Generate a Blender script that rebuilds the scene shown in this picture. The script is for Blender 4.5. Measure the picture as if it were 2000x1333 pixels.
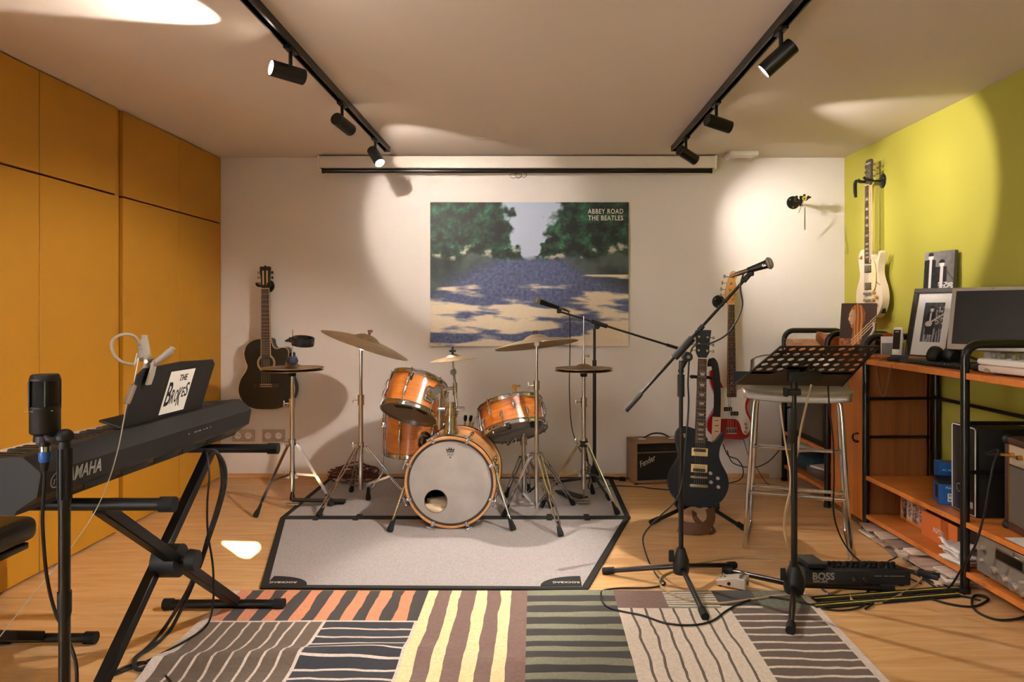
import bpy, bmesh, math, random
from mathutils import Vector, Matrix, noise as mnoise
random.seed(7)
for o in list(bpy.data.objects): bpy.data.objects.remove(o)
SC = bpy.context.scene
COL = SC.collection
PI = math.pi

# ---------------------------------------------------------------- camera
CX, CY, FP, H = 1045.0, 606.0, 1400.0, 1.15          # vanishing point and focal length in a 2000x1333 frame
cam_d = bpy.data.cameras.new('camera'); cam = bpy.data.objects.new('camera', cam_d); COL.objects.link(cam)
cam.location = (0, 0, H); cam.rotation_euler = (PI/2, 0, 0)
cam_d.sensor_width = 36; cam_d.lens = FP/2000*36
cam_d.shift_x = -(CX-1000)/2000; cam_d.shift_y = (CY-666.5)/2000
cam_d.clip_start = 0.05
SC.camera = cam

# ---------------------------------------------------------------- world, sun, exposure
w = bpy.data.worlds.new('world'); SC.world = w; w.use_nodes = True
w.node_tree.nodes['Background'].inputs[0].default_value = (0.55, 0.7, 1, 1)
w.node_tree.nodes['Background'].inputs[1].default_value = 1.0
SC.view_settings.view_transform = 'Standard'; SC.view_settings.look = 'None'
SC.view_settings.gamma = 1; SC.view_settings.use_curve_mapping = False
SC.view_settings.exposure = 0.8
LAMP_W = 42.0                                          # watts of one track spotlight
LAMP_C = (1.0, 0.885, 0.78)
SUN_FROM, SUN_TO = Vector((0.9, -1.2, 1.5)), Vector((-1.43, 3.5, 0.0))
sun_d = bpy.data.lights.new('sun', 'SUN'); sun = bpy.data.objects.new('sun', sun_d); COL.objects.link(sun)
sun_d.energy = 150; sun_d.angle = 0.004; sun_d.color = (0.9, 0.95, 1)
sun.location = (2, -4, 4)
sun.rotation_euler = (SUN_TO-SUN_FROM).to_track_quat('-Z', 'Y').to_euler()

# ---------------------------------------------------------------- pixel -> place
def P(px, py, Y): return Vector(((px-CX)*Y/FP, Y, H-(py-CY)*Y/FP))
def F(px, py, z=0.0):
    Y = (H-z)*FP/(py-CY); return P(px, py, Y)
def PXP(px, py, X):
    Y = X*FP/(px-CX); return P(px, py, Y)

# ---------------------------------------------------------------- materials
def lin(c):
    return tuple(((v/255)/12.92 if v/255 <= .04045 else ((v/255+.055)/1.055)**2.4) for v in c)
MATS = {}
def _base(name):
    m = bpy.data.materials.new(name); m.use_nodes = True
    nt = m.node_tree; b = nt.nodes['Principled BSDF']; return m, nt, b
def _coord(nt, scale, kind='Object'):
    tc = nt.nodes.new('ShaderNodeTexCoord'); mp = nt.nodes.new('ShaderNodeMapping')
    mp.inputs['Scale'].default_value = scale if hasattr(scale, '__len__') else (scale,)*3
    nt.links.new(tc.outputs[kind], mp.inputs[0]); return mp.outputs[0]
def mat(name, col, rough=.5, metal=0., var=.06, scale=14, bump=0., bscale=300, emit=0., coat=0., trans=0., sheen=0., ior=None, alpha=1, aniso=0.):
    if name in MATS: return MATS[name]
    m, nt, b = _base(name); c = lin(col)
    v = _coord(nt, scale)
    n = nt.nodes.new('ShaderNodeTexNoise'); n.inputs['Scale'].default_value = 1; n.inputs['Detail'].default_value = 4
    nt.links.new(v, n.inputs['Vector'])
    r = nt.nodes.new('ShaderNodeValToRGB')
    r.color_ramp.elements[0].position = .3; r.color_ramp.elements[1].position = .7
    r.color_ramp.elements[0].color = (*[x*(1-var) for x in c], 1); r.color_ramp.elements[1].color = (*[min(1, x*(1+var)) for x in c], 1)
    nt.links.new(n.outputs[0], r.inputs[0]); nt.links.new(r.outputs[0], b.inputs['Base Color'])
    b.inputs['Roughness'].default_value = rough; b.inputs['Metallic'].default_value = metal
    if coat: b.inputs['Coat Weight'].default_value = coat; b.inputs['Coat Roughness'].default_value = .12
    if trans: b.inputs['Transmission Weight'].default_value = trans
    if sheen: b.inputs['Sheen Weight'].default_value = sheen
    if ior: b.inputs['IOR'].default_value = ior
    if alpha < 1: b.inputs['Alpha'].default_value = alpha
    if emit:
        b.inputs['Emission Color'].default_value = (*c, 1); b.inputs['Emission Strength'].default_value = emit
    if bump:
        v2 = _coord(nt, bscale); n2 = nt.nodes.new('ShaderNodeTexNoise'); n2.inputs['Scale'].default_value = 1
        n2.inputs['Detail'].default_value = 3; nt.links.new(v2, n2.inputs['Vector'])
        bp = nt.nodes.new('ShaderNodeBump'); bp.inputs['Strength'].default_value = bump; bp.inputs['Distance'].default_value = .003
        nt.links.new(n2.outputs[0], bp.inputs['Height']); nt.links.new(bp.outputs[0], b.inputs['Normal'])
    MATS[name] = m; return m
def wood(name, c1, c2, scale=(1.2, 14, 14), rough=.4, coat=0., dist=1.5, rnd=0., kind='Object', bump=.08, c3=None):
    if name in MATS: return MATS[name]
    m, nt, b = _base(name)
    v = _coord(nt, scale, kind)
    if rnd:
        oi = nt.nodes.new('ShaderNodeObjectInfo'); ad = nt.nodes.new('ShaderNodeVectorMath'); ad.operation = 'MULTIPLY_ADD'
        cb = nt.nodes.new('ShaderNodeCombineXYZ')
        for i in range(3): nt.links.new(oi.outputs['Random'], cb.inputs[i])
        ad.inputs[1].default_value = (37, 53, 11)
        nt.links.new(cb.outputs[0], ad.inputs[0]); nt.links.new(v, ad.inputs[2]); v = ad.outputs[0]
    n = nt.nodes.new('ShaderNodeTexNoise'); n.inputs['Scale'].default_value = 1; n.inputs['Detail'].default_value = 8
    n.inputs['Roughness'].default_value = .62; n.inputs['Distortion'].default_value = dist
    nt.links.new(v, n.inputs['Vector'])
    r = nt.nodes.new('ShaderNodeValToRGB'); e = r.color_ramp.elements
    e[0].position = .32; e[0].color = (*lin(c2), 1); e[1].position = .66; e[1].color = (*lin(c1), 1)
    if c3: x = e.new(.5); x.color = (*lin(c3), 1)
    nt.links.new(n.outputs[0], r.inputs[0]); out = r.outputs[0]
    if rnd:
        hs = nt.nodes.new('ShaderNodeHueSaturation'); mr = nt.nodes.new('ShaderNodeMapRange')
        mr.inputs[3].default_value = 1-rnd; mr.inputs[4].default_value = 1+rnd
        nt.links.new(oi.outputs['Random'], mr.inputs[0]); nt.links.new(mr.outputs[0], hs.inputs['Value'])
        nt.links.new(out, hs.inputs['Color']); out = hs.outputs[0]
    nt.links.new(out, b.inputs['Base Color'])
    b.inputs['Roughness'].default_value = rough
    if coat: b.inputs['Coat Weight'].default_value = coat; b.inputs['Coat Roughness'].default_value = .1
    bp = nt.nodes.new('ShaderNodeBump'); bp.inputs['Strength'].default_value = bump; bp.inputs['Distance'].default_value = .002
    nt.links.new(n.outputs[0], bp.inputs['Height']); nt.links.new(bp.outputs[0], b.inputs['Normal'])
    MATS[name] = m; return m
def printmat(name, rough=.35):
    if name in MATS: return MATS[name]
    m, nt, b = _base(name); a = nt.nodes.new('ShaderNodeVertexColor'); a.layer_name = 'print'
    nt.links.new(a.outputs[0], b.inputs['Base Color']); b.inputs['Roughness'].default_value = rough
    MATS[name] = m; return m

WALL = mat('painted_wall', (224, 218, 212), .85, var=.015, scale=3, bump=.05, bscale=500)
CEIL = mat('painted_ceiling', (222, 212, 203), .9, var=.015, scale=2, bump=.04, bscale=400)
GREEN = mat('green_paint', (176, 170, 66), .8, var=.02, scale=3, bump=.06, bscale=500)
YELLOW = mat('yellow_laminate', (196, 139, 32), .55, var=.02, scale=6, bump=.05, bscale=420)
DARKGAP = mat('dark_gap', (46, 32, 16), .9)
PLY = wood('plywood_floor', (232, 190, 138), (204, 152, 96), (1.5, 13, 6), .33, coat=.35, dist=2.2, rnd=.07, c3=(220, 174, 118))
PLINTH = wood('plinth_wood', (224, 176, 124), (196, 142, 90), (3, 20, 20), .5)
BLK = mat('black_powder_metal', (11, 11, 11), .42, metal=.2, var=.1)
BLKG = mat('black_gloss_metal', (8, 8, 8), .28, metal=.1, var=.1, coat=.2)
BLKP = mat('black_plastic', (12, 12, 12), .55, var=.1, bump=.06, bscale=700)
RUB = mat('black_rubber', (9, 9, 9), .8, var=.1)
CHR = mat('chrome', (204, 207, 210), .12, metal=1, var=.03)
STEEL = mat('brushed_steel', (176, 172, 165), .3, metal=1, var=.05)
DSTEEL = mat('worn_steel', (132, 124, 114), .33, metal=1, var=.1)
BRASS = mat('cymbal_bronze', (196, 170, 132), .34, metal=1, var=.12, scale=25, bump=.15, bscale=(60, 60, 900))
GOLD = mat('gold_plate', (212, 168, 84), .28, metal=1)
HONEY = wood('honey_maple', (214, 136, 62), (186, 104, 40), (5, 5, 22), .3, coat=.6, dist=.8, c3=(202, 122, 52))
SNAREW = wood('amber_ash', (206, 122, 48), (150, 78, 26), (9, 9, 60), .3, coat=.6, dist=1.2)
BDWOOD = wood('pale_maple', (214, 160, 104), (190, 132, 80), (5, 30, 5), .35, coat=.5, dist=.6)
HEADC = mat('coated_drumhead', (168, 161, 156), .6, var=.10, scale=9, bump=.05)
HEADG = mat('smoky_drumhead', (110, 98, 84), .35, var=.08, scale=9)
SHELF = wood('orange_beech', (214, 130, 58), (194, 108, 42), (2, 30, 30), .42, coat=.15, dist=.5)
SHELFV = wood('orange_beech_upright', (218, 132, 56), (198, 112, 42), (26, 26, 1.6), .45, coat=.1, dist=.5)
MATG = mat('drum_mat_pile', (156, 149, 148), .95, var=.22, scale=170, bump=.5, bscale=500, sheen=.2)
BIND = mat('black_webbing', (26, 26, 25), .85, var=.12, scale=60)
WHITEP = mat('white_plastic', (226, 222, 216), .45, var=.02)
PAPER = mat('white_paper', (228, 224, 220), .8, var=.03)
INK = mat('black_ink', (14, 13, 13), .7)
SILVER = mat('silver_lacquer', (138, 132, 124), .38, metal=.85, var=.04)
ROSE = wood('rosewood', (72, 44, 32), (44, 26, 18), (40, 8, 40), .45, dist=.6)
MAPLE = wood('maple_neck', (222, 164, 92), (204, 142, 72), (40, 6, 40), .35, coat=.5, dist=.4)
LEATHER = mat('brown_leather', (104, 66, 40), .55, var=.15, scale=25, bump=.2, bscale=160)
CABLE = mat('black_cable', (10, 10, 10), .5, var=.1)
CABLEB = mat('beige_cable', (176, 152, 118), .5, var=.08)
BLUEP = mat('blue_plastic', (30, 84, 160), .4, var=.05)

# ---------------------------------------------------------------- mesh helpers
def catmull(pts, n=6, closed=False):
    pts = [Vector(p) for p in pts]; N = len(pts); out = []
    rng = range(N) if closed else range(N-1)
    for i in rng:
        if closed: p0, p1, p2, p3 = pts[i-1], pts[i], pts[(i+1) % N], pts[(i+2) % N]
        else: p0, p1, p2, p3 = pts[max(i-1, 0)], pts[i], pts[i+1], pts[min(i+2, N-1)]
        for k in range(n):
            t = k/n
            out.append(.5*((2*p1)+(p2-p0)*t+(2*p0-5*p1+4*p2-p3)*t*t+(3*p1-p0-3*p2+p3)*t**3))
    if not closed: out.append(pts[-1])
    return out
def frame(axis, ref=None):
    z = Vector(axis).normalized(); r = Vector(ref) if ref is not None else (Vector((0, 0, 1)) if abs(z.z) < .9 else Vector((1, 0, 0)))
    x = r.cross(z).normalized(); y = z.cross(x)
    return Matrix(((x.x, y.x, z.x), (x.y, y.y, z.y), (x.z, y.z, z.z)))
def axes(loc, x, y, z):
    return Matrix(((x[0], y[0], z[0], loc[0]), (x[1], y[1], z[1], loc[1]), (x[2], y[2], z[2], loc[2]), (0, 0, 0, 1)))
def orient(loc, axis, ref=None): return Matrix.Translation(loc) @ frame(axis, ref).to_4x4()
class MB:
    def __init__(s): s.V = []; s.Fc = []; s.MI = []
    def add(s, verts, faces, mi=0, M=None):
        b = len(s.V)
        s.V += [(M @ Vector(v)) if M is not None else Vector(v) for v in verts]
        s.Fc += [[b+i for i in f] for f in faces]; s.MI += [mi]*len(faces); return s
    def _bm(s, bm, mi=0, M=None):
        bm.verts.index_update()
        s.add([v.co.copy() for v in bm.verts], [[v.index for v in f.verts] for f in bm.faces], mi, M); bm.free(); return s
    def box(s, c, size, M=None, bev=0., seg=2, mi=0):
        bm = bmesh.new(); bmesh.ops.create_cube(bm, size=1, matrix=Matrix.Translation(Vector(c)) @ Matrix.Diagonal((*size, 1)))
        if bev: bmesh.ops.bevel(bm, geom=list(bm.edges), offset=bev, segments=seg, affect='EDGES', profile=.5)
        return s._bm(bm, mi, M)
    def box2(s, a, b, M=None, bev=0., seg=2, mi=0):
        a = Vector(a); b = Vector(b)
        return s.box((a+b)/2, [abs(x) for x in (b-a)], M, bev, seg, mi)
    def bar(s, p0, p1, wd, th, ref=(0, 0, 1), bev=0., mi=0):
        p0 = Vector(p0); p1 = Vector(p1); d = p1-p0
        return s.box((0, 0, d.length/2), (wd, th, d.length), orient(p0, d, ref), bev, 1, mi)
    def cyl(s, p0, p1, r0, r1=None, seg=14, caps=True, mi=0, M=None):
        r1 = r0 if r1 is None else r1; p0 = Vector(p0); p1 = Vector(p1); R = frame(p1-p0)
        vs = []; fs = []
        for p, r in ((p0, r0), (p1, r1)):
            for i in range(seg):
                a = 2*PI*i/seg; vs.append(p+R @ Vector((r*math.cos(a), r*math.sin(a), 0)))
        for i in range(seg): fs.append((i, (i+1) % seg, seg+(i+1) % seg, seg+i))
        if caps: fs += [tuple(range(seg-1, -1, -1)), tuple(range(seg, 2*seg))]
        return s.add(vs, fs, mi, M)
    def tube(s, pts, r, seg=8, smooth=0, closed=False, mi=0, M=None):
        if smooth: pts = catmull(pts, smooth, closed)
        pts = [Vector(p) for p in pts]; N = len(pts); rr = r if hasattr(r, '__len__') else [r]*N
        if len(rr) != N: rr = [rr[min(len(rr)-1, int(i*len(rr)/N))] for i in range(N)]
        t0 = (pts[1]-pts[0]).normalized(); R = frame(t0); x = R.col[0].copy()
        vs = []; fs = []
        for i, p in enumerate(pts):
            if closed: t = (pts[(i+1) % N]-pts[i-1])
            else: t = pts[min(i+1, N-1)]-pts[max(i-1, 0)]
            t = t.normalized() if t.length > 1e-9 else t0
            x = (x-t*x.dot(t)); x = x.normalized() if x.length > 1e-9 else frame(t).col[0]
            y = t.cross(x)
            for k in range(seg):
                a = 2*PI*k/seg; vs.append(p+(x*math.cos(a)+y*math.sin(a))*rr[i])
        for i in range(N if closed else N-1):
            for k in range(seg):
                a, b = i*seg, ((i+1) % N)*seg
                fs.append((a+k, a+(k+1) % seg, b+(k+1) % seg, b+k))
        if not closed: fs += [tuple(range(seg-1, -1, -1)), tuple(range((N-1)*seg, N*seg))]
        return s.add(vs, fs, mi, M)
    def ribbon(s, pts, nrm, wd, th, smooth=6, mi=0):
        pts = catmull(pts, smooth) if smooth else [Vector(p) for p in pts]; N = len(pts); vs = []; fs = []
        for i, p in enumerate(pts):
            t = (pts[min(i+1, N-1)]-pts[max(i-1, 0)]).normalized(); n = nrm(i/(N-1)) if callable(nrm) else Vector(nrm)
            side = t.cross(n).normalized(); n2 = side.cross(t).normalized()
            for a, b in ((-1, -1), (1, -1), (1, 1), (-1, 1)): vs.append(p+side*a*wd/2+n2*b*th/2)
        for i in range(N-1):
            for k in range(4): fs.append((i*4+k, i*4+(k+1) % 4, i*4+4+(k+1) % 4, i*4+4+k))
        fs += [(3, 2, 1, 0), tuple(range(N*4-4, N*4))]
        return s.add(vs, fs, mi)
    def lathe(s, prof, M=None, seg=28, mi=0, close=False, a0=0, a1=2*PI):
        vs = []; fs = []; n = len(prof); full = abs(a1-a0-2*PI) < 1e-6; ns = seg if full else seg+1
        for i in range(ns):
            a = a0+(a1-a0)*i/seg
            for r, h in prof: vs.append((r*math.cos(a), r*math.sin(a), h))
        for i in range(seg):
            j = (i+1) % ns
            for k in range(n if close else n-1):
                k2 = (k+1) % n; q = [i*n+k, j*n+k, j*n+k2, i*n+k2]
                fs.append(q)
        return s.add(vs, fs, mi, M)
    def disc(s, r, M=None, seg=28, z=0, mi=0): return s.add([(r*math.cos(2*PI*i/seg), r*math.sin(2*PI*i/seg), z) for i in range(seg)], [tuple(range(seg))], mi, M)
    def sphere(s, c, r, sc=(1, 1, 1), M=None, u=14, v=9, mi=0):
        prof = [(r*math.sin(PI*i/v), r*math.cos(PI*i/v)) for i in range(v+1)]
        M2 = (M if M is not None else Matrix()) @ Matrix.Translation(Vector(c)) @ Matrix.Diagonal((*sc, 1))
        return s.lathe(prof, M2, u, mi)
    def torus(s, R, r, M=None, seg=28, rs=8, mi=0, sq=1):
        return s.lathe([(R+r*math.cos(2*PI*k/rs), sq*r*math.sin(2*PI*k/rs)) for k in range(rs)], M, seg, mi, close=True)
    def prism(s, out, z0, z1, M=None, bev=0., seg=2, mi=0):
        bm = bmesh.new(); n = len(out)
        a = [bm.verts.new((p[0], p[1], z0)) for p in out]; b = [bm.verts.new((p[0], p[1], z1)) for p in out]
        f0 = bm.faces.new(a[::-1]); f1 = bm.faces.new(b)
        for i in range(n): bm.faces.new((a[i], a[(i+1) % n], b[(i+1) % n], b[i]))
        if bev: bmesh.ops.bevel(bm, geom=list(set(list(f0.edges)+list(f1.edges))), offset=bev, segments=seg, affect='EDGES', profile=.5)
        return s._bm(bm, mi, M)
    def build(s, name, mats, parent=None, local=False, angle=40):
        me = bpy.data.meshes.new(name); me.from_pydata([tuple(v) for v in s.V], [], s.Fc)
        bm = bmesh.new(); bm.from_mesh(me); bmesh.ops.remove_doubles(bm, verts=bm.verts, dist=1e-6)
        bmesh.ops.recalc_face_normals(bm, faces=bm.faces)
        for f in bm.faces: f.smooth = True
        ca = math.radians(angle)
        for e in bm.edges:
            if len(e.link_faces) == 2 and e.calc_face_angle(0) > ca: e.smooth = False
        bm.to_mesh(me); bm.free()
        if len(s.MI) == len(me.polygons):
            for p, i in zip(me.polygons, s.MI): p.material_index = i
        for m in (mats if isinstance(mats, (list, tuple)) else [mats]): me.materials.append(m)
        return link(name, me, parent, local)
def world_of(o): return (world_of(o.parent) @ o.matrix_basis) if o.parent else o.matrix_basis.copy()
def link(name, me, parent=None, local=False):
    o = bpy.data.objects.new(name, me); COL.objects.link(o)
    if parent is not None:
        if not local: me.transform(world_of(parent).inverted())
        o.parent = parent
    return o
def tag(o, label, cat, group=None):
    o['label'] = label; o['category'] = cat
    if group: o['group'] = group
    return o
def thing(name, label, cat, loc=(0, 0, 0), M=None, group=None):
    o = bpy.data.objects.new(name, None); COL.objects.link(o); o.empty_display_size = .05
    o.matrix_basis = M if M is not None else Matrix.Translation(Vector(loc))
    return tag(o, label, cat, group)
def solo(name, mb, mats, label, cat, group=None, origin=None, angle=40):
    """a thing that is one mesh; its origin goes to its lowest point's middle"""
    o = mb.build(name, mats, angle=angle); me = o.data
    xs = [v.co for v in me.vertices]
    if origin is None:
        origin = Vector((sum(v.x for v in xs)/len(xs), sum(v.y for v in xs)/len(xs), min(v.z for v in xs)))
    origin = Vector(origin)
    me.transform(Matrix.Translation(-origin)); o.location = origin
    return tag(o, label, cat, group)
def struct(name, mb, mats, parent=None):
    o = mb.build(name, mats, parent)
    if parent is None: o['kind'] = 'structure'
    return o
def dup(root, M, label=None):
    r = root.copy(); COL.objects.link(r); r.matrix_basis = M
    if label: r['label'] = label
    for ch in root.children:
        c = ch.copy(); COL.objects.link(c); c.parent = r
        for g in ch.children:
            d = g.copy(); COL.objects.link(d); d.parent = c
    return r
def share(o, M, parent):
    c = o.copy(); COL.objects.link(c); c.parent = parent; c.matrix_basis = M; return c
def text(name, s, size, M, m, parent=None, extr=.0006, sx=1., shear=0., align='CENTER', offset=0., local=False, space=1.):
    cu = bpy.data.curves.new(name, 'FONT'); cu.body = s; cu.size = size; cu.align_x = align; cu.align_y = 'CENTER'
    cu.extrude = extr; cu.shear = shear; cu.offset = offset; cu.space_character = space; cu.resolution_u = 3
    o = bpy.data.objects.new(name, cu); COL.objects.link(o)
    dg = bpy.context.evaluated_depsgraph_get()
    me = bpy.data.meshes.new_from_object(o.evaluated_get(dg)); bpy.data.objects.remove(o)
    me.transform(M @ Matrix.Diagonal((sx, 1, 1, 1))); me.materials.clear(); me.materials.append(m)
    return link(name, me, parent, local)
def painted(name, M, W, Ht, nx, ny, fn, m, parent=None, local=False):
    """a flat print: W x Ht panel in the local xy plane, colours given by fn(u, v) in sRGB"""
    vs = [M @ Vector((W*(i/nx-.5), Ht*(j/ny-.5), 0)) for j in range(ny+1) for i in range(nx+1)]
    fs = [(j*(nx+1)+i, j*(nx+1)+i+1, (j+1)*(nx+1)+i+1, (j+1)*(nx+1)+i) for j in range(ny) for i in range(nx)]
    me = bpy.data.meshes.new(name); me.from_pydata([tuple(v) for v in vs], [], fs)
    ca = me.color_attributes.new('print', 'FLOAT_COLOR', 'POINT')
    buf = []
    for j in range(ny+1):
        for i in range(nx+1): buf += [*lin(fn(i/nx, j/ny)), 1.0]
    ca.data.foreach_set('color', buf); me.materials.append(m)
    return link(name, me, parent, local)
# ================================================================ the room
XL, XR, YB, YF, ZC = -2.15, 2.12, 4.91, -1.2, 2.195
XW = -2.74                                              # the wall behind the built-in wardrobes
mb = MB().box2((XW-.1, YF-.1, -.12), (XR+.1, YB+.1, -.016)); floor = struct('floor', mb, DARKGAP)
rowsL = [3.89, 2.86, 1.83, .8, -.23]; rowsR = [3.735, 2.697, 1.66, .62, -.42]
cols = [(XW, -.35, rowsL), (-.35, XR, rowsR)]
for ci, (x0, x1, rows) in enumerate(cols):
    ys = [YB]+rows+[YF]
    for a, b in zip(ys[:-1], ys[1:]):
        g = .0012
        o = MB().box2((x0+g, b+g, -.016), (x1-g, a-g, 0), bev=.0006, seg=1).build('plywood_panel', PLY, floor)
struct('ceiling', MB().box2((XW-.1, YF-.1, ZC), (XR+.1, YB+.1, ZC+.1)), CEIL)
struct('wall_back', MB().box2((XW-.1, YB, -.016), (XR+.1, YB+.1, ZC)), WALL)
struct('wall_right', MB().box2((XR, YF, -.016), (XR+.1, YB, ZC)), GREEN)
struct('wall_left', MB().box2((XW-.1, YF, -.016), (XW, YB, ZC)), WALL)
# front wall behind the camera with the small gap that lets one sunbeam in
sd = (SUN_TO-SUN_FROM)
hole = []
for px, py in ((430, 1059), (468, 1060), (503, 1061), (508, 1067), (505, 1074), (488, 1089), (478, 1090), (466, 1086)):
    f = F(px, py); t = (YF-f.y)/sd.y; p = f+sd*t; hole.append((p.x, p.z))
hc = Vector((sum(p[0] for p in hole)/len(hole), sum(p[1] for p in hole)/len(hole)))
vs = [(p[0], YF, p[1]) for p in hole]; n = len(hole)
for p in hole:
    d = (Vector(p)-hc).normalized(); ts = []
    for lim, q, c in (((XR+.1), d.x, hc.x), ((XW-.1), d.x, hc.x), (ZC+.05, d.y, hc.y), (-.05, d.y, hc.y)):
        if abs(q) > 1e-6 and (lim-c)/q > 0: ts.append((lim-c)/q)
    e = hc+d*min(ts); vs.append((e.x, YF, e.y))
mb = MB().add(vs, [(i, (i+1) % n, n+(i+1) % n, n+i) for i in range(n)])
# fill the four corners of the rectangle left by the rays
ang = lambda v: math.atan2(v[2]-hc.y, v[0]-hc.x)
for cx_, cz_ in ((XR+.1, ZC+.05), (XW-.1, ZC+.05), (XW-.1, -.05), (XR+.1, -.05)):
    a = ang((cx_, 0, cz_)); best = None
    for i in range(n):
        a0, a1 = ang(vs[n+i]), ang(vs[n+(i+1) % n])
        lo, hi = a0, a1
        d1 = (hi-lo+PI) % (2*PI)-PI; d2 = (a-lo+PI) % (2*PI)-PI
        if (d1 > 0 and 0 <= d2 <= d1) or (d1 < 0 and 0 >= d2 >= d1): best = i
    if best is not None:
        vv = [vs[n+best], (cx_, YF, cz_), vs[n+(best+1) % n]]
        b0 = len(mb.V); mb.add(vv, [(0, 1, 2)])
o = struct('wall_front', mb, WALL)
sm = o.modifiers.new('thick', 'SOLIDIFY'); sm.thickness = .012; sm.offset = 0
struct('baseboard_back', MB().box2((XL, YB-.014, 0), (1.6, YB, .03), bev=.003, seg=1), PLINTH)

# ---------------------------------------------------------------- wardrobes
def wardrobe(ys, label):
    y0, y1 = ys[0], ys[-1]
    t = thing('built_in_wardrobe', label, 'wardrobe', (XL-.27, (y0+y1)/2, 0), group='yellow built-in wardrobes along the side wall')
    MB().box2((XW+.005, y0, .0), (XL-.024, y1, ZC-.004)).build('carcass', DARKGAP, t)
    for a, b in zip(ys[:-1], ys[1:]):
        g = .0022
        for z0, z1 in ((.012, 1.737), (1.746, ZC-.006)):
            MB().box2((XL-.022, a+g, z0), (XL, b-g, z1), bev=.0015, seg=1).build('door', YELLOW, t)
    return t
wardrobe([3.739, 4.331, YB-.003], 'yellow wardrobe with two narrow bays ending at the white back wall')
wardrobe([1.40, 1.955, 2.53, 3.110, 3.684], 'yellow wardrobe nearest the viewer, behind the digital piano')
t = thing('wardrobe_filler', 'narrow recessed yellow strip between the two yellow wardrobes', 'panel', (XL-.03, 3.71, 0))
MB().box2((XL-.06, 3.686, 0), (XL-.012, 3.708, ZC-.004)).build('strip', YELLOW, t)
MB().box2((XL-.06, 3.712, 0), (XL-.02, 3.737, ZC-.004)).build('strip', YELLOW, t)

# ---------------------------------------------------------------- track lights
LENS = mat('spot_lens', (255, 236, 212), .4, emit=14)
TRK = mat('black_track', (18, 18, 18), .3, metal=.5)
def track(X, y0, y1, label):
    t = thing('ceiling_light_track', label, 'light track', (X, (y0+y1)/2, ZC-.032), group='black ceiling light tracks')
    m = MB()
    m.box2((X-.018, y0, ZC-.006), (X+.018, y1, ZC)); m.box2((X-.018, y0, ZC-.034), (X-.012, y1, ZC-.006)); m.box2((X+.012, y0, ZC-.034), (X+.018, y1, ZC-.006))
    m.build('rail', TRK, t)
    MB().box2((X-.004, y0+.01, ZC-.02), (X+.004, y1-.01, ZC-.006)).build('conductor', DSTEEL, t)
    for y in (y0, y1): MB().box((X, y, ZC-.018), (.04, .012, .037), bev=.002, seg=1).build('end_cap', TRK, t)
XTL, XTR = -.945, .885
track(XTL, -.3, 4.575, 'black ceiling light track on the side of the yellow wardrobes')
track(XTR, -.3, 4.555, 'black ceiling light track on the side of the green wall')
def spot(X, Y, d, label, power=1., size=60, blend=.35, on=True, seen=True):
    d = Vector(d).normalized(); t = thing('track_spotlight', label, 'spotlight', (X, Y, ZC-.045), group='black cylinder spotlights on the ceiling tracks')
    MB().box((X, Y, ZC-.04), (.03, .085, .012), bev=.002, seg=1).build('adaptor', TRK, t)
    piv = Vector((X, Y, ZC-.118))
    MB().cyl((X, Y, ZC-.046), piv, .0075).build('stem', TRK, t)
    c = piv-Vector((0, 0, .012)); back = c-d*.055; front = c+d*.078
    m = MB(); M = orient(back, d); L = (front-back).length; r = .031
    m.lathe([(0, 0), (r-.003, 0), (r, .003), (r, L), (r-.003, L), (r-.003, L-.004)], M, 28)
    b = m.build('lamp_body', BLK, t)
    MB().disc(r-.003, M, 28, z=L-.004).build('lens', LENS, b)
    if on:
        ld = bpy.data.lights.new('spot_lamp', 'SPOT'); lo = bpy.data.objects.new('spot_lamp', ld); COL.objects.link(lo)
        ld.energy = LAMP_W*power; ld.color = LAMP_C; ld.spot_size = math.radians(size); ld.spot_blend = blend; ld.shadow_soft_size = .013
        Mw = Matrix.Translation(front-d*.002) @ d.to_track_quat('-Z', 'Y').to_matrix().to_4x4()
        lo.parent = t; lo.matrix_basis = world_of(t).inverted() @ Mw
spot(XTL, 2.77, (-.72, -.64, .07), 'spotlight on the wardrobe-side track aimed sideways with its glowing lens showing', 1.5)
spot(XTL, 3.51, (.29, .92, -.19), 'middle spotlight of the wardrobe-side track, its back turned to the viewer', 1.05)
spot(XTL, 4.24, (.47, -.52, -.70), 'small spotlight at the far end of the wardrobe-side track, glowing lens pointing down', 3.0, 66, .4)
spot(XTR, 2.58, (-.70, .24, -.62), 'largest spotlight on the green-wall-side track with its glowing lens showing', 3.9, 78, .45)
spot(XTR, 3.50, (.85, .25, -.20), 'middle spotlight of the green-wall-side track, aimed at the green wall', 1.3)
spot(XTR, 4.20, (.80, .46, -.36), 'spotlight at the far end of the green-wall-side track, lens hidden', 1.05, 78, .8)
# added unseen fill heads on the same tracks, above and behind the photographer
spot(XTL, 1.75, (.50, .78, -.36), 'added unseen fill spotlight on the wardrobe-side track, aimed at the stool', .55, 100, .8)
spot(XTR, 1.75, (-.30, .85, -.40), 'added unseen fill spotlight on the green-wall-side track, aimed at the drums', .12, 100, .8)
spot(XTL, 1.05, (.15, .75, -.7), 'added unseen fill spotlight on the wardrobe-side track above the patterned rug', .22, 110, .8)
spot(XTR, 1.00, (.2, .7, -.75), 'added unseen fill spotlight on the green-wall-side track above the near end of the desk', .40, 110, .8)
spot(XTL, .3, (-.5, .6, -.5), 'added unseen fill spotlight on the wardrobe-side track above the viewer', .12, 110, .8)
spot(XTR, .2, (.3, .7, -.6), 'added unseen fill spotlight on the green-wall-side track above the viewer', .25, 110, .8)

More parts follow.
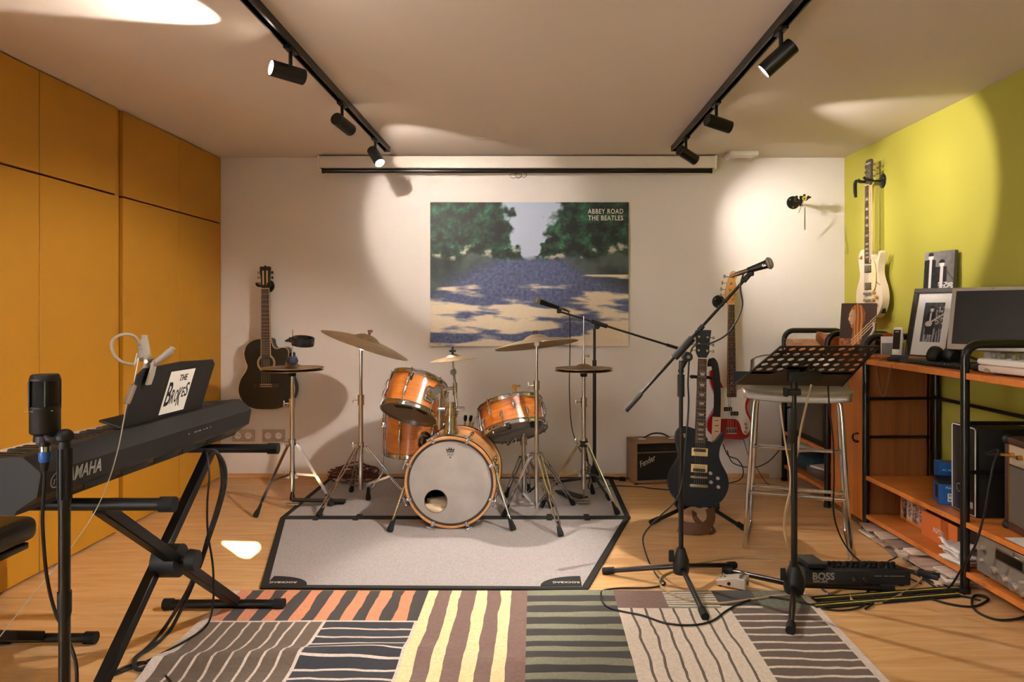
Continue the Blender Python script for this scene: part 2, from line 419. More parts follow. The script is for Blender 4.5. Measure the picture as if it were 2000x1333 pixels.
# ---------------------------------------------------------------- projection screen, vent, sockets
t = thing('projection_screen', 'rolled-up projection screen in a long white casing under the ceiling', 'projector screen', P(1010, 330, 4.84))
a, b = P(624, 307, 4.80), P(1397, 328, 4.80)
MB().box2((a.x, 4.80, b.z), (b.x, YB, 2.183), bev=.004).build('casing', mat('off_white_metal', (216, 206, 194), .5, var=.02), t)
for x in (a.x-.006, b.x+.006): MB().box((x, 4.85, (b.z+2.183)/2-.003), (.014, .105, .09), bev=.004).build('end_cap', WHITEP, t)
z = b.z-.017
br = MB().cyl((a.x+.015, 4.815, z), (b.x-.02, 4.815, z), .0155, seg=18).build('weight_bar', BLKG, t)
for x in (a.x+.02, b.x-.025): MB().cyl((x-.006, 4.815, z), (x+.006, 4.815, z), .018, seg=18).build('bar_cap', BLKP, br)
for dx, dz in ((-.015, -.002), (.02, .004)):
    c = P(1012, 343, 4.815)+Vector((dx, 0, dz))
    MB().tube([c+Vector(q) for q in ((-.03, 0, .012), (-.036, 0, -.006), (-.02, 0, -.016), (0, 0, -.012), (.02, 0, -.017), (.036, 0, -.004), (.03, 0, .012))], .0018, 6, 4, True).build('pull_ring', BLK, br)
t = thing('ceiling_vent', 'white square perforated plate on the ceiling in front of the back wall', 'vent', (1.365, 4.78, ZC))
c = Vector((1.372, 4.78, ZC-.015))
MB().box(c, (.19, .17, .03), bev=.006).build('plate', WHITEP, t)
MB().box(c+Vector((0, 0, -.017)), (.13, .115, .008), bev=.003).build('grille', WHITEP, t)
m = MB()
for i in range(9):
    for j in range(7):
        if (i-4)**2/16+(j-3)**2/9 < 1.1: m.cyl(c+Vector(((i-4)*.0125, (j-3)*.0125, -.0218)), c+Vector(((i-4)*.0125, (j-3)*.0125, -.0212)), .0035, seg=6)
m.build('holes', DARKGAP, t)
SOCK = mat('socket_grey', (176, 164, 150), .5, var=.02)
def sockets(px0, px1, label):
    a, b = P(px0, 839, YB), P(px1, 863, YB); c = (a+b)/2
    t = thing('wall_socket', label, 'power socket', c, group='double power sockets low on the back wall')
    MB().box2((a.x, YB-.011, b.z), (b.x, YB-.0005, a.z), bev=.003).build('plate', SOCK, t)
    for s in (-1, 1):
        cc = Vector((c.x+s*.036, YB-.0112, c.z)); M = orient(cc, (0, -1, 0))
        k = MB().lathe([(.0, .0005), (.019, .0005), (.0215, .0022), (.0225, .0012), (.0225, -.001)], M, 24).build('socket_well', WHITEP, t)
        m = MB()
        for dx, dz in ((-.0095, 0), (.0095, 0), (0, .010)): m.cyl(cc+Vector((dx, -.0005, dz)), cc+Vector((dx, -.0014, dz)), .0026, seg=8)
        m.build('contact_hole', DARKGAP, k)
sockets(513, 557, 'double grey wall socket in full view behind the hi-hat stand')
sockets(454, 498, 'double grey wall socket half hidden behind the end of the digital piano')

# ---------------------------------------------------------------- poster board: a plain stand-in picture
a, b = P(840, 395, 4.88), P(1228, 677, 4.88); c = (a+b)/2; W_, H_ = b.x-a.x, a.z-b.z
t = thing('wall_poster', 'large landscape poster board with a leafy street scene on the back wall', 'poster', (c.x, YB, b.z))
MB().box((c.x, 4.892, c.z), (W_, .022, H_), bev=.001, seg=1).build('board', PAPER, t)
for x in (-.4, .4): MB().box((c.x+x, 4.9055, c.z+.2), (.05, .009, .05)).build('standoff', BLK, t)
def mixc(a, b, k): return tuple(x+(y-x)*max(0, min(1, k)) for x, y in zip(a, b))
def street(u, v):
    n1 = mnoise.fractal(Vector((u*7, v*6, 1)), 1, 2, 6); n2 = mnoise.noise(Vector((u*70, v*55, 4))); n3 = mnoise.fractal(Vector((u*16, v*14, 9)), 1, 2, 4)
    n4 = mnoise.fractal(Vector((u*2.2+v*1.5, v*9, 6)), 1, 2, 5)
    hz = .60+.05*n1+.06*abs(u-.5)
    leaf = mixc((12, 22, 20), (48, 108, 76), .34+n3*.8+n2*.35)
    sky = 1-abs(u-.50+.05*n3)/(.03+.13*max(0, v-.60)/.40+.05*n1)
    if sky > 0: leaf = mixc(leaf, (178, 192, 216), sky*4)
    if v < hz+.07 and n3 > .22: leaf = mixc(leaf, (186, 172, 156), (n3-.22)*3)
    road = mixc((60, 72, 114), (108, 116, 150), .5+n2*.55)
    edge = (abs(u-.5)-.08-(.62-v)*1.25)*5+n1*.5
    road = mixc(road, mixc((24, 34, 34), (74, 88, 84), .5+n1), edge)
    sun_ = mixc((222, 204, 172), (236, 222, 198), .5+n2*.3)
    near = (n4-.10+(.34-v)*1.5)*5
    road = mixc(road, sun_, near if v < .5 else 0)
    return mixc(road, leaf, (v-hz)*30+.5)
painted('picture', axes((c.x, 4.8802, c.z), (1, 0, 0), (0, 0, 1), (0, -1, 0)), W_-.002, H_-.002, 240, 176, street, printmat('glossy_print', .55), t)
LET = mat('white_lettering', (232, 226, 216), .5)
for s, py in (('ABBEY ROAD', 413.5), ('THE BEATLES', 426.5)):
    q = P(1183, py, 4.8795); text('lettering', s, .046, axes(q, (1, 0, 0), (0, 0, 1), (0, -1, 0)), LET, t, extr=.0004, sx=.80, offset=.0006, space=1.12)
# ================================================================ drum mat
ZM = .010
def on_floor(pts, z=0): return [(F(*p).x, F(*p).y) for p in pts]
t = thing('drum_mat', 'grey felt drum mat with black edging in two halves under the drum kit', 'mat', F(880, 1040))
xa, xb, ybk, ymid, yfr = -1.40, .525, 4.885, 3.94, 2.945
panels = [[(xa, ymid+.002), (xb, ymid+.002), (xb, ybk), (xa, ybk)],
          [(-1.13, yfr), (.215, yfr-.02), (xb-.005, ymid-.002), (xa, ymid-.002)]]
def inset(poly, d):
    n = len(poly); out = []
    for i in range(n):
        p0, p1, p2 = Vector(poly[i-1]), Vector(poly[i]), Vector(poly[(i+1) % n])
        a = (p1-p0).normalized(); b = (p2-p1).normalized(); na = Vector((-a.y, a.x)); nb = Vector((-b.y, b.x))
        m = (na+nb); m = m/(1+na.dot(nb)); out.append(tuple(p1+m*d))
    return out
for pl in panels:
    h = MB().prism(inset(pl, .006), 0, ZM-.002).build('mat_half', MATG, t)
    ins = inset(pl, .030); m = MB(); n = 4
    for i in range(n):
        j = (i+1) % n
        m.prism([pl[i], pl[j], ins[j], ins[i]], .0005, ZM+.0005, bev=.002, seg=1)
    m.build('edge_binding', BIND, h)
for px in (622, 699, 1073, 1146):
    c = F(px, 1014); MB().box((c.x, ymid, ZM+.001), (.03, .11, .004), bev=.001, seg=1, M=None).build('joining_strap', BIND, t)
for sx, cx in ((1, -1.128), (-1, .205)):
    out = [(cx+sx*.15*math.sin(a)*1.0, yfr+.028+.10*math.cos(a)) if 0 <= a <= PI/2 else None for a in [PI/2*i/12 for i in range(13)]]
    out = [(cx+sx*(.012+.17*math.sin(PI/2*i/12)), yfr+.018+.105*math.cos(PI/2*i/12)) for i in range(13)]+[(cx+sx*.012, yfr+.018)]
    p = MB().prism(out, ZM-.002, ZM+.0012).build('corner_patch', BIND, t)
    text('lettering', 'ROCKBAG', .024, axes((cx+sx*.075, yfr+.052, ZM+.0016), (-1, 0, 0), (0, -1, 0), (0, 0, 1)), LET, p, extr=.0002)

# ================================================================ stands, drums, cymbals
def foot_on(p0, p1, r, parent, name='rubber_foot'):
    p0 = Vector(p0); p1 = Vector(p1); d = (p1-p0).normalized()
    q = p1-d*.075
    return MB().tube([q, q+d*.02, p1-d*.012, p1], [r*.62, r*.75, r*1.25, r*1.1], 10).build(name, RUB, parent)
def zfoot(p):                                            # soles rest on the mat where it lies below them
    inside = (ymid <= p.y <= ybk and xa < p.x < xb) or (yfr < p.y < ymid and xa+(ymid-p.y)*.27 < p.x < xb-(ymid-p.y)*.31)
    return ZM if inside else 0.
def stand(name, label, xy, feet, zleg, zbr, tubes, collars, group='chrome drum hardware stands', double=True, legw=.011, mtl=None, cat='stand'):
    x, y = xy; t = thing(name, label, cat, (x, y, 0), group=group); mtl = mtl or CHR
    for k, (z0, z1, r) in enumerate(tubes): MB().cyl((x, y, z0), (x, y, z1), r, seg=18).build('tube', mtl, t)
    for z, r, h in collars:
        c = MB().cyl((x, y, z-h/2), (x, y, z+h/2), r, seg=18).build('collar', mtl, t)
        if h > .025:
            MB().cyl((x-r, y-.004, z), (x-r-.022, y-.008, z), .004, seg=8).box((x-r-.026, y-.009, z), (.008, .006, .034), bev=.002).build('wing_screw', mtl, c)
    for fx, fy in feet:
        f = Vector((fx, fy, 0)); f.z = zfoot(f)+.012; d = Vector((fx-x, fy-y, 0)).normalized(); s = Vector((-d.y, d.x, 0))
        top = Vector((x, y, zleg))+d*.03; end = f; mid = top.lerp(end, .5); m = MB()
        if double:
            for q in (-1, 1):
                o = s*legw*q
                m.tube([top+o, top.lerp(end, .42)+o, top.lerp(end, .5)+o*.45, top.lerp(end, .58)+o, top.lerp(end, .86)+o*.9, top.lerp(end, .93)], .0048, 8)
        else: m.bar(top, top.lerp(end, .95), .016, .007, ref=s)
        m.cyl(top-s*.014, top+s*.014, .007, seg=10)
        lg = m.build('leg', mtl, t); foot_on(top, end+Vector((0, 0, -.008)), .013, lg)
        bt = Vector((x, y, zbr))+d*.024; b2 = top.lerp(end, .52)
        MB().bar(bt, b2, .013, .004, ref=s).cyl(b2-s*.012, b2+s*.012, .0055, seg=8).build('brace', mtl, t)
    return t
def cymbal(name, c, axis, dia, label, bell=.055, sag=.028):
    R = dia/2; M = orient(c, axis); bh = bell*.42
    prof = [(.006, bh*.98), (bell*.35, bh*.93), (bell*.7, bh*.66), (bell, bh*.16), (bell*1.15, .0)]
    for k in range(1, 9):
        q = k/8; r = bell*1.15+(R-bell*1.15)*q; prof.append((r, -sag*q**1.6))
    full = prof+[(r, h-.0016) for r, h in prof[::-1]]
    m = MB().lathe(full, M, 64, close=True)
    return solo(name, m, BRASS, label, 'cymbal', group='bronze cymbals of the drum kit', origin=c, angle=60)
def drum(name, label, cb, axis, r, depth, shell_m, nl, batter, reso, group='wooden drums of the kit', full_lugs=True, ref=None, ring=.012, phase=0.):
    M = orient(cb, axis, ref); t = thing(name, label, 'drum', M=M, group=group); L = depth
    MB().lathe([(r, .0), (r, L), (r-.008, L), (r-.008, 0)], None, 56, close=True).build('shell', shell_m, t, local=True)
    MB().lathe([(0, L+.001), (r+.003, L+.001), (r+.004, L-.008)], None, 48).build('batter_head', batter, t, local=True)
    MB().lathe([(0, -.001), (r+.003, -.001), (r+.004, .008)], None, 48).build('resonant_head', reso, t, local=True)
    for z0, sgn in ((L, 1), (0, -1)):
        a = [(r+.003, -.014), (r+.012, -.014), (r+.013, -.009), (r+.006, -.008), (r+.006, .009), (r+.012, .010), (r+.011, .013), (r+.003, .013)]
        MB().lathe([(x, z0+sgn*y) for x, y in a], None, 56, close=True).build('rim', CHR, t, local=True)
    lug = None; rod = None
    for k in range(nl):
        a = 2*PI*(k+phase)/nl; R = Matrix.Rotation(a, 4, 'Z')
        for top in (True, False):
            za = L*.5+(.022 if full_lugs else .0) if top else L*.5-(.022 if full_lugs else 0)
            aa = R if full_lugs or top else Matrix.Rotation(a+PI/nl, 4, 'Z')
            Mx = aa @ Matrix.Translation((0, 0, L*.5)) @ (Matrix() if top else Matrix.Diagonal((1, 1, -1, 1)))
            if lug is None:
                h = L*.30
                lug = MB().tube([(r+.004, 0, .0), (r+.010, 0, .012), (r+.0135, 0, h*.45), (r+.0125, 0, h*.8), (r+.006, 0, h)], [.0065, .009, .0105, .009, .005], 10, 0).build('lug', CHR, t, local=True)
                lug.matrix_basis = Mx
                rod = MB().cyl((r+.0105, 0, h*.7), (r+.0105, 0, L*.5+.012), .0028, seg=8).box((r+.0105, 0, L*.5+.014), (.009, .009, .008)).build('tension_rod', CHR, t, local=True)
                rod.matrix_basis = Mx
            else: share(lug, Mx, t); share(rod, Mx, t)
    return t, M

# ---- bass drum
by = 3.745; c0 = P(879.5, 948, by); rb = .228; Lb = .36
yaw = Matrix.Rotation(math.radians(-2.0), 4, 'Z')
ax = yaw.to_3x3() @ Vector((0, 1, 0)); xx = yaw.to_3x3() @ Vector((1, 0, 0))
c0.z = rb+.012+ZM
MBD = axes(c0, xx, (0, 0, 1), -ax)                       # local: x right, y up, z to the viewer; front head at z=0
t = thing('bass_drum', 'pale maple bass drum with a worn white head and round hole', 'drum', M=MBD @ Matrix.Translation((0, -rb-.012, -Lb/2)), group='wooden drums of the kit')
def bd(m, name, mt, par=None): return m.build(name, mt, par or t)
bd(MB().lathe([(rb-.008, -.01), (rb-.002, -.01), (rb-.002, -Lb+.01), (rb-.008, -Lb+.01)], MBD, 72, close=True), 'shell', BDWOOD)
for z0, z1, nm in ((-.030, .012, 'front_hoop'), (-Lb-.008, -Lb+.034, 'rear_hoop')):
    hp = bd(MB().lathe([(rb-.001, z0), (rb+.010, z0), (rb+.012, z0+.004), (rb+.012, z1-.004), (rb+.010, z1), (rb-.001, z1)], MBD, 72, close=True), nm, BDWOOD)
    for q in (.35, .65): bd(MB().torus(rb+.0122, .0022, MBD @ Matrix.Translation((0, 0, z0+(z1-z0)*q)), 72, 6), 'hoop_line', BLK, hp)
hx, hy, hr = -.076, -.100, .0605
hv, hf = [], []
N = 72
for i in range(N):
    a = 2*PI*i/N; d = Vector((math.cos(a), math.sin(a))); p = Vector((hx, hy)); R = rb-.001
    bq = p.dot(d); tt = -bq+math.sqrt(bq*bq-(p.length_squared-R*R)); e = p+d*tt; q = p+d*hr
    for k in range(5):
        v = q.lerp(e, k/4); hv.append((v.x, v.y, 0))
for i in range(N):
    for k in range(4): hf.append((i*5+k, ((i+1) % N)*5+k, ((i+1) % N)*5+k+1, i*5+k+1))
hd = bd(MB().add(hv, hf, M=MBD), 'front_head', HEADC)
bd(MB().lathe([(rb-.013, .003), (rb-.010, .006), (rb-.001, .006), (rb-.001, -.002)], MBD, 72), 'head_collar', mat('dark_collar', (58, 48, 42), .5))
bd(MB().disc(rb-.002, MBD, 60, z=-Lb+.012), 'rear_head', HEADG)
bd(MB().torus(hr, .0016, MBD @ Matrix.Translation((hx, hy, .0004)), 40, 6), 'hole_edge', HEADG, hd)
cr = MB(); yy = rb*.735
cr.prism([(-.018, yy-.012), (.018, yy-.012), (.022, yy+.010), (.011, yy+.002), (.007, yy+.016), (0, yy+.004), (-.007, yy+.016), (-.011, yy+.002), (-.022, yy+.010)], .0003, .0008, MBD)
for k, wq in enumerate((.038, .030, .034)): cr.box((0, yy-.018-k*.005, .0006), (wq, .0016, .0006), MBD)
cr.cyl((0, yy-.038, .0003), (0, yy-.038, .0009), .004, M=MBD, seg=10)
bd(cr, 'crown_mark', INK, hd)
text('lettering', 'REMO', .012, MBD @ Matrix.Translation((0, yy-.005, .0010)), HEADC, hd, extr=.0001)
for k in range(8):
    a = 2*PI*(k+.5)/8; Mk = MBD @ Matrix.Rotation(a, 4, 'Z')
    cl = MB().box((rb+.010, 0, .008), (.036, .017, .018), Mk, bev=.004).box((rb+.020, 0, -.018), (.007, .013, .05), Mk, bev=.003)
    cl.cyl((rb+.026, 0, .026), (rb+.026, 0, -.11), .0032, M=Mk, seg=8)
    cq = bd(cl, 'claw_hook', CHR)
    bd(MB().box((rb+.026, 0, .030), (.007, .042, .007), Mk, bev=.003).sphere((rb+.026, .021, .030), .006, (1, 1, 1.0), Mk, 8, 6).sphere((rb+.026, -.021, .030), .006, (1, 1, 1), Mk, 8, 6), 'tee_handle', CHR, cq)
    bd(MB().box((rb+.012, 0, -Lb*.5), (.022, .02, .05), Mk, bev=.006), 'lug', CHR)
for sx, fp in ((-1, F(761, 1043)), (1, F(1003, 1041))):
    f = Vector((fp.x, fp.y, ZM+.012)); s0 = MBD @ Vector((sx*(rb-.004)*math.cos(.35), -(rb-.004)*math.sin(.35)+.10, -.06))
    s0 = MBD @ Vector((sx*rb*.97, .055, -.07))
    sp = bd(MB().cyl(s0, s0.lerp(f, .5), .0095, seg=12).cyl(s0.lerp(f, .46), s0.lerp(f, .56), .0115, seg=12).cyl(s0.lerp(f, .5), f, .0068, seg=12), 'spur', CHR)
    foot_on(s0, f+Vector((0, 0, -.010)), .014, sp)
    bd(MB().box(MBD @ Vector((sx*(rb+.004), .05, -.07)), (.03, .05, .06), bev=.008), 'spur_bracket', CHR)
# mount on top of the bass drum
mp = MBD @ Vector((-.012, rb+.010, -.10)); U = Vector((0, 0, 1))
bd(MB().lathe([(0, 0), (.042, 0), (.043, .012), (.033, .035), (.031, .085), (.036, .087), (.036, .10), (0, .10)], Matrix.Translation(mp), 24), 'tom_mount_base', CHR)
post_top = mp+Vector((0, 0, .17))
bd(MB().cyl(mp+Vector((0, 0, .1)), post_top, .024, seg=20).cyl(mp+Vector((0, 0, .125)), mp+Vector((0, 0, .14)), .033, seg=20), 'mount_post', CHR)
bd(MB().box(mp+Vector((0, 0, .133)), (.15, .026, .020), bev=.006), 'mount_clamp', CHR)
tb = mp+Vector((-.062, 0, .02))
bd(MB().cyl(tb, tb+Vector((.002, 0, .19)), .0115, seg=14), 'tom_arm', CHR)
bd(MB().cyl(tb+Vector((.002, 0, .165)), tb+Vector((.002, 0, .21)), .019, seg=16).sphere(tb+Vector((-.006, 0, .215)), .028).cyl(tb+Vector((-.006, -.03, .215)), tb+Vector((-.006, .03, .215)), .018, seg=14).cyl(tb+Vector((0, 0, .21)), tb+Vector((.075, 0, .225)), .009, seg=10), 'tom_ball_joint', CHR)
# splash arm
sa = mp+Vector((.030, .02, .10)); sz = P(884, 700, 3.90); t2 = P(886, 727, 3.90)
bd(MB().cyl(sa, P(889, 760, 3.9), .0085, seg=14).cyl(P(889, 772, 3.9), P(889, 748, 3.9), .0125, seg=14).cyl(P(889, 752, 3.9), t2, .0065, seg=12).cyl(t2-Vector((0, .02, 0)), t2+Vector((0, .02, 0)), .017, seg=18).cyl(t2, sz+Vector((0, 0, .02)), .0052, seg=12), 'splash_arm', CHR)
bd(MB().cyl(P(890, 795, 3.9), P(890, 785, 3.9), .0105, seg=14), 'black_sleeve', RUB)
bd(MB().cyl(P(884, 688, 3.9), P(884, 684, 3.9), .018, seg=18).cyl(P(884, 694, 3.9), P(884, 678, 3.9), .006, seg=10), 'felt_and_nut', RUB)
# pillow inside
cq = MBD @ Vector((-.055, -.158, -.10)); pv_ = []; pf_ = []; nu_, nv2 = 36, 20
for i in range(nu_):
    for j in range(nv2+1):
        a = 2*PI*i/nu_; b = PI*j/nv2; p = Vector((math.sin(b)*math.cos(a), math.sin(b)*math.sin(a), math.cos(b)))
        k = 1+.16*mnoise.fractal(p*1.6+Vector((3, 1, 5)), 1, 2, 4)-.18*max(0, 1-abs(p.x*.55+p.z-.35)*7)
        pv_.append(cq+Vector((p.x*.135*k, p.y*.085*k, p.z*.058*k)))
for i in range(nu_):
    for j in range(nv2): pf_.append((i*(nv2+1)+j, ((i+1) % nu_)*(nv2+1)+j, ((i+1) % nu_)*(nv2+1)+j+1, i*(nv2+1)+j+1))
pw = MB().add(pv_, pf_)
o = solo('pillow', pw, mat('cream_cotton', (212, 190, 158), .9, var=.1, scale=12, bump=.8, bscale=18), 'crumpled cream pillow inside the bass drum, seen through the hole', 'pillow')

# ---- rack tom, floor tom, snare
ta = Vector((.21, .47, .86)).normalized(); tcb = P(800, 807, 3.93)
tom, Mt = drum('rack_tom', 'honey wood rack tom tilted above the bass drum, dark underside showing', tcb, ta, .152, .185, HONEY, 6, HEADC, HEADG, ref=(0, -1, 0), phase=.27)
inv = Mt.inverted()
# front of the tom: towards the camera
fd = (inv.to_3x3() @ Vector((0, -1, 0))); fa = math.atan2(fd.y, fd.x)
Rz = Matrix.Rotation(fa-.22, 4, 'Z')
bg = MB().box((.1535, 0, .155), (.004, .026, .05), Rz, bev=.004).build('badge', BLKP, tom, local=True)
MB().lathe([(0, .001), (.009, .001), (.010, 0)], Rz @ Matrix.Translation((.156, 0, .168)) @ Matrix.Rotation(PI/2, 4, 'Y') @ Matrix.Diagonal((1.5, .8, 1, 1)), 18).build('oval_emblem', CHR, bg, local=True)
Rm = Matrix.Rotation(fa+.62, 4, 'Z')
MB().box((.158, 0, .085), (.014, .062, .085), Rm, bev=.012, seg=3).cyl((.16, 0, .085), (.195, 0, .085), .026, M=Rm, seg=18).build('mount_bracket', CHR, tom, local=True)
m = MB()
for a, dd, ww in ((-.35, .086, .105), (.75, .105, .07)):
    m.box((dd, 0, -.0025), (.03, ww, .002), Matrix.Rotation(fa+a, 4, 'Z'))
m.build('damping_tape', INK, tom, local=True)

fc = P(812, 890, 4.36)
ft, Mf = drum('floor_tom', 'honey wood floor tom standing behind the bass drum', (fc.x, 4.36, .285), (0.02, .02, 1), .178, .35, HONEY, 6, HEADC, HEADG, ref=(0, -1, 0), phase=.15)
for px, py, sx in ((716, 981, -1), (905, 980, 1), (812, 957, 0)):
    f = F(px, py); d = Vector((f.x-fc.x, f.y-4.36, 0)).normalized(); a0 = Vector((fc.x, 4.36, 0))+d*.196
    f = a0+d*.085
    lg = MB().tube([a0+U*.50, a0+U*.27, a0+U*.17, a0+d*.05+U*.10, f+U*.05, f+U*(ZM+.012)], .0052, 10).build('leg', CHR, ft)
    foot_on(f+U*.2, f+U*(ZM+.002), .013, lg)
    MB().box(a0-d*.010+U*.46, (.034, .034, .034), bev=.006).build('leg_bracket', CHR, ft)
for ang_, zz in ((-.25, .13),):
    Rm = Matrix.Rotation(-PI/2+.45, 4, 'Z'); c = Mf.to_translation()
    M3 = Matrix.Translation((fc.x, 4.36, .285)) @ Rm
    MB().lathe([(0, .022), (.020, .020), (.024, .006), (.040, .004), (.042, 0)], M3 @ Matrix.Translation((.180, 0, .10)) @ Matrix.Rotation(PI/2, 4, 'Y') @ Matrix.Diagonal((1.35, 1, 1, 1)), 24).build('mount_plate', CHR, ft)

na = Vector((-.19, .43, .88)).normalized(); scb = P(1006, 842, 4.08)
sn, Ms = drum('snare_drum', 'amber wood snare drum tilted on its stand beside the bass drum', scb, na, .178, .15, SNAREW, 8, HEADC, mat('clear_snare_head', (150, 140, 128), .25, var=.05), full_lugs=False, ref=(0, -1, 0), phase=.2)
inv = Ms.inverted(); fd = inv.to_3x3() @ Vector((0, -1, 0)); fa = math.atan2(fd.y, fd.x)
for k, (a, hh) in enumerate(((-1.25, .12), (1.2, .11))):
    R = Matrix.Rotation(fa+a, 4, 'Z')
    th = MB().box((.190, 0, .075), (.018, .034, hh), R, bev=.006).box((.204, 0, .07), (.008, .020, hh*.7), R, bev=.003).cyl((.199, -.02, .11), (.199, .02, .11), .005, M=R, seg=8)
    th.build('snare_strainer', CHR, sn, local=True)
m = MB(); R = Matrix.Rotation(fa+1.2, 4, 'Z')
for k in range(-9, 10): m.box((0, k*.0022, -.0042), (.33, .0012, .0012), R)
m.build('snare_wires', STEEL, sn, local=True)
R = Matrix.Rotation(fa-.12, 4, 'Z')
MB().box((.168, 0, -.016), (.05, .022, .028), R, bev=.002, seg=1).build('rim_clip', RUB, sn, local=True)
R = Matrix.Rotation(fa+.85, 4, 'Z')
MB().box((.168, 0, -.02), (.05, .05, .03), R, bev=.004, seg=1).build('rubber_arm_pad', RUB, sn, local=True)
R = Matrix.Rotation(fa+.28, 4, 'Z')
MB().box((.19, 0, .185), (.02, .02, .045), R @ Matrix.Rotation(.0, 4, 'X'), bev=.004).box((.175, .015, .2), (.016, .05, .012), R, bev=.003).build('drum_key', GOLD, sn, local=True)

# snare stand
sx_, sy_ = P(1023, 900, 4.17).x, 4.17
st = stand('snare_stand', 'chrome stand holding the tilted snare drum', (sx_, sy_), [(F(987, 975).x, F(987, 975).y), (F(1078, 1000).x, 4.12), (sx_+.03, 4.50)], .29, .09, [(.06, .40, .013), (.38, .52, .010)], [(.39, .020, .05)])
bc = Vector((sx_, sy_, .535))
MB().sphere(bc, .026).cyl(bc-Vector((.05, 0, 0)), bc+Vector((.05, 0, 0)), .008).build('ball_joint', CHR, st)
for k, a in enumerate((0, 2.1, 4.2)):
    d = Ms.to_3x3() @ Vector((math.cos(a+.9)*.17, math.sin(a+.9)*.17, -.018)); e = scb+d
    MB().tube([bc, bc.lerp(e, .5)+Vector((0, 0, -.03)), e+na*-.01, e+na*.012], .006, 8, 5).build('basket_arm', CHR, st)
# drumsticks in a pouch behind the bass drum
g = 'wooden drumsticks and brushes standing behind the bass drum'
pc = P(905, 850, 4.25)
pch = MB().lathe([(0, 0), (.032, 0), (.036, .12), (.033, .12), (.030, .005)], Matrix.Translation((pc.x, 4.30, .30)), 18)
MB_ = thing('stick_pouch', 'black stick pouch hanging on the floor tom behind the bass drum', 'pouch', (pc.x, 4.30, .30))
pch.build('pouch', BIND, MB_); MB().tube([(pc.x-.03, 4.30, .41), (pc.x-.07, 4.32, .44), (pc.x-.10, 4.33, .41)], .004, 6, 4).build('strap', BIND, MB_)
for k, (dx, dy, c1, lab) in enumerate(((-.012, 0, 'wood', 'drumstick with a black tip, leftmost in the pouch behind the bass drum'), (.006, .006, 'wood', 'thick pale drumstick in the middle of the pouch behind the bass drum'), (.018, -.004, 'brush', 'drum brush with white bristles in the pouch behind the bass drum'))):
    b0 = Vector((pc.x+dx*.6, 4.30+dy, .306)); d = Vector((dx*6+.15, -.05, 1)).normalized()
    tt = thing('drumstick' if c1 == 'wood' else 'drum_brush', lab, 'drumstick', b0, group=g)
    MB().tube([b0, b0+d*.17, b0+d*.185], [.006, .0075, .006], 10).build('shaft', MAPLE, tt)
    MB().tube([b0+d*.18, b0+d*.195, b0+d*.215], [.0075, .011, .009], 10).build('tip', RUB if k != 2 else WHITEP, tt)

# ---- left crash
cx_, cyy = P(705, 800, 4.23).x, 4.23
fl = F(621, 1014); fb = F(686, 964); fr = F(806, 992)
cs = stand('cymbal_stand', 'tall chrome stand carrying the big tilted crash cymbal', (cx_, cyy), [(fl.x, fl.y), (fb.x, fb.y), (fr.x, fr.y)], .345, .115, [(.09, .62, .0135), (.60, .97, .0098)], [(.62, .019, .06), (.355, .019, .03), (.105, .016, .02)])
cc = P(717, 664, 4.23); tj = P(709, 678, 4.23)
MB().cyl(tj-Vector((0, .018, 0)), tj+Vector((0, .018, 0)), .020, seg=20).cyl(tj, cc+Vector((.022, 0, .05)), .0055).build('tilter', CHR, cs)
MB().cyl(cc+Vector((.012, 0, .030)), cc+Vector((.016, 0, .042)), .008).box(cc+Vector((.018, 0, .050)), (.03, .012, .014), bev=.004).build('wing_nut', mat('rusty_red', (110, 56, 40), .6), cs)
cymbal('crash_cymbal', cc, (.34, .03, .94), .53, 'big bronze crash cymbal tilted steeply above the rack tom', .075, .035)
# ---- ride
rx, ry = P(1048, 800, 3.86).x, 3.86
f1 = F(1096, 1053); f2 = F(983, 1014); f3 = F(1120, 990)
rs = stand('cymbal_stand', 'slim chrome stand carrying the cymbal in front of the poster', (rx, ry), [(f1.x, f1.y), (f2.x, f2.y), (f3.x, f3.y)], .375, .105, [(.085, .74, .0115), (.72, .965, .0075)], [(.745, .017, .05), (.36, .018, .03)])
rc = P(1047, 664, 3.86); ra = Vector((-.12, .13, .98))
MB().cyl((rx, ry, .955), rc+Vector((0, 0, .04)), .005).cyl((rx, ry-.016, .968), (rx, ry+.016, .968), .014).build('tilter', CHR, rs)
MB().cyl(rc+ra*.022, rc+ra*.048, .014, seg=14).build('felt_and_nut', RUB, rs)
cymbal('ride_cymbal', rc, ra, .452, 'bronze cymbal with its grey underside showing in front of the poster', .07, .03)
# ---- splash
cymbal('splash_cymbal', P(884, 698, 3.90), (-.10, .0, .99), .25, 'small pale splash cymbal on the bass drum arm', .04, .014)
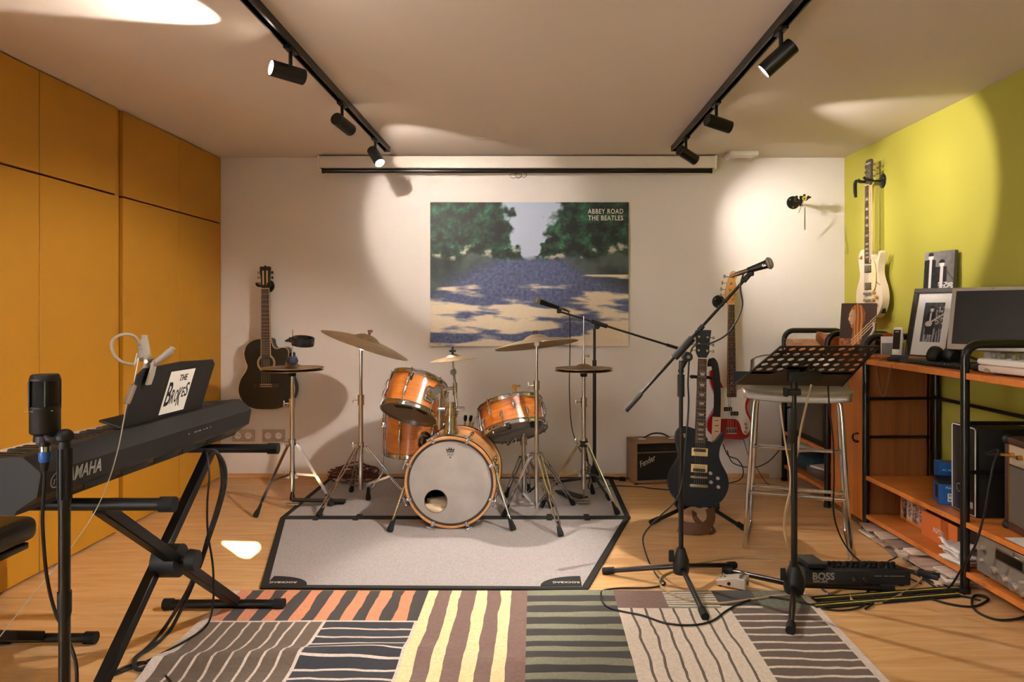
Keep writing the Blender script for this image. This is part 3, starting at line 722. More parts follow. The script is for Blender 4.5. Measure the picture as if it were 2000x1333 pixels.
# ---- hi-hat (right)
def hihat(name, label, x, y, feet, zcym, ztop, ztube, pedal, lab1, lab2, rod_top, cd):
    t = stand(name, label, (x, y), feet, .37, .20, [(.10, .60, .0135), (.58, ztube, .0105), (.60, rod_top, .0035)], [(.61, .019, .055), (.385, .021, .035), (.20, .018, .03)], double=False, cat='stand')
    MB().cyl((x, y, zcym-.055), (x, y, zcym-.02), .019, .024, seg=18).build('cymbal_seat', RUB, t)
    m = MB()
    for s in (-1, 1):
        m.bar((x+s*.028, y, .012+ZM), (x+s*.028, y, .175), .010, .016)
        m.bar((x+s*.028, y, .175), (x+s*.012, y, .20), .010, .016)
    m.box((x, y, .016+ZM), (.07, .03, .008), bev=.002)
    m.build('pedal_frame', STEEL, t)
    d = Vector(pedal).normalized(); s = Vector((-d.y, d.x, 0))
    pb = MB().bar(Vector((x, y, .05)), Vector((x, y, .025))+d*.30, .06, .008, ref=(0, 0, 1))
    fbd = pb.build('footboard', BLK, t)
    MB().cyl((x, y, .05), (x, y, .20), .004).build('chain', DSTEEL, t)
    if lab1: cymbal('hi_hat_cymbal', Vector((x, y, zcym)), (.0, .0, 1), cd, lab1, .05, .020)
    if lab2: cymbal('hi_hat_cymbal', Vector((x, y, zcym-.012)), (0, 0, -1), cd, lab2, .05, .006)
    return t
hx_, hyy = P(1140, 800, 4.2).x, 4.2
f1 = F(1207, 1010); f2 = F(1056, 996); f3 = F(1158, 968)
hh = hihat('hi_hat_stand', 'chrome hi-hat stand with pedal on the side of the brown amplifier', hx_, hyy, [(f1.x, f1.y), (f2.x, f2.y), (f3.x, f3.y)], .815, 0, .79, (-.45, .9, 0), 'upper hi-hat cymbal beneath the drum microphone boom', 'lower hi-hat cymbal beneath the drum microphone boom', 1.115, .338)
zc = .846
MB().cyl((hx_, hyy, zc-.012), (hx_, hyy, zc+.022), .009).cyl((hx_, hyy, zc+.022), (hx_, hyy, zc+.045), .006).box((hx_+.02, hyy, zc+.035), (.03, .006, .012), bev=.003).build('clutch', CHR, hh)
MB().cyl((hx_, hyy, .35), (hx_, hyy, .385), .024, seg=18).build('black_collar', RUB, hh)
# ---- left hi-hat with tambourine
hx2, hy2 = P(571, 800, 4.15).x, 4.15
f1 = F(498, 1012); f2 = F(650, 992); f3 = F(571, 978)
h2 = hihat('hi_hat_stand', 'chrome hi-hat stand in front of the black acoustic guitar', hx2, hy2, [(f1.x, f1.y), (f2.x, f2.y), (f3.x, f3.y)], .822, 0, .78, (.80, .20, 0), 'upper hi-hat cymbal in front of the black acoustic guitar', 'lower hi-hat cymbal in front of the black acoustic guitar', 1.035, .35)
MB().lathe([(.012, .846), (.030, .843), (.034, .855), (.026, .878), (.012, .882)], Matrix.Translation((hx2, hy2, 0)), 18).build('clutch', mat('navy_plastic', (30, 38, 66), .4), h2)
tq = P(592, 667, 4.15)
t = thing('tambourine', 'black half-moon tambourine clamped on the hi-hat rod', 'tambourine', M=orient(tq, (.16, -.1, .98)))
m = MB(); ring = [(.082*math.cos(a), .06*math.sin(a)) for a in [2*PI*i/30 for i in range(30)]]; ri = [(x*.8, y*.76) for x, y in ring]
for i in range(30):
    j = (i+1) % 30; m.prism([ring[i], ring[j], ri[j], ri[i]], -.022, .022)
m.build('frame', BLKP, t, local=True)
for k in range(5):
    a = -2.4+k*.95; c = (.074*math.cos(a), .054*math.sin(a))
    for z in (-.004, .003): MB().lathe([(0, .002), (.006, .0015), (.017, 0)], Matrix.Translation((c[0]*1.02, c[1]*1.02, z)), 14).build('jingle', STEEL, t, local=True)
cl = P(573, 664, 4.15)
MB().box(cl, (.045, .04, .03), bev=.006).cyl(cl+Vector((-.035, 0, -.004)), cl+Vector((.03, 0, 0)), .009).box(cl+Vector((-.038, 0, -.006)), (.014, .03, .012), bev=.004).build('clamp', BLKP, t)
# ---- red cable coil by the wall
m = MB(); cc = F(700, 940); cc = Vector((cc.x, 4.70, ZM+.02))
pts = []
for i in range(150):
    a = i*.31; r = .115+.022*math.sin(i*.7); pts.append(cc+Vector((r*1.2*math.cos(a), r*.85*math.sin(a), .02+.0045*(i/10)+.008*math.sin(i*1.3)+.02*math.cos(a*.5)*math.sin(a)**2)))
solo('cable_coil', MB().tube(pts, .0055, 6, 3), mat('dark_red_cable', (96, 44, 36), .5), 'dark red cable coiled on the floor behind the crash stand', 'cable')
# ================================================================ guitars (local: x right, y up the neck, z to the viewer, origin at the tail)
STR = mat('guitar_string', (190, 184, 172), .3, metal=1)
NUT = mat('bone', (226, 212, 186), .5)
PEARL = mat('pearl_inlay', (206, 200, 186), .3)
def sm(pts, n=6): return [(p.x, p.y) for p in catmull([(a, b, 0) for a, b in pts], n, True)]
def neck_parts(t, y0, y1, yn, w0, w1, zf, mneck, mboard, nfret, scale, bridge_y, inlay=None, binding=None, board_from=None):
    """neck from y0 (heel) to y1 (nut)"""
    yb = board_from if board_from is not None else y0
    MB().prism([(-w0/2, y0), (w0/2, y0), (w1/2, y1), (-w1/2, y1)], zf-.024, zf-.006, bev=.005).build('neck', mneck, t, local=True)
    fb = MB().prism([(-w0/2, yb), (w0/2, yb), (w1/2, y1), (-w1/2, y1)], zf-.006, zf, bev=.0012, seg=1).build('fretboard', mboard, t, local=True)
    m = MB(); fr = []
    for k in range(1, nfret+1):
        y = y1-scale*(1-2**(-k/12)); fr.append(y)
        if y < yb+.002: break
        wq = w1+(w0-w1)*(y1-y)/(y1-y0)
        m.cyl((-wq/2+.001, y, zf+.0003), (wq/2-.001, y, zf+.0003), .0011, seg=6)
    m.build('fret_wires', STEEL, fb, local=True)['kind'] = 'stuff'
    if binding is not None:
        m = MB()
        for s in (-1, 1): m.prism([(s*w0/2, yb), (s*(w0/2+.0022), yb), (s*(w1/2+.0022), y1), (s*w1/2, y1)][::s], zf-.006, zf+.0004)
        m.build('neck_binding', binding, fb, local=True)
    if inlay:
        for k in (3, 5, 7, 9, 12, 15, 17, 19, 21):
            if k > len(fr)-1: break
            y = (fr[k-1]+(fr[k-2] if k > 1 else y1))/2; wq = (w1+(w0-w1)*(y1-y)/(y1-y0)); hh = abs(fr[k-2]-fr[k-1])
            if inlay == 'dot': MB().cyl((0, y, zf-.001), (0, y, zf+.0004), .0035, seg=10).build('inlay', PEARL, fb, local=True)
            elif inlay == 'block': MB().box((0, y, zf), (wq*.62, hh*.5, .0008)).build('inlay', PEARL, fb, local=True)
            else:
                a = wq*.34; b = hh*.30; MB().prism([(-a*.6, y-b), (a*.6, y-b), (a, y+b), (a*.35, y+b*.55), (0, y+b), (-a*.35, y+b*.55), (-a, y+b)], zf-.0004, zf+.0005).build('inlay', PEARL, fb, local=True)
    MB().box((0, y1+.002, zf), (w1, .005, .008), bev=.001, seg=1).build('nut', NUT, t, local=True)
def strings(t, n, y0, y1, sp0, sp1, z0, z1, r=.0006):
    for k in range(n):
        q = (k/(n-1)-.5)
        MB().cyl((q*sp0, y0, z0), (q*sp1, y1, z1), r*(1.6-.9*k/(n-1)), seg=5).build('string', STR, t, local=True)
def tuner(t, x, y, z, s, m=CHR, big=1.):
    o = MB().cyl((x-s*.012, y, z), (x-s*.012, y, z+.012), .004*big, seg=10).cyl((x-s*.012, y, z+.002), (x-s*.012, y, z+.004), .007*big, seg=12)
    o.cyl((x-s*.01, y, z-.012), (x+s*.018*big, y, z-.012), .003*big, seg=8).box((x+s*.024*big, y, z-.012), (.013*big, .016*big, .008*big), bev=.003)
    return o.build('tuner', m, t, local=True)
def humbucker(t, y, z, ring_m, tops, w=.088, h=.043):
    r = MB().box((0, y, z), (w, h, .006), bev=.002, seg=1).build('pickup', ring_m, t, local=True)
    for s, mm in tops:
        MB().box((0, y+s*h*.21, z+.003), (w*.76, h*.38, .006), bev=.004).build('coil', mm, r, local=True)
        m = MB()
        for k in range(6): m.cyl(((k-2.5)*.0098, y+s*h*.21, z+.004), ((k-2.5)*.0098, y+s*h*.21, z+.0068), .0026, seg=8)
        m.build('pole_screws', STEEL if mm is not BLKP else CHR, r, local=True)
def hanger(loc, R, label, post=.10, zlift=0., parent_cat='guitar hanger', yoke=True, right_only=False):
    """R: 4x4 whose z axis points out of the wall"""
    t = thing('guitar_hanger', label, 'guitar hanger', M=R, group='black round guitar hangers screwed to the walls')
    MB().lathe([(0, .012), (.022, .011), (.042, .005), (.045, 0)], None, 30).build('wall_plate', BLKG, t, local=True)
    m = MB()
    for a in (.4, 2.5, 4.6): m.cyl((.031*math.cos(a), .031*math.sin(a), .006), (.031*math.cos(a), .031*math.sin(a), .0095), .0045, seg=8)
    m.build('screws', STEEL, t, local=True)
    MB().cyl((0, 0, .008), (0, 0, post), .006, seg=10).build('post', BLK, t, local=True)
    for s in (-1, 1):
        MB().tube([(0, 0, post-.004), (s*.022, 0, post), (s*.034, 0, post+.015), (s*.036, .003, post+.045), (s*.040, .016, post+.06)], [.006, .0085, .009, .009, .008], 10, 5).build('yoke_arm', RUB, t, local=True)
    return t
def place(px, py, Y, tilt=0., lean=0.):
    """matrix for a guitar facing the viewer: tail at the pixel, tilt in the picture plane (deg, + = neck to the right), lean of the neck away from viewer"""
    c = P(px, py, Y); a = math.radians(tilt)
    x = Vector((math.cos(a), 0, -math.sin(a))); y = Vector((math.sin(a), 0, math.cos(a))); z = x.cross(y)
    M = axes(c, x, y, z)
    return M @ Matrix.Rotation(math.radians(-lean), 4, 'X')

# ---- black nylon-string cutaway
M = place(521, 801, 4.825, -.6)
g = thing('acoustic_guitar', 'black cutaway acoustic guitar with cream edging hanging on the back wall', 'guitar', M=M)
BLKL = mat('black_lacquer', (8, 7, 7), .35, var=.1, coat=.15)
body = sm([(0, 0), (.09, .008), (.155, .045), (.19, .12), (.178, .20), (.142, .262), (.13, .300), (.146, .345), (.153, .385), (.138, .415), (.105, .420), (.072, .412), (.050, .425), (.038, .455), (.030, .480), (-.03, .482), (-.085, .472), (-.132, .436), (-.150, .385), (-.143, .335), (-.130, .295), (-.140, .262), (-.178, .20), (-.19, .12), (-.155, .045), (-.09, .008)])
b = MB().prism(body, -.075, 0, bev=.004).build('body', BLKL, g, local=True)
CREAM = mat('cream_binding', (214, 190, 140), .45)
MB().tube([(x*.995, y*.995+.001, -.0005) for x, y in body], .0025, 6, 0, True).build('edge_binding', CREAM, b, local=True)
sy = .315
MB().disc(.048, Matrix.Translation((0, sy, .0006)), 32).build('sound_hole', INK, b, local=True)
for r_, q in ((.050, .0018), (.058, .0030)): MB().torus(r_, q, Matrix.Translation((0, sy, .0008)), 36, 6, sq=.35).build('rosette', CREAM, b, local=True)
MB().prism([(-.018, sy-.026), (.022, sy-.026), (.022, sy+.026), (-.018, sy+.026)], .0002, .0009).build('maker_label', mat('brown_label', (74, 62, 44), .8), b, local=True)
neck_parts(g, .44, .815, .815, .062, .052, .010, mat('dark_neck', (54, 34, 24), .4), ROSE, 19, .655, .165, None, CREAM, board_from=.355)
hd = MB().prism(sm([(-.027, .822), (-.030, .88), (-.037, .955), (-.024, .966), (-.010, .962), (0, .974), (.010, .962), (.024, .966), (.037, .955), (.030, .88), (.027, .822)], 4), -.012, .004, bev=.002, seg=1).build('headstock', BLKL, g, local=True)
for s in (-1, 1):
    MB().box((s*.013, .89, .0045), (.011, .095, .002), bev=.001, seg=1).build('slot', CREAM, hd, local=True)
    for y in (.855, .89, .925): MB().cyl((s*.005, y, -.002), (s*.045, y, -.002), .003, seg=8).box((s*.047, y, -.002), (.011, .018, .012), bev=.004).build('tuner', BLKP if s > 0 else CHR, g, local=True)
br = MB().box((0, .165, .004), (.175, .026, .008), bev=.003).build('bridge', ROSE, g, local=True)
for dy in (-.007, .007): MB().box((0, .165+dy, .0095), (.078, .003, .004)).build('saddle', NUT, br, local=True)
strings(g, 6, .165, .815, .058, .043, .012, .0125)
MB().box((.165, .36, -.04), (.03, .05, .045), bev=.01).build('preamp', BLKP, b, local=True)
hanger(None, orient(((M @ Vector((0, .836, 0))).x-.014, YB-.001, (M @ Vector((0, .836, 0))).z), (0, -1, 0), (0, 0, 1)), 'black hanger on the back wall holding the acoustic guitar', .045)

# ---- red bass
M = place(1428.5, 859, 4.80, -.2)
g = thing('bass_guitar', 'red electric bass with white pickguard hanging on the back wall', 'guitar', M=M)
RED = mat('red_lacquer', (158, 22, 28), .22, var=.06, coat=.6)
body = sm([(.0, .004), (.07, .0), (.12, .022), (.140, .075), (.138, .13), (.112, .18), (.108, .225), (.128, .28), (.150, .345), (.146, .392), (.126, .40), (.110, .375), (.090, .338), (.060, .325), (.036, .330), (-.03, .330), (-.05, .345), (-.075, .395), (-.105, .455), (-.132, .462), (-.142, .43), (-.132, .36), (-.105, .29), (-.098, .24), (-.125, .18), (-.158, .12), (-.155, .06), (-.11, .018), (-.055, .006)])
# slab body with horns
MB().prism(body, -.042, 0, bev=.007, seg=3).build('body', RED, g, local=True)
guard = sm([(-.048, .345), (.03, .333), (.075, .342), (.104, .372), (.122, .360), (.110, .30), (.092, .235), (.098, .18), (.122, .13), (.124, .075), (.105, .035), (.085, .035), (.070, .06), (.055, .11), (.03, .135), (-.03, .14), (-.075, .145), (-.09, .20), (-.075, .26), (-.08, .315), (-.07, .345)])
pg = MB().prism(guard, .0005, .003, bev=.0008, seg=1).build('pickguard', mat('white_guard', (222, 216, 208), .35), g, local=True)
for dx, dy in ((-.024, .205), (.018, .175)):
    pu = MB().box((dx, dy, .006), (.056, .028, .010), bev=.005).build('pickup', BLKP, g, local=True)
    MB().cyl((dx-.014, dy, .010), (dx-.014, dy, .012), .003, seg=8).cyl((dx+.014, dy, .010), (dx+.014, dy, .012), .003, seg=8).build('pole_screws', STEEL, pu, local=True)
for x, y in ((.092, .105), (.098, .078), (.09, .052)): MB().cyl((x, y, .003), (x, y, .016), .0085, .0075, seg=14).build('knob', CHR, g, local=True)
br = MB().box((0, .06, .003), (.074, .045, .006), bev=.001, seg=1).build('bridge', CHR, g, local=True)
for k in range(4): MB().cyl(((k-1.5)*.018, .07, .010), ((k-1.5)*.018, .045, .010), .006, seg=8).build('saddle', CHR, br, local=True)
neck_parts(g, .290, .905, .905, .062, .042, .014, MAPLE, ROSE, 20, .86, .06, 'dot', None, board_from=.285)
hd = MB().prism(sm([(-.021, .908), (-.022, .925), (-.034, .938), (-.040, .965), (-.032, 1.02), (-.014, 1.085), (.004, 1.122), (.026, 1.128), (.040, 1.108), (.038, 1.08), (.028, 1.07), (.034, 1.04), (.037, .99), (.026, .945), (.022, .925), (.021, .908)], 4), -.010, .005, bev=.002, seg=1).build('headstock', MAPLE, g, local=True)
for k, (x, y) in enumerate(((-.034, .965), (-.030, 1.003), (-.022, 1.045), (-.008, 1.088))):
    tt = MB().cyl((x+.022, y, .004), (x+.022, y, .022), .0055, seg=12).cyl((x+.022, y, .005), (x+.022, y, .007), .009, seg=12).cyl((x-.005, y+.002, -.006), (x-.03, y+.006, -.006), .0035, seg=8).box((x-.034, y+.006, -.006), (.012, .024, .010), bev=.003)
    tt.build('tuner', CHR, g, local=True)
text('lettering', 'Fender', .020, Matrix.Translation((.018, .955, .0055)) @ Matrix.Rotation(1.25, 4, 'Z'), INK, hd, extr=.0002, shear=.3, local=True)
strings(g, 4, .06, .905, .054, .032, .017, .016, .0011)
hb = M @ Vector((-.055, .925, 0))
hanger(None, orient((hb.x, YB-.001, hb.z), (0, -1, 0), (0, 0, 1)) @ Matrix.Rotation(.0, 4, 'Z'), 'black hanger on the back wall holding the red bass', .05)
# strap hanging from the bass
st = thing('guitar_strap', 'black strap with a perforated tan end hanging in front of the red bass', 'strap', P(1400, 860, 4.74))
MB().ribbon([P(1388, 716, 4.80), P(1390, 705, 4.770), P(1396, 714, 4.735), P(1400, 745, 4.735), P(1401, 780, 4.735), P(1400, 818, 4.735)], (0, -1, 0), .046, .003).build('webbing', BIND, st)
TAN = mat('tan_leather', (206, 176, 142), .6, bump=.15, bscale=200)
te = MB().ribbon([P(1400, 815, 4.731), P(1399, 838, 4.730), P(1398, 862, 4.728), P(1400, 873, 4.728)], (0, -1, 0), .056, .003).build('leather_end', TAN, st)
for py in (822, 832, 843, 854):
    q = P(1399.5, py, 4.7285); MB().box(q, (.026, .002, .0045)).build('slot', INK, te)

# ---- blue guitar on floor stand
M = place(1363, 991, 3.86, 3.4, 7)
g = thing('electric_guitar', 'dark blue single-cutaway electric guitar leaning on a floor stand', 'guitar', M=M)
BLUE = mat('navy_satin', (9, 19, 32), .5, var=.08, scale=5)
lp = [(0, 0), (.075, .006), (.132, .045), (.162, .11), (.155, .175), (.122, .235), (.108, .275), (.112, .325), (.128, .365), (.136, .392), (.124, .402), (.108, .382), (.085, .355), (.055, .345), (.038, .362), (.03, .385), (-.03, .415), (-.085, .425), (-.122, .402), (-.130, .355), (-.118, .305), (-.110, .270), (-.122, .235), (-.155, .175), (-.162, .11), (-.132, .045), (-.075, .006)]
MB().prism(sm(lp), -.045, 0, bev=.007, seg=3).build('body', BLUE, g, local=True)
IVORY = mat('ivory_plastic', (226, 206, 150), .4)
humbucker(g, .292, .003, IVORY, ((1, BLKP), (-1, IVORY))); humbucker(g, .205, .003, IVORY, ((1, IVORY), (-1, BLKP)))
for y, w_, h_ in ((.158, .088, .013), (.112, .096, .017)): MB().box((0, y, .010), (w_, h_, .012), bev=.005).cyl((-w_/2+.004, y, 0), (-w_/2+.004, y, .012), .006).cyl((w_/2-.004, y, 0), (w_/2-.004, y, .012), .006).build('bridge' if y > .13 else 'tailpiece', STEEL, g, local=True)
for x, y in ((.062, .182), (.102, .158), (.066, .135), (.106, .112)): MB().cyl((x, y, 0), (x, y, .014), .0095, .008, seg=16).build('knob', mat('frosted_knob', (190, 186, 184), .4, metal=.3), g, local=True)
MB().cyl((-.085, .375, 0), (-.085, .375, .003), .012, seg=16).cyl((-.085, .375, .003), (-.085, .37, .016), .0035, seg=8).build('toggle_switch', STEEL, g, local=True)
neck_parts(g, .355, .80, .80, .058, .044, .012, mat('dark_maho', (60, 34, 26), .4), ROSE, 22, .63, .15, 'crown', None, board_from=.335)
hd = MB().prism([(-.022, .805), (-.036, .835), (-.038, .905), (-.046, .945), (-.040, .957), (.042, .962), (.045, .955), (.037, .90), (.037, .835), (.022, .805)], -.010, .004, bev=.002, seg=1).build('headstock', BLUE, g, local=True)
for s in (-1, 1):
    for y in (.845, .88, .92): tuner(g, s*.036, y, .004, s)
text('lettering', 'EQ', .018, Matrix.Translation((0, .865, .0045)) @ Matrix.Rotation(PI/2, 4, 'Z'), LET, hd, extr=.0002, local=True) if False else None
strings(g, 6, .115, .80, .052, .036, .017, .0145)
# floor stand
gm = M
t = thing('guitar_stand', 'black tripod floor stand under the dark blue electric guitar', 'guitar stand', F(1370, 1030))
hub = Vector((P(1370, 1000, 3.90).x, 3.95, .10)); top = M @ Vector((.0, .70, -.075))
MB().cyl((hub.x, hub.y, .06), top, .011, seg=14).build('pole', BLK, t)
MB().cyl(hub+Vector((0, 0, -.035)), hub+Vector((0, 0, .03)), .021, seg=16).build('hub', BLKP, t)
for px, py in ((1272, 1027), (1456, 1040)):
    f = F(px, py); lg = MB().cyl(hub, (f.x, f.y, .014), .0105, seg=12).build('leg', BLK, t); d = (f-hub).normalized()
    MB().cyl(Vector((f.x, f.y, .015))-d*.05, Vector((f.x, f.y, .015))+d*.006, .015, seg=12).build('rubber_foot', RUB, lg)
f = Vector((hub.x+.03, hub.y+.34, .014)); lg = MB().cyl(hub, f, .0105, seg=12).build('leg', BLK, t); MB().cyl(hub.lerp(f, .9), f, .015, seg=12).build('rubber_foot', RUB, lg)
for s in (-1, 1):
    a = hub+Vector((0, 0, .05)); b1 = M @ Vector((s*.10, .012, -.058)); b2 = M @ Vector((s*.10, -.004, -.03)); b3 = M @ Vector((s*.10, .0, .018)); b4 = M @ Vector((s*.10, .03, .022))
    MB().tube([a, b1, b2, b3, b4], [.008, .009, .012, .012, .011], 10, 4).build('cradle_arm', RUB, t)
yk = M @ Vector((0, .70, -.05))
MB().tube([M @ Vector(q) for q in ((-.055, .695, .012), (-.05, .70, -.03), (0, .70, -.06), (.045, .70, -.03), (.055, .695, .0))], .009, 10, 5).build('neck_yoke', RUB, t)
# brown strap on the floor
SB = mat('strap_brown', (92, 58, 36), .6, var=.12, bump=.15, bscale=150)
s0 = F(1365, 1050)
t = thing('leather_guitar_strap', 'brown leather strap looped on the floor below the blue guitar', 'strap', s0)
def Q(px, py, Y): return P(px, py, Y)
MB().ribbon([Q(1356, 1000, 3.80), Q(1358, 1012, 3.76), Q(1368, 1024, 3.74), Q(1380, 1030, 3.72)], lambda q: Vector((.3, -1, .2)), .030, .003).build('loop', SB, t)
MB().ribbon([Q(1386, 994, 3.82), Q(1389, 1008, 3.76), Q(1385, 1022, 3.72), Q(1370, 1031, 3.71), Q(1352, 1030, 3.72)], lambda q: Vector((-.3, -1, .3)), .045, .003).build('loop', SB, t)
MB().ribbon([Q(1382, 1024, 3.80), Q(1394, 1030, 3.74), Q(1394, 1044, 3.68), Q(1386, 1049, 3.66)], lambda q: Vector((.6, -1, .2)), .045, .003).build('loop', SB, t)
MB().ribbon([Vector((Q(1326, 1038, 3.70).x, 3.70, .035)), Vector((Q(1340, 1044, 3.68).x, 3.67, .033)), Vector((Q(1365, 1048, 3.66).x, 3.655, .032)), Vector((Q(1388, 1048, 3.66).x, 3.68, .034))], lambda q: Vector((0, -1, .15)), .060, .012).build('shoulder_pad', SB, t)

# ---- cream single-cut guitar on the green wall
px, py = 1697, 622; X0 = 2.035; c = PXP(px, py, X0)
a = math.radians(1.5)
zv = Vector((-1, -.03, 0)).normalized(); yv = Vector((.0, 0, 1)); xv = yv.cross(zv)
M = axes(c, xv, yv, zv)
g = thing('electric_guitar', 'cream single-cutaway electric guitar hanging on the green wall', 'guitar', M=M)
WG = mat('cream_lacquer', (226, 210, 184), .25, coat=.5, var=.03)
lp2 = [(x*1.0, y) for x, y in lp]
MB().prism(sm(lp2), -.042, 0, bev=.006, seg=3).build('body', WG, g, local=True)
for y in (.30, .195):
    r = MB().box((0, y, .003), (.088, .043, .006), bev=.002, seg=1).build('pickup', BLKP, g, local=True); MB().box((0, y, .007), (.070, .034, .008), bev=.003).build('pickup_cover', STEEL, r, local=True)
MB().prism(sm([(.050, .345), (.085, .33), (.10, .25), (.085, .18), (.05, .17), (.048, .25)], 4), .006, .009).build('pickguard', IVORY, g, local=True)
for y in (.15, .11): MB().box((0, y, .010), (.092, .015, .012), bev=.005).build('bridge' if y > .13 else 'tailpiece', CHR, g, local=True)
for x, y in ((.075, .155), (.108, .125), (.07, .11), (.10, .08)): MB().cyl((x, y, 0), (x, y, .018), .012, .010, seg=16).build('knob', mat('amber_knob', (196, 150, 80), .3, coat=.5), g, local=True)
MB().cyl((-.09, .375, 0), (-.09, .375, .003), .013, seg=16).cyl((-.09, .375, .003), (-.09, .37, .016), .0035, seg=8).build('toggle_switch', GOLD, g, local=True)
MB().cyl((.13, .20, 0), (.145, .215, .03), .003, seg=8).build('switch_lever', STEEL, g, local=True)
MB().box((.128, .045, -.022), (.03, .03, .02), Matrix(), bev=.003).build('jack_plate', BLKP, g, local=True)
neck_parts(g, .355, .81, .81, .058, .044, .012, WG, ROSE, 22, .63, .15, 'block', CREAM, board_from=.335)
hd = MB().prism(sm([(-.022, .815), (-.034, .85), (-.030, .90), (-.038, .94), (-.030, .965), (0, .968), (.030, .965), (.038, .94), (.030, .90), (.034, .85), (.022, .815)], 4), -.010, .004, bev=.002, seg=1).build('headstock', mat('grey_headstock', (70, 62, 56), .35, coat=.4), g, local=True)
for s in (-1, 1):
    for y in (.86, .895, .93): tuner(g, s*.034, y, .004, s, STEEL)
text('lettering', 'Epiphone', .016, Matrix.Translation((0, .945, .0045)), LET, hd, extr=.0002, local=True)
strings(g, 6, .115, .81, .052, .036, .017, .0145)
hw = M @ Vector((0, .838, 0)); Rw = orient((XR-.001, hw.y, hw.z), (-1, 0, 0), (0, 0, 1))
hg = hanger(None, Rw, 'black hanger on the green wall holding the cream guitar', (XR-hw.x)-.012)
iv = Rw.inverted()
e = iv @ (M @ Vector((-.045, .838, .03))); MB().tube([e, e+Vector((-.03, .012, .01)), e+Vector((-.05, .0, .01)), e+Vector((-.055, -.05, .008)), e+Vector((-.052, -.085, .006))], [.008, .010, .011, .011, .009], 10, 5).build('safety_strap', RUB, hg, local=True)

# ---- empty hanger with triangle on the back wall
c = P(1549, 396, YB-.001); R = orient(c, (0, -1, 0), (0, 0, 1))
t = hanger(None, R, 'black hanger on the back wall with only a music triangle on it', .115)
MB().box((.005, -.01, .135), (.022, .07, .010), bev=.003).build('flip_latch', BLKP, t, local=True)
MB().cyl((.0, .0, .11), (.06, .012, .16), .006).build('side_arm', BLK, t, local=True)
t = thing('music_triangle', 'steel music triangle hanging edge-on from the hanger on the back wall', 'triangle', P(1572, 447, YB-.17))
q = P(1571, 388, YB-.17)
MB().tube([q+Vector((0, 0, .012)), q+Vector((.012, 0, 0)), q+Vector((0, 0, -.012)), q+Vector((-.010, 0, 0))], .005, 8, 5, True).build('yellow_clip', mat('yellow_tape', (206, 170, 50), .5), t)
MB().cyl(q+Vector((0, 0, .014)), q+Vector((0, 0, .028)), .008).build('clip_ball', BLKP, t)
MB().tube([q+Vector((0, 0, -.012)), q+Vector((.002, 0, -.03)), q+Vector((0, 0, -.05))], .0012, 6).build('cord', PAPER, t)
a = P(1572, 406, YB-.17); b1 = P(1572, 446, YB-.17)
h3 = a.z-b1.z; vd = Vector((a.x, a.y, 0)).normalized()
MB().tube([Vector((a.x, a.y, b1.z+dz_))+vd*k_ for k_, dz_ in ((-.012, 0), (.085, 0), (.09, .008), (.004, h3), (-.004, h3), (-.09, .01), (-.088, 0), (-.04, 0))], .004, 8).build('triangle_bar', STEEL, t)
MB().cyl(q+Vector((-.004, -.004, -.008)), P(1560, 416, YB-.18), .003, seg=8).build('beater', STEEL, t)
# ================================================================ striped patchwork rug
def rz(x, y):
    """ripples of the rug above the floor"""
    z = .006+.004*(mnoise.noise(Vector((x*2.2, y*2.6, 3)))+.4)
    d = (y-(2.335+.10*(x+1.0)))
    if x < -.2: z += .024*math.exp(-(d/.055)**2)*max(0, min(1, (-.2-x)/.35))
    z += .008*math.exp(-((y-2.33)/.05)**2)*math.exp(-((x-.05)/.5)**2)
    return max(z, .004)
RX0, RX1, RY1, RY0 = -1.233, 1.092, 2.918, 1.32
RC = {}
def rc(name, col): RC[name] = mat('rug_'+name, col, .95, var=.13, scale=90, bump=.6, bscale=420, sheen=.15); return name
for nm, col in (('terracotta', (212, 136, 100)), ('charcoal', (52, 48, 48)), ('butter', (232, 206, 156)), ('mauve_brown', (118, 92, 84)), ('sage', (124, 124, 104)), ('black', (44, 42, 42)), ('umber', (98, 82, 68)), ('chalk', (206, 192, 182)), ('navy', (36, 38, 48)), ('cream', (210, 196, 182)), ('mole', (92, 76, 68)), ('moss', (92, 98, 80))): rc(nm, col)
RN = list(RC); rug = MB()
def patch(x0, x1, y0, y1, edges, cols, wob=.006, seed=0, horiz=False, n=None, pair=False):
    """stripes between the edges (fractions across); horiz: stripes run along x"""
    L = (x1-x0) if horiz else (y1-y0); n = n or max(4, int(L/.03)); vs = []; fs = []; ne = len(edges)
    for i in range(n+1):
        q = i/n
        for k, e in enumerate(edges):
            kk = (k+1)//2 if pair else k
            w_ = 0 if k in (0, ne-1) else wob*(mnoise.noise(Vector((q*L*7, kk*3.7+seed, seed)))+.35*mnoise.noise(Vector((q*L*25, kk*3.7+seed, seed)))+(.12*mnoise.noise(Vector((q*L*40, k*5.1, 2))) if pair else 0))
            if horiz: x = x0+q*(x1-x0); y = y0+e*(y1-y0)+w_
            else: y = y0+q*(y1-y0); x = x0+e*(x1-x0)+w_
            vs.append((x, y, rz(x, y)))
    for i in range(n):
        for k in range(ne-1):
            rug.add([vs[i*ne+k], vs[(i+1)*ne+k], vs[(i+1)*ne+k+1], vs[i*ne+k+1]], [(0, 1, 2, 3)], RN.index(cols[k % len(cols)]))
def even(n): return [i/n for i in range(n+1)]
def lines(n, th):
    e = [0]
    for i in range(1, n): e += [(i-th/2)/n, (i+th/2)/n]
    return e+[1]
patch(RX0, RX0+.035, RY0, RY1, [0, 1], ['chalk'])
xa1, xb1, xm = RX0+.035, -.432, -.777
yo = 2.635
patch(xa1, xb1, yo, RY1, even(16), ['terracotta', 'charcoal'], .010, 1)
patch(xa1, xb1, yo-.012, yo, [0, 1], ['chalk'], horiz=True)
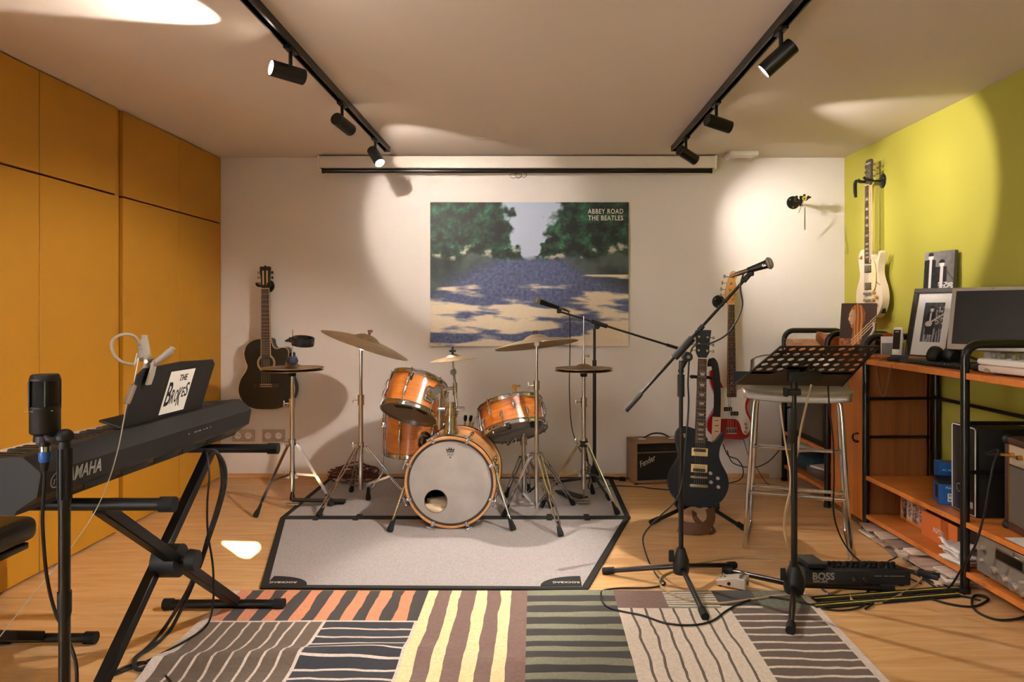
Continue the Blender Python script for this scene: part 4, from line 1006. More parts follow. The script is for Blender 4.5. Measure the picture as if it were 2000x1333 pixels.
def bl(x0, x1, y0, y1, n, th, bg, ln, wob, seed, horiz): patch(x0, x1, y0, y1, lines(n, th), [bg, ln], wob, seed, horiz, pair=True)
yq = 1.98
bl(xa1, xm, yq, yo-.012, 8, .17, 'umber', 'chalk', .010, 2, False)
patch(xm, xm+.012, yq, yo-.012, [0, 1], ['chalk'])
bl(xm+.012, xb1-.010, yq, yo-.012, 11, .20, 'navy', 'chalk', .012, 3, True)
patch(xb1-.010, xb1, yq, yo-.012, [0, 1], ['chalk'])
# near end of the rug, below the frame
patch(xa1, xb1, RY0, yq, even(16), ['sage', 'black'], .010, 9)
# butter / mauve
patch(xb1, -.031, RY0, RY1, [0, .10, .235, .335, .49, .60, .735, .84, 1.0], ['butter', 'mauve_brown'], .008, 4)
# sage / black
xs3 = .317
e = [0]; k = 0
random.seed(3)
while e[-1] < .985:
    e.append(min(1, e[-1]+(.030 if k % 2 else .022)*random.uniform(.8, 1.35))); k += 1
e[-1] = 1
patch(-.031, xs3, RY0, RY1, e, ['sage', 'black'], .008, 5, True)
# top row on the amplifier side
yt = 2.745
patch(xs3, .515, yt, RY1, [0, 1], ['mauve_brown'])
bl(.515, .715, yt, RY1, 8, .5, 'sage', 'cream', .006, 6, True)
patch(.715, .875, yt+.02, RY1, [0, 1], ['charcoal'])
patch(.715, .875, yt, yt+.02, [0, 1], ['chalk'])
bl(.875, RX1-.03, yt, RY1, 6, .12, 'moss', 'mole', .006, 7, False)
bl(xs3, .745, RY0, yt, 8, .17, 'cream', 'mole', .010, 8, False)
bl(.745, RX1-.03, RY0, yt, 25, .24, 'mole', 'cream', .014, 10, True)
patch(RX1-.03, RX1, RY0, RY1, [0, 1], ['chalk'])
# folded edge down to the floor, all around
for (xA, yA), (xB, yB) in (((RX0, RY0), (RX1, RY0)), ((RX1, RY0), (RX1, RY1)), ((RX1, RY1), (RX0, RY1)), ((RX0, RY1), (RX0, RY0))):
    n = 70
    for i in range(n):
        p = [(xA+(xB-xA)*q, yA+(yB-yA)*q) for q in (i/n, (i+1)/n)]
        rug.add([(p[0][0], p[0][1], .0005), (p[1][0], p[1][1], .0005), (p[1][0], p[1][1], rz(*p[1])), (p[0][0], p[0][1], rz(*p[0]))], [(0, 1, 2, 3)], RN.index('mole'))
me_ = bpy.data.meshes.new('rug'); me_.from_pydata([tuple(v) for v in rug.V], [], rug.Fc)
for nm in RN: me_.materials.append(RC[nm])
for p, i in zip(me_.polygons, rug.MI): p.material_index = i; p.use_smooth = False
o = bpy.data.objects.new('rug', me_); COL.objects.link(o); tag(o, 'patchwork striped rug in terracotta, butter, sage and brown on the plywood floor', 'rug')
# ================================================================ microphones, music stand, stool, amplifier
MESH = mat('mic_mesh', (150, 146, 140), .45, metal=.5, var=.25, scale=600, bump=.6, bscale=900)
def dyn_mic(name, label, head, tail, n3=False):
    head = Vector(head); tail = Vector(tail); d = (head-tail).normalized()
    t = thing(name, label, 'microphone', tail, group='handheld microphones on boom stands')
    M = orient(tail, d); L = (head-tail).length
    MB().lathe([(0, 0), (.011, 0), (.012, .004), (.0175, L*.72), (.019, L*.74), (.019, L*.76)], M, 22).build('handle', BLK, t)
    MB().lathe([(.019, L*.75), (.0225, L*.77), (.0245, L*.83), (.0245, L*.86), (.0225, L*.93), (.014, L*.985), (0, L)], M, 24).build('grille', MESH, t)
    MB().torus(.0246, .0022, M @ Matrix.Translation((0, 0, L*.845)), 24, 6).build('band', DSTEEL, t)
    MB().cyl(tail-d*.045, tail+d*.002, .0095, seg=14).cyl(tail-d*.075, tail-d*.045, .005, .008, seg=12).build('plug', DSTEEL, t)
    return t, M, L
def base3(t, c, feet, zh, r=.0105, hubr=.03):
    x, y = c
    MB().lathe([(0, .0), (hubr, .0), (hubr*1.15, .02), (hubr*1.1, .055), (hubr*.7, .09), (hubr*.55, .105), (0, .105)], Matrix.Translation((x, y, zh-.03)), 20).build('hub', BLKP, t)
    MB().box((x-hubr-.012, y-.01, zh+.045), (.022, .012, .05), bev=.005).build('clamp_knob', BLKP, t)
    for f in feet:
        f = Vector((f[0], f[1], f[2] if len(f) > 2 else .013)); a = Vector((x, y, zh)); d = (f-a).normalized()
        lg = MB().cyl(a+d*.02, f, r, seg=14).build('leg', BLKG, t)
        MB().cyl(f-d*.045, f+d*.004, r*1.4, r*1.5, seg=14).build('rubber_foot', RUB, lg)
# ---- vocal microphone stand
c = F(1330, 1146); cx_, cy_ = c.x, c.y
t = thing('microphone_stand', 'black boom microphone stand in front of the dark blue guitar', 'microphone stand', (cx_, cy_, 0), group='black boom microphone stands')
f1, f2, f3 = F(1180, 1122), F(1434, 1110), F(1377, 1216)
base3(t, (cx_, cy_), [(f1.x, f1.y), (f2.x, f2.y), (f3.x, f3.y, .022)], .085)
ztop = P(1340, 705, cy_).z
MB().cyl((cx_, cy_, .10), (cx_, cy_, P(0, 850, cy_).z), .0108, seg=16).cyl((cx_, cy_, P(0, 850, cy_).z-.01), (cx_, cy_, ztop), .0085, seg=16).build('pole', BLKG, t)
MB().cyl((cx_, cy_, P(0, 775, cy_).z), (cx_, cy_, P(0, 732, cy_).z), .015, seg=16).cyl((cx_, cy_, P(0, 728, cy_).z), (cx_, cy_, P(0, 722, cy_).z), .012, seg=16).build('clutch', BLKP, t)
jt = P(1342, 697, cy_)
MB().cyl(jt+Vector((0, -.02, 0)), jt+Vector((0, .02, 0)), .020, seg=20).cyl((cx_, cy_, ztop-.03), jt, .012, seg=14).build('swivel', BLKP, t)
MB().cyl(jt+Vector((.0, -.03, 0)), jt+Vector((0, -.02, 0)), .007, seg=10).build('swivel_screw', STEEL, t)
b0, b1 = P(1222, 803, cy_-.03), P(1456, 545, cy_-.03)
dv = (b1-b0).normalized()
bm_ = MB().cyl(b0, b1, .0062, seg=14).build('boom', BLKG, t)
MB().cyl(b0, b0+dv*.085, .0105, .0105, seg=14).cyl(b0+dv*.085, b0+dv*.10, .0105, .007, seg=14).build('counterweight', BLKP, bm_)
q0, q1 = P(1317, 699, cy_-.03), P(1352, 661, cy_-.03)
MB().cyl(q0, q1, .016, seg=16).build('boom_clamp', BLKP, t)
MB().cyl(P(1365, 646, cy_-.03), P(1373, 637, cy_-.03), .0105, seg=14).build('boom_collar', BLKP, bm_)
MB().cyl(b1-dv*.012, b1+dv*.03, .0115, .010, seg=14).box(b1+dv*.035, (.02, .026, .03), bev=.006).build('mic_clip', BLKP, bm_)
mh, mt_ = P(1510, 512, cy_-.06), P(1460, 529, cy_-.03)
mic, Mm, Lm = dyn_mic('microphone', 'black handheld microphone marked 3 on the vocal boom stand', mh, mt_, True)
text('number', '3', .026, axes(mt_.lerp(mh, .60)+Vector((0, -.0185, .0)), Vector((.28, -.03, -.95)).normalized(), Vector((.95, 0, .28)).normalized(), (0, -1, 0)), LET, mic, extr=.0012, offset=.001)
# ---- drum microphone stand
cx2, cy2 = P(1161, 900, 4.62).x, 4.62
t = thing('microphone_stand', 'black boom microphone stand behind the hi-hat by the back wall', 'microphone stand', (cx2, cy2, 0), group='black boom microphone stands')
f1 = F(1219, 940); f2 = F(1190, 982); f3 = F(1083, 950)
base3(t, (cx2, cy2), [(f1.x, f1.y-.0, .013), (f2.x, f2.y, .025), (f3.x, f3.y, .025)], .075, .010, .028)
MB().cyl((cx2, cy2, .1), (cx2, cy2, P(0, 716, cy2).z), .0115, seg=16).cyl((cx2, cy2, P(0, 716, cy2).z), (cx2, cy2, P(0, 642, cy2).z), .0085, seg=14).build('pole', BLKG, t)
MB().cyl((cx2, cy2, P(0, 722, cy2).z), (cx2, cy2, P(0, 704, cy2).z), .0135, seg=14).build('clutch', BLKP, t)
jt = P(1166, 638, cy2)
MB().cyl(jt+Vector((0, -.018, 0)), jt+Vector((0, .018, 0)), .018, seg=18).build('swivel', BLKP, t)
b0, b1 = P(1325, 681, cy2-.02), P(1090, 608, cy2-.02)
bm_ = MB().cyl(b0, b1, .0065, seg=12).cyl(b0, b0.lerp(b1, .10), .010, seg=12).cyl(P(1155, 628, cy2-.02), P(1186, 638, cy2-.02), .014, seg=14).build('boom', BLKG, t)
MB().box(P(1092, 608, cy2-.02), (.03, .03, .03), bev=.008).build('mic_clip', BLKP, bm_)
dyn_mic('microphone', 'black handheld microphone with grey ball grille in front of the poster', P(1043, 586, cy2-.02), P(1092, 602, cy2-.02))
# ---- music stand
c = F(1551, 1168); cx3, cy3 = c.x, c.y
t = thing('music_stand', 'black music stand with a perforated metal tray in front of the stool', 'music stand', (cx3, cy3, 0))
f1, f2, f3 = F(1416, 1120), F(1742, 1157), F(1544, 1244)
base3(t, (cx3, cy3), [(f1.x, f1.y), (f2.x, f2.y), (f3.x, f3.y, .022)], .052, .0115, .036)
zt = P(0, 745, cy3).z
MB().cyl((cx3, cy3, .1), (cx3, cy3, P(0, 850, cy3).z), .0125, seg=16).cyl((cx3, cy3, P(0, 862, cy3).z), (cx3, cy3, zt), .009, seg=16).build('pole', BLKG, t)
MB().box((cx3-.008, cy3, P(0, 832, cy3).z), (.030, .032, .14), bev=.008).build('grip_clutch', BLKP, t)
MB().cyl((cx3, cy3, P(0, 770, cy3).z), (cx3, cy3, zt+.03), .014, seg=14).cyl((cx3-.03, cy3-.01, P(0, 766, cy3).z), (cx3+.02, cy3-.01, P(0, 766, cy3).z), .014, seg=14).box((cx3-.038, cy3-.01, P(0, 766, cy3).z), (.012, .036, .036), bev=.005).build('tilt_joint', BLKP, t)
BLc = P(1436, 752, 2.90); BRc = P(1644, 755, 2.98); TLc = P(1524, 678, 2.62); TRc = P(1716, 677, 2.66)
ux = (BRc-BLc); vy = ((TLc+TRc)-(BLc+BRc))/2
def tray_pt(u, v): return (BLc*(1-u)+BRc*u)*(1-v)+(TLc*(1-u)+TRc*u)*v
nrm = (BRc-BLc).cross(TLc-BLc).normalized()                # towards the viewer
# perforated sheet: a cell grid where each cell with a hole is a square ring around an ellipse
tr = MB(); nx, ny = 10, 8
holes = {(i, j) for j in range(3, 8) for i in range(10)}
th = .0016
def cellpts(i, j, k=12):
    u0, u1, v0, v1 = i/nx, (i+1)/nx, j/ny, (j+1)/ny; cu, cv = (u0+u1)/2, (v0+v1)/2
    inn = []; out = []
    for q in range(k):
        a = 2*PI*q/k+PI/4; ca, sa_ = math.cos(a), math.sin(a); s_ = max(abs(ca), abs(sa_))
        out.append((cu+ca/s_*(u1-u0)/2, cv+sa_/s_*(v1-v0)/2)); inn.append((cu+ca*(u1-u0)*.30, cv+sa_*(v1-v0)*.30))
    return inn, out
for j in range(ny):
    for i in range(nx):
        u0, u1, v0, v1 = i/nx, (i+1)/nx, j/ny, (j+1)/ny
        for s in (0, 1):
            of = nrm*(-th*s)
            if (i, j) in holes and not (j in (3,) and i in (3, 4)):
                inn, out = cellpts(i, j); k = len(inn)
                vs = [tray_pt(*p)+of for p in inn]+[tray_pt(*p)+of for p in out]
                tr.add(vs, [(q, (q+1) % k, k+(q+1) % k, k+q) for q in range(k)])
                if s == 0:
                    vs2 = [tray_pt(*p) for p in inn]+[tray_pt(*p)-nrm*th for p in inn]
                    tr.add(vs2, [(q, (q+1) % k, k+(q+1) % k, k+q) for q in range(k)])
            else: tr.add([tray_pt(u0, v0)+of, tray_pt(u1, v0)+of, tray_pt(u1, v1)+of, tray_pt(u0, v1)+of], [(0, 1, 2, 3)])
TRAY = mat('black_sheet_metal', (22, 20, 18), .45, metal=.2, var=.1)
trb = tr.build('tray', TRAY, t)
hm = MB()
for a, b in (((0, 0), (0, 1)), ((0, 1), (1, 1)), ((1, 1), (1, 0))): hm.cyl(tray_pt(*a), tray_pt(*b), .004, seg=8)
hm.build('tray_hem', TRAY, trb)
lip = MB(); e0, e1 = tray_pt(0, 0), tray_pt(1, 0); back = -nrm*.055
lip.add([e0, e1, e1+back, e0+back, e0+back+vy.normalized()*.012, e1+back+vy.normalized()*.012], [(0, 1, 2, 3), (3, 2, 5, 4)])
lo = lip.build('ledge', TRAY, t); sm_ = lo.modifiers.new('thick', 'SOLIDIFY'); sm_.thickness = .0016
bk = tray_pt(.50, .32)
MB().box(bk+nrm*.010, (.11, .03, .05), bev=.008).cyl((cx3, cy3, zt), bk+nrm*.012, .013, seg=14).build('tray_bracket', BLKP, t)
m = MB()
for k in range(7): q = bk+nrm*.018+Vector((random.uniform(-.05, .05), random.uniform(-.01, .01), random.uniform(-.02, .03))); m.tube([q, q+Vector((.03, 0, .02)), q+Vector((.0, -.005, .035)), q+Vector((-.03, 0, .01))], .0035, 6, 4)
m.build('cable_ties', BLKP, t)

# ---- bar stool
fl_, bl_, fr_ = F(1455, 1074), F(1485, 1023), F(1662, 1097)
xdir = (fr_-fl_).normalized(); wid = (fr_-fl_).length; ydir = Vector((-xdir.y, xdir.x, 0)); dep = .43
o0 = fl_; rt = .0105; hs = .735
def S(a, b, z): return o0+xdir*(a*wid)+ydir*(b*dep)+Vector((0, 0, z))
t = thing('bar_stool', 'chrome-legged bar stool with a moulded silver seat by the desk', 'stool', S(.5, .5, 0))
for a, q in ((0, 1), (1, -1)):
    pts = [S(a+q*.16, .16, hs), S(a+q*.115, .155, hs-.004), S(a+q*.085, .145, hs-.03), S(a+q*.075, .13, hs-.08), S(a, .0, .03), S(a, .015, rt+.001), S(a, .05, rt), S(a, .95, rt), S(a, .985, rt+.001), S(a, 1., .03), S(a+q*.075, .87, hs-.08), S(a+q*.085, .855, hs-.03), S(a+q*.115, .845, hs-.004), S(a+q*.16, .84, hs)]
    MB().tube(pts, rt, 12).build('side_frame', CHR, t)
for b_, z in ((.035, .27), (.93, .43), (.96, .215)):
    k = z/hs; MB().cyl(S(.075*k, .5+(b_-.5)*(1-.25*k), z), S(1-.075*k, .5+(b_-.5)*(1-.25*k), z), .0095, seg=12).build('footrest' if b_ < .5 else 'cross_bar', CHR, t)
# seat shell: profile swept across the width, slightly dished with a curved-up back
prof = [(-.10, -.030), (-.09, -.010), (-.05, .004), (.10, .0), (.35, -.004), (.62, .0), (.82, .014), (.93, .04), (.985, .075), (1.02, .12), (1.045, .165)]
prof = [(p.x, p.y) for p in catmull([(a, b, 0) for a, b in prof], 3)]
vs = []; fs = []; nu = 18; nv = len(prof)
for i in range(nu+1):
    u = i/nu; e = abs(2*u-1)
    for j, (b_, z) in enumerate(prof):
        back_t = max(0, min(1, (b_-.9)/.12)); edge = 1-.05*(1-min(1, (b_+.10)/.08))-.06*back_t
        uu = .5+(u-.5)*edge*1.06
        vs.append(S(uu, b_, hs+.014+z+.016*e**3*(1-back_t)-.035*(e**6)*back_t))
for i in range(nu):
    for j in range(nv-1): fs.append((i*nv+j, (i+1)*nv+j, (i+1)*nv+j+1, i*nv+j+1))
st_o = MB().add(vs, fs).build('seat', SILVER, t, angle=60); md = st_o.modifiers.new('thick', 'SOLIDIFY'); md.thickness = .011; md.offset = -1
st_o.data.materials.append(wood('birch_edge', (196, 150, 96), (168, 120, 70), (4, 4, 60), .5)); md.material_offset_rim = 1

# ---- brown combo amplifier
a0 = F(1240, 948); yawv = Vector((.985, .17, 0)).normalized(); nv_ = Vector((yawv.y, -yawv.x, 0))
AW, AH, AD = .37, .285, .19
M = axes(a0, yawv, -nv_, (0, 0, 1))
t = thing('combo_amplifier', 'small brown combo amplifier with black grille standing by the back wall', 'amplifier', M=M)
TOLEX = mat('brown_tolex', (146, 110, 80), .65, var=.12, scale=60, bump=.5, bscale=500)
tl = MB()
tl.box2((0, 0, .008), (.018, AD, AH), bev=.004).box2((AW-.018, 0, .008), (AW, AD, AH), bev=.004).box2((0, 0, AH-.018), (AW, AD, AH), bev=.004).box2((0, 0, .008), (AW, AD, .024), bev=.004).box2((.01, .03, .015), (AW-.01, AD-.005, AH-.01))
tl.build('cabinet', TOLEX, t, local=True)
gr = MB().box2((.018, .008, .024), (AW-.018, .016, AH-.075)).build('grille_cloth', mat('black_grille', (20, 18, 16), .9, var=.3, scale=700, bump=.5, bscale=900), t, local=True)
ctl = MB().add([(.018, .004, AH-.072), (AW-.018, .004, AH-.072), (AW-.018, .02, AH-.020), (.018, .02, AH-.020)], [(0, 1, 2, 3)]).build('control_panel', BLKG, t, local=True)
MB().box2((.018, .002, AH-.080), (AW-.018, .018, AH-.071)).build('trim_strip', mat('silver_brown_trim', (120, 104, 84), .4, metal=.5), t, local=True)
for k in range(11):
    x = .05+k*(AW-.10)/10; MB().cyl((x, .012, AH-.052), (x, -.006, AH-.056), .0085, .007, seg=12).build('knob', BLKP, ctl, local=True)
MB().box2((.004, -.002, .012), (AW-.004, .008, .026), bev=.002).build('front_edge', mat('worn_brown_edge', (140, 106, 76), .6), t, local=True)
for x in (.012, AW-.012):
    for y in (.012, AD-.012): MB().cyl((x, y, 0), (x, y, .012), .012, seg=10).build('foot', RUB, t, local=True)
MB().tube([(.085, AD*.4, AH), (.10, AD*.4, AH+.016), (.15, AD*.4, AH+.036), (.21, AD*.4, AH+.034), (.255, AD*.4, AH+.014), (.27, AD*.4, AH)], .0055, 8, 5).build('handle', BLKP, t, local=True)
for x in (.075, .285): MB().box((x, AD*.4, AH+.003), (.05, .022, .006), bev=.002).build('handle_plate', WHITEP, t, local=True)
text('lettering', 'Fender', .056, Matrix.Translation((.085, .006, .150)) @ Matrix.Rotation(PI/2, 4, 'X') @ Matrix.Rotation(.42, 4, 'Z'), mat('silver_script', (200, 186, 164), .35, metal=.6), gr, extr=.001, shear=.35, sx=.72, offset=.0008, local=True)
MB().box((.10, .0065, .118), (.09, .002, .0035), Matrix(), bev=0).build('underline', MATS['silver_script'], gr, local=True) if False else None
# ================================================================ digital piano on its X-stand
KN = Vector((-1.172, 1.70, 0)); KF = Vector((-1.112, 2.81, 0)); kd = (KF-KN).normalized(); KL = (KF-KN).length
kx = Vector((kd.y, -kd.x, 0))                                # from the keys towards the back of the piano (to the right in the photo)
ZK0, ZK1 = .660, .800
MK = axes(KN+Vector((0, 0, ZK0)), kx, kd, (0, 0, 1))          # local: x 0 at the back edge, negative towards the player, y along, z up
t = thing('digital_piano', 'black digital piano on a folding stand seen from behind', 'piano', M=MK)
SHELL = mat('charcoal_shell', (22, 21, 21), .6, var=.06, bump=.1, bscale=500)
hgt = ZK1-ZK0
prof = [(-.045, hgt), (-.006, .108), (0, .100), (-.010, .045), (-.06, .012), (-.065, .0), (-.235, .0), (-.252, .03), (-.252, .085), (-.235, .098), (-.085, .098), (-.085, hgt-.003), (-.080, hgt)]
m = MB(); n = len(prof)
vs = [(x, 0.03, z) for x, z in prof]+[(x, KL-.03, z) for x, z in prof]
m.add(vs, [(i, (i+1) % n, n+(i+1) % n, n+i) for i in range(n)]); m.build('case', SHELL, t, local=True, angle=20)
endp = [(-.045, hgt), (-.006, .108), (0, .100), (-.010, .045), (-.06, .012), (-.065, .0), (-.235, .0), (-.252, .03), (-.252, .110), (-.235, .128), (-.085, hgt-.002), (-.080, hgt)]
for a, b in ((0, .03), (KL-.03, KL)):
    vs = [(x, a, z) for x, z in endp]+[(x, b, z) for x, z in endp]; n = len(endp)
    MB().add(vs, [(i, (i+1) % n, n+(i+1) % n, n+i) for i in range(n)]+[tuple(range(n)), tuple(range(2*n-1, n-1, -1))]).build('end_block', SHELL, t, local=True, angle=20)
# vents and port recess on the back
for k in range(5): MB().box((-.034, .26+k*.16, .026), (.004, .13, .022), Matrix.Translation((0, 0, 0)), bev=.002).build('underside_panel', BLKP, t, local=True)
# keys
WK = mat('white_key', (226, 214, 196), .35, var=.02); BK = mat('black_key', (14, 14, 14), .35)
nw = 43; kw = (KL-.064)/nw; wk = None; bk_ = None
for i in range(nw):
    M_ = Matrix.Translation((0, .032+i*kw, 0))
    if wk is None:
        wk = MB().box2((-.248, .0006, .098), (-.086, kw-.0006, .122), bev=.0012, seg=1).build('white_key', WK, t, local=True); wk.matrix_basis = M_
        bk_ = MB().prism([(-.190, .121), (-.185, .133), (-.180, .135), (-.087, .135), (-.087, .121)], -.0055, .0055, Matrix(((1, 0, 0, 0), (0, 0, 1, 0), (0, 1, 0, 0), (0, 0, 0, 1))), bev=.001, seg=1).build('black_key', BK, t, local=True); bk_.matrix_basis = Matrix.Translation((0, .032+kw, 0))
    else:
        share(wk, M_, t)
        if i % 7 in (0, 1, 3, 4, 5) and i < nw-1: share(bk_, Matrix.Translation((0, .032+(i+1)*kw, 0)), t)
# logo on the back: slanted upper back face runs from (-.045,hgt) to (-.004,.095); lettering on the lower vertical face
nrm_b = Vector((1, 0, -.18)).normalized(); up_b = Vector((.18, 0, 1)).normalized()
LOGO = mat('grey_logo', (150, 146, 140), .5)
zl = .060
def back_m(y, z): return Matrix(((0, up_b.x, nrm_b.x, -.005+(z-.0725)*.18), (1, 0, 0, y), (0, up_b.z, nrm_b.z, z), (0, 0, 0, 1)))
text('lettering', 'YAMAHA', .050, back_m(.149, .074) @ Matrix.Translation((0, 0, .0012)), LOGO, t, extr=.0006, sx=.74, offset=.0010, local=True)
lg = MB().torus(.0185, .0017, back_m(.056, .074) @ Matrix.Translation((0, 0, .0012)), 30, 6, sq=.4)
for k in range(3): a = PI/2+k*2*PI/3; lg.box((.008*math.cos(a), .008*math.sin(a), .0012), (.003, .014, .001), back_m(.056, .074) @ Matrix())
lg.build('tuning_fork_emblem', LOGO, t, local=True)
m = MB()
for k, y in enumerate((.66, .70, .715, .73, .755, .775, .80)): m.box((0, 0, .001), (.012 if k % 2 else .006, .004, .0008), back_m(y, .082))
o_ = m.build('port_markings', LOGO, t, local=True); o_['kind'] = 'stuff'
# music rest
rb = t
r0 = Vector((-.09, .40, hgt)); RWd = .445
ml = MB()
lean = Vector((.055, 0, .178)); ln = lean.normalized(); nn = Vector((ln.z, 0, -ln.x))
outl = [(0, 0), (RWd, 0), (RWd+.004, .165), (RWd-.02, .183), (RWd*.5, .190), (.02, .183), (-.004, .165)]
MR = Matrix(((0, ln.x, nn.x, r0.x+.030), (1, 0, 0, r0.y), (0, ln.z, nn.z, r0.z+.001), (0, 0, 0, 1)))
mr = thing('music_rest', 'black music rest board standing on the digital piano', 'music rest', M=MK @ MR)
MB().prism(outl, -.006, 0, bev=.0015, seg=1).build('board', SHELL, mr, local=True)
MB().prism([(-.004, .160), (RWd+.004, .160), (RWd*.9, .1625), (.04, .1625)], .0002, .0015).build('ridge', BLKP, mr, local=True)
MB().box((RWd/2, .004, -.035), (RWd+.02, .008, .07), bev=.003).build('ledge', BLKP, mr, local=True)
# sheet
sh = thing('paper_sheet', 'white sheet reading THE BROKES stuck to the back of the music rest', 'paper', M=MK @ MR @ Matrix.Translation((.245, .088, .0012)))
SKW = .115; SH = .145
MB().box((0, 0, 0), (SKW+.03, SH, .0008)).build('sheet', PAPER, sh, local=True)
text('lettering', 'THE', .030, Matrix.Translation((.012, .045, .0008)), INK, sh, extr=.0002, sx=.85, offset=.0005, local=True)
def fit(o, x0, x1, y0, y1):
    vs = o.data.vertices; ax, bx = min(v.co.x for v in vs), max(v.co.x for v in vs); ay, by = min(v.co.y for v in vs), max(v.co.y for v in vs)
    for v in vs: v.co.x = x0+(v.co.x-ax)/(bx-ax)*(x1-x0); v.co.y = y0+(v.co.y-ay)/(by-ay)*(y1-y0)
for ch, x0, x1, y0, y1 in (('B', -.062, -.034, -.045, .036), ('R', -.031, -.013, -.040, .008), ('O', -.010, .007, -.038, .006), ('K', .009, .029, -.052, .012), ('E', .030, .044, -.024, .010), ('S', .046, .064, -.024, .026)):
    fit(text('lettering', ch, .08, Matrix.Translation((0, 0, .0008)), INK, sh, extr=.0002, offset=.001, local=True), x0, x1, y0, y1)
# clip lamp
GREYP = mat('grey_plastic', (168, 158, 146), .45, var=.03)
WP = lambda x, y, z: (MK @ MR) @ Vector((x, y, z))
cl = thing('clip_lamp', 'small grey clip-on gooseneck lamp on the music rest', 'lamp', WP(.05, .19, 0))
tp = P(258, 718, 2.13)
j0 = WP(.035, .190, 0)
MB().prism([(-.012, 0), (.012, 0), (.014, .03), (.010, .062), (.014, .075), (-.010, .075), (-.012, .05)], .004, .010, axes(WP(.045, .135, .004), (kd), ln.x*kx+Vector((0, 0, ln.z)), (MK.to_3x3() @ nn))).build('jaw', GREYP, cl)
u_ = (MK.to_3x3() @ Vector((ln.x, 0, ln.z))).normalized(); n_ = (MK.to_3x3() @ nn).normalized()
MB().tube([WP(.045, .195, .004), WP(.048, .215, .020), WP(.052, .245, .040), WP(.054, .262, .046)], [.010, .010, .011, .008], 10, 4).build('jaw_handle', GREYP, cl)
MB().tube([WP(.04, .150, -.012), WP(.040, .205, -.010), WP(.036, .25, -.030), WP(.034, .275, -.036)], [.009, .011, .012, .009], 10, 4).build('jaw_handle', GREYP, cl)
MB().cyl(WP(.02, .205, -.002), WP(.07, .205, -.002), .006, seg=10).build('spring', DSTEEL, cl)
gp = [P(262, 712, 2.12), P(240, 708, 2.10), P(222, 692, 2.08), P(219, 668, 2.08), P(235, 655, 2.10), P(258, 655, 2.13), P(271, 668, 2.15), P(273, 678, 2.16)]
MB().tube(gp, .0042, 10, 6).build('gooseneck', GREYP, cl)
hq = P(273, 678, 2.16); hb_ = P(282, 698, 2.16)
MB().lathe([(0, -.004), (.006, -.002), (.008, .004), (.006, .009), (.010, .013), (.017, .026), (.018, .034), (.012, .042), (0, .044)], orient(hq, hb_-hq), 20).build('lamp_head', mat('silver_plastic', (176, 172, 166), .3, metal=.4), cl)
# lamp cord with inline switch
cw = thing('lamp_cord', 'thin pale cord with a clear inline switch hanging from the clip lamp', 'cable', P(255, 790, 2.1))
sw0, sw1 = P(262, 752, 2.10), P(247, 790, 2.08)
MB().tube([P(268, 690, 2.13), P(262, 715, 2.12), P(270, 700, 2.11), P(264, 735, 2.10), sw0], .0016, 6, 5).build('upper_cord', WHITEP, cw)
MB().tube([sw1, P(240, 830, 1.96), PXP(230, 880, -1.10), PXP(212, 940, -1.10), PXP(180, 1010, -1.11), PXP(120, 1095, -1.14), PXP(50, 1180, -1.22), PXP(-20, 1270, -1.3)], .0013, 6, 6).build('lower_cord', GREYP, cw)
MB().bar(sw0, sw1, .020, .012, bev=.003).build('inline_switch', mat('clear_plastic', (196, 178, 158), .25, trans=.6, var=.05), cw)
# ---- X stand
XS = mat('black_stand_steel', (10, 10, 9), .45, metal=.3, var=.08)
t = thing('keyboard_stand', 'black folding X-stand under the digital piano', 'keyboard stand', (-1.13, 2.27, 0))
def xbar(y0, z0, y1, z1, x, parent, nm='leg'): return MB().bar((x, y0, z0), (x, y1, z1), .034, .034, ref=(1, 0, 0), bev=.003).build(nm, XS, parent)
xbar(2.66, .628, 1.89, .03, -1.206, t); xbar(1.895, .628, 2.75, .03, -1.150, t)
for y, z in ((1.895, .636), (2.66, .636)):
    a = MB().cyl((-1.43, y, z), (-.957, y, z), .0165, seg=18).build('support_arm', XS, t)
    for x0, x1 in ((-.990, -.952), (-1.435, -1.40)): MB().cyl((x0, y, z), (x1, y, z), .0205, seg=18).build('end_cap', RUB, a)
for y in (1.89, 2.752):
    a = MB().cyl((-1.42, y, .021), (-.965, y, .021), .0165, seg=18).build('foot_bar', XS, t)
    for x0, x1 in ((-1.0, -.962), (-1.425, -1.39)): MB().cyl((x0, y, .021), (x1, y, .021), .0205, seg=18).build('end_cap', RUB, a)
pv = Vector((-1.165, 2.298, .347))
MB().cyl(pv+Vector((-.045, 0, 0)), pv+Vector((.03, 0, 0)), .052, seg=24).build('locking_disc', BLKP, t)
MB().cyl(pv+Vector((.03, 0, 0)), pv+Vector((.06, 0, 0)), .012, seg=12).cyl(pv+Vector((.055, 0, 0)), pv+Vector((.083, 0, 0)), .036, .032, seg=22).build('locking_knob', BLKP, t)
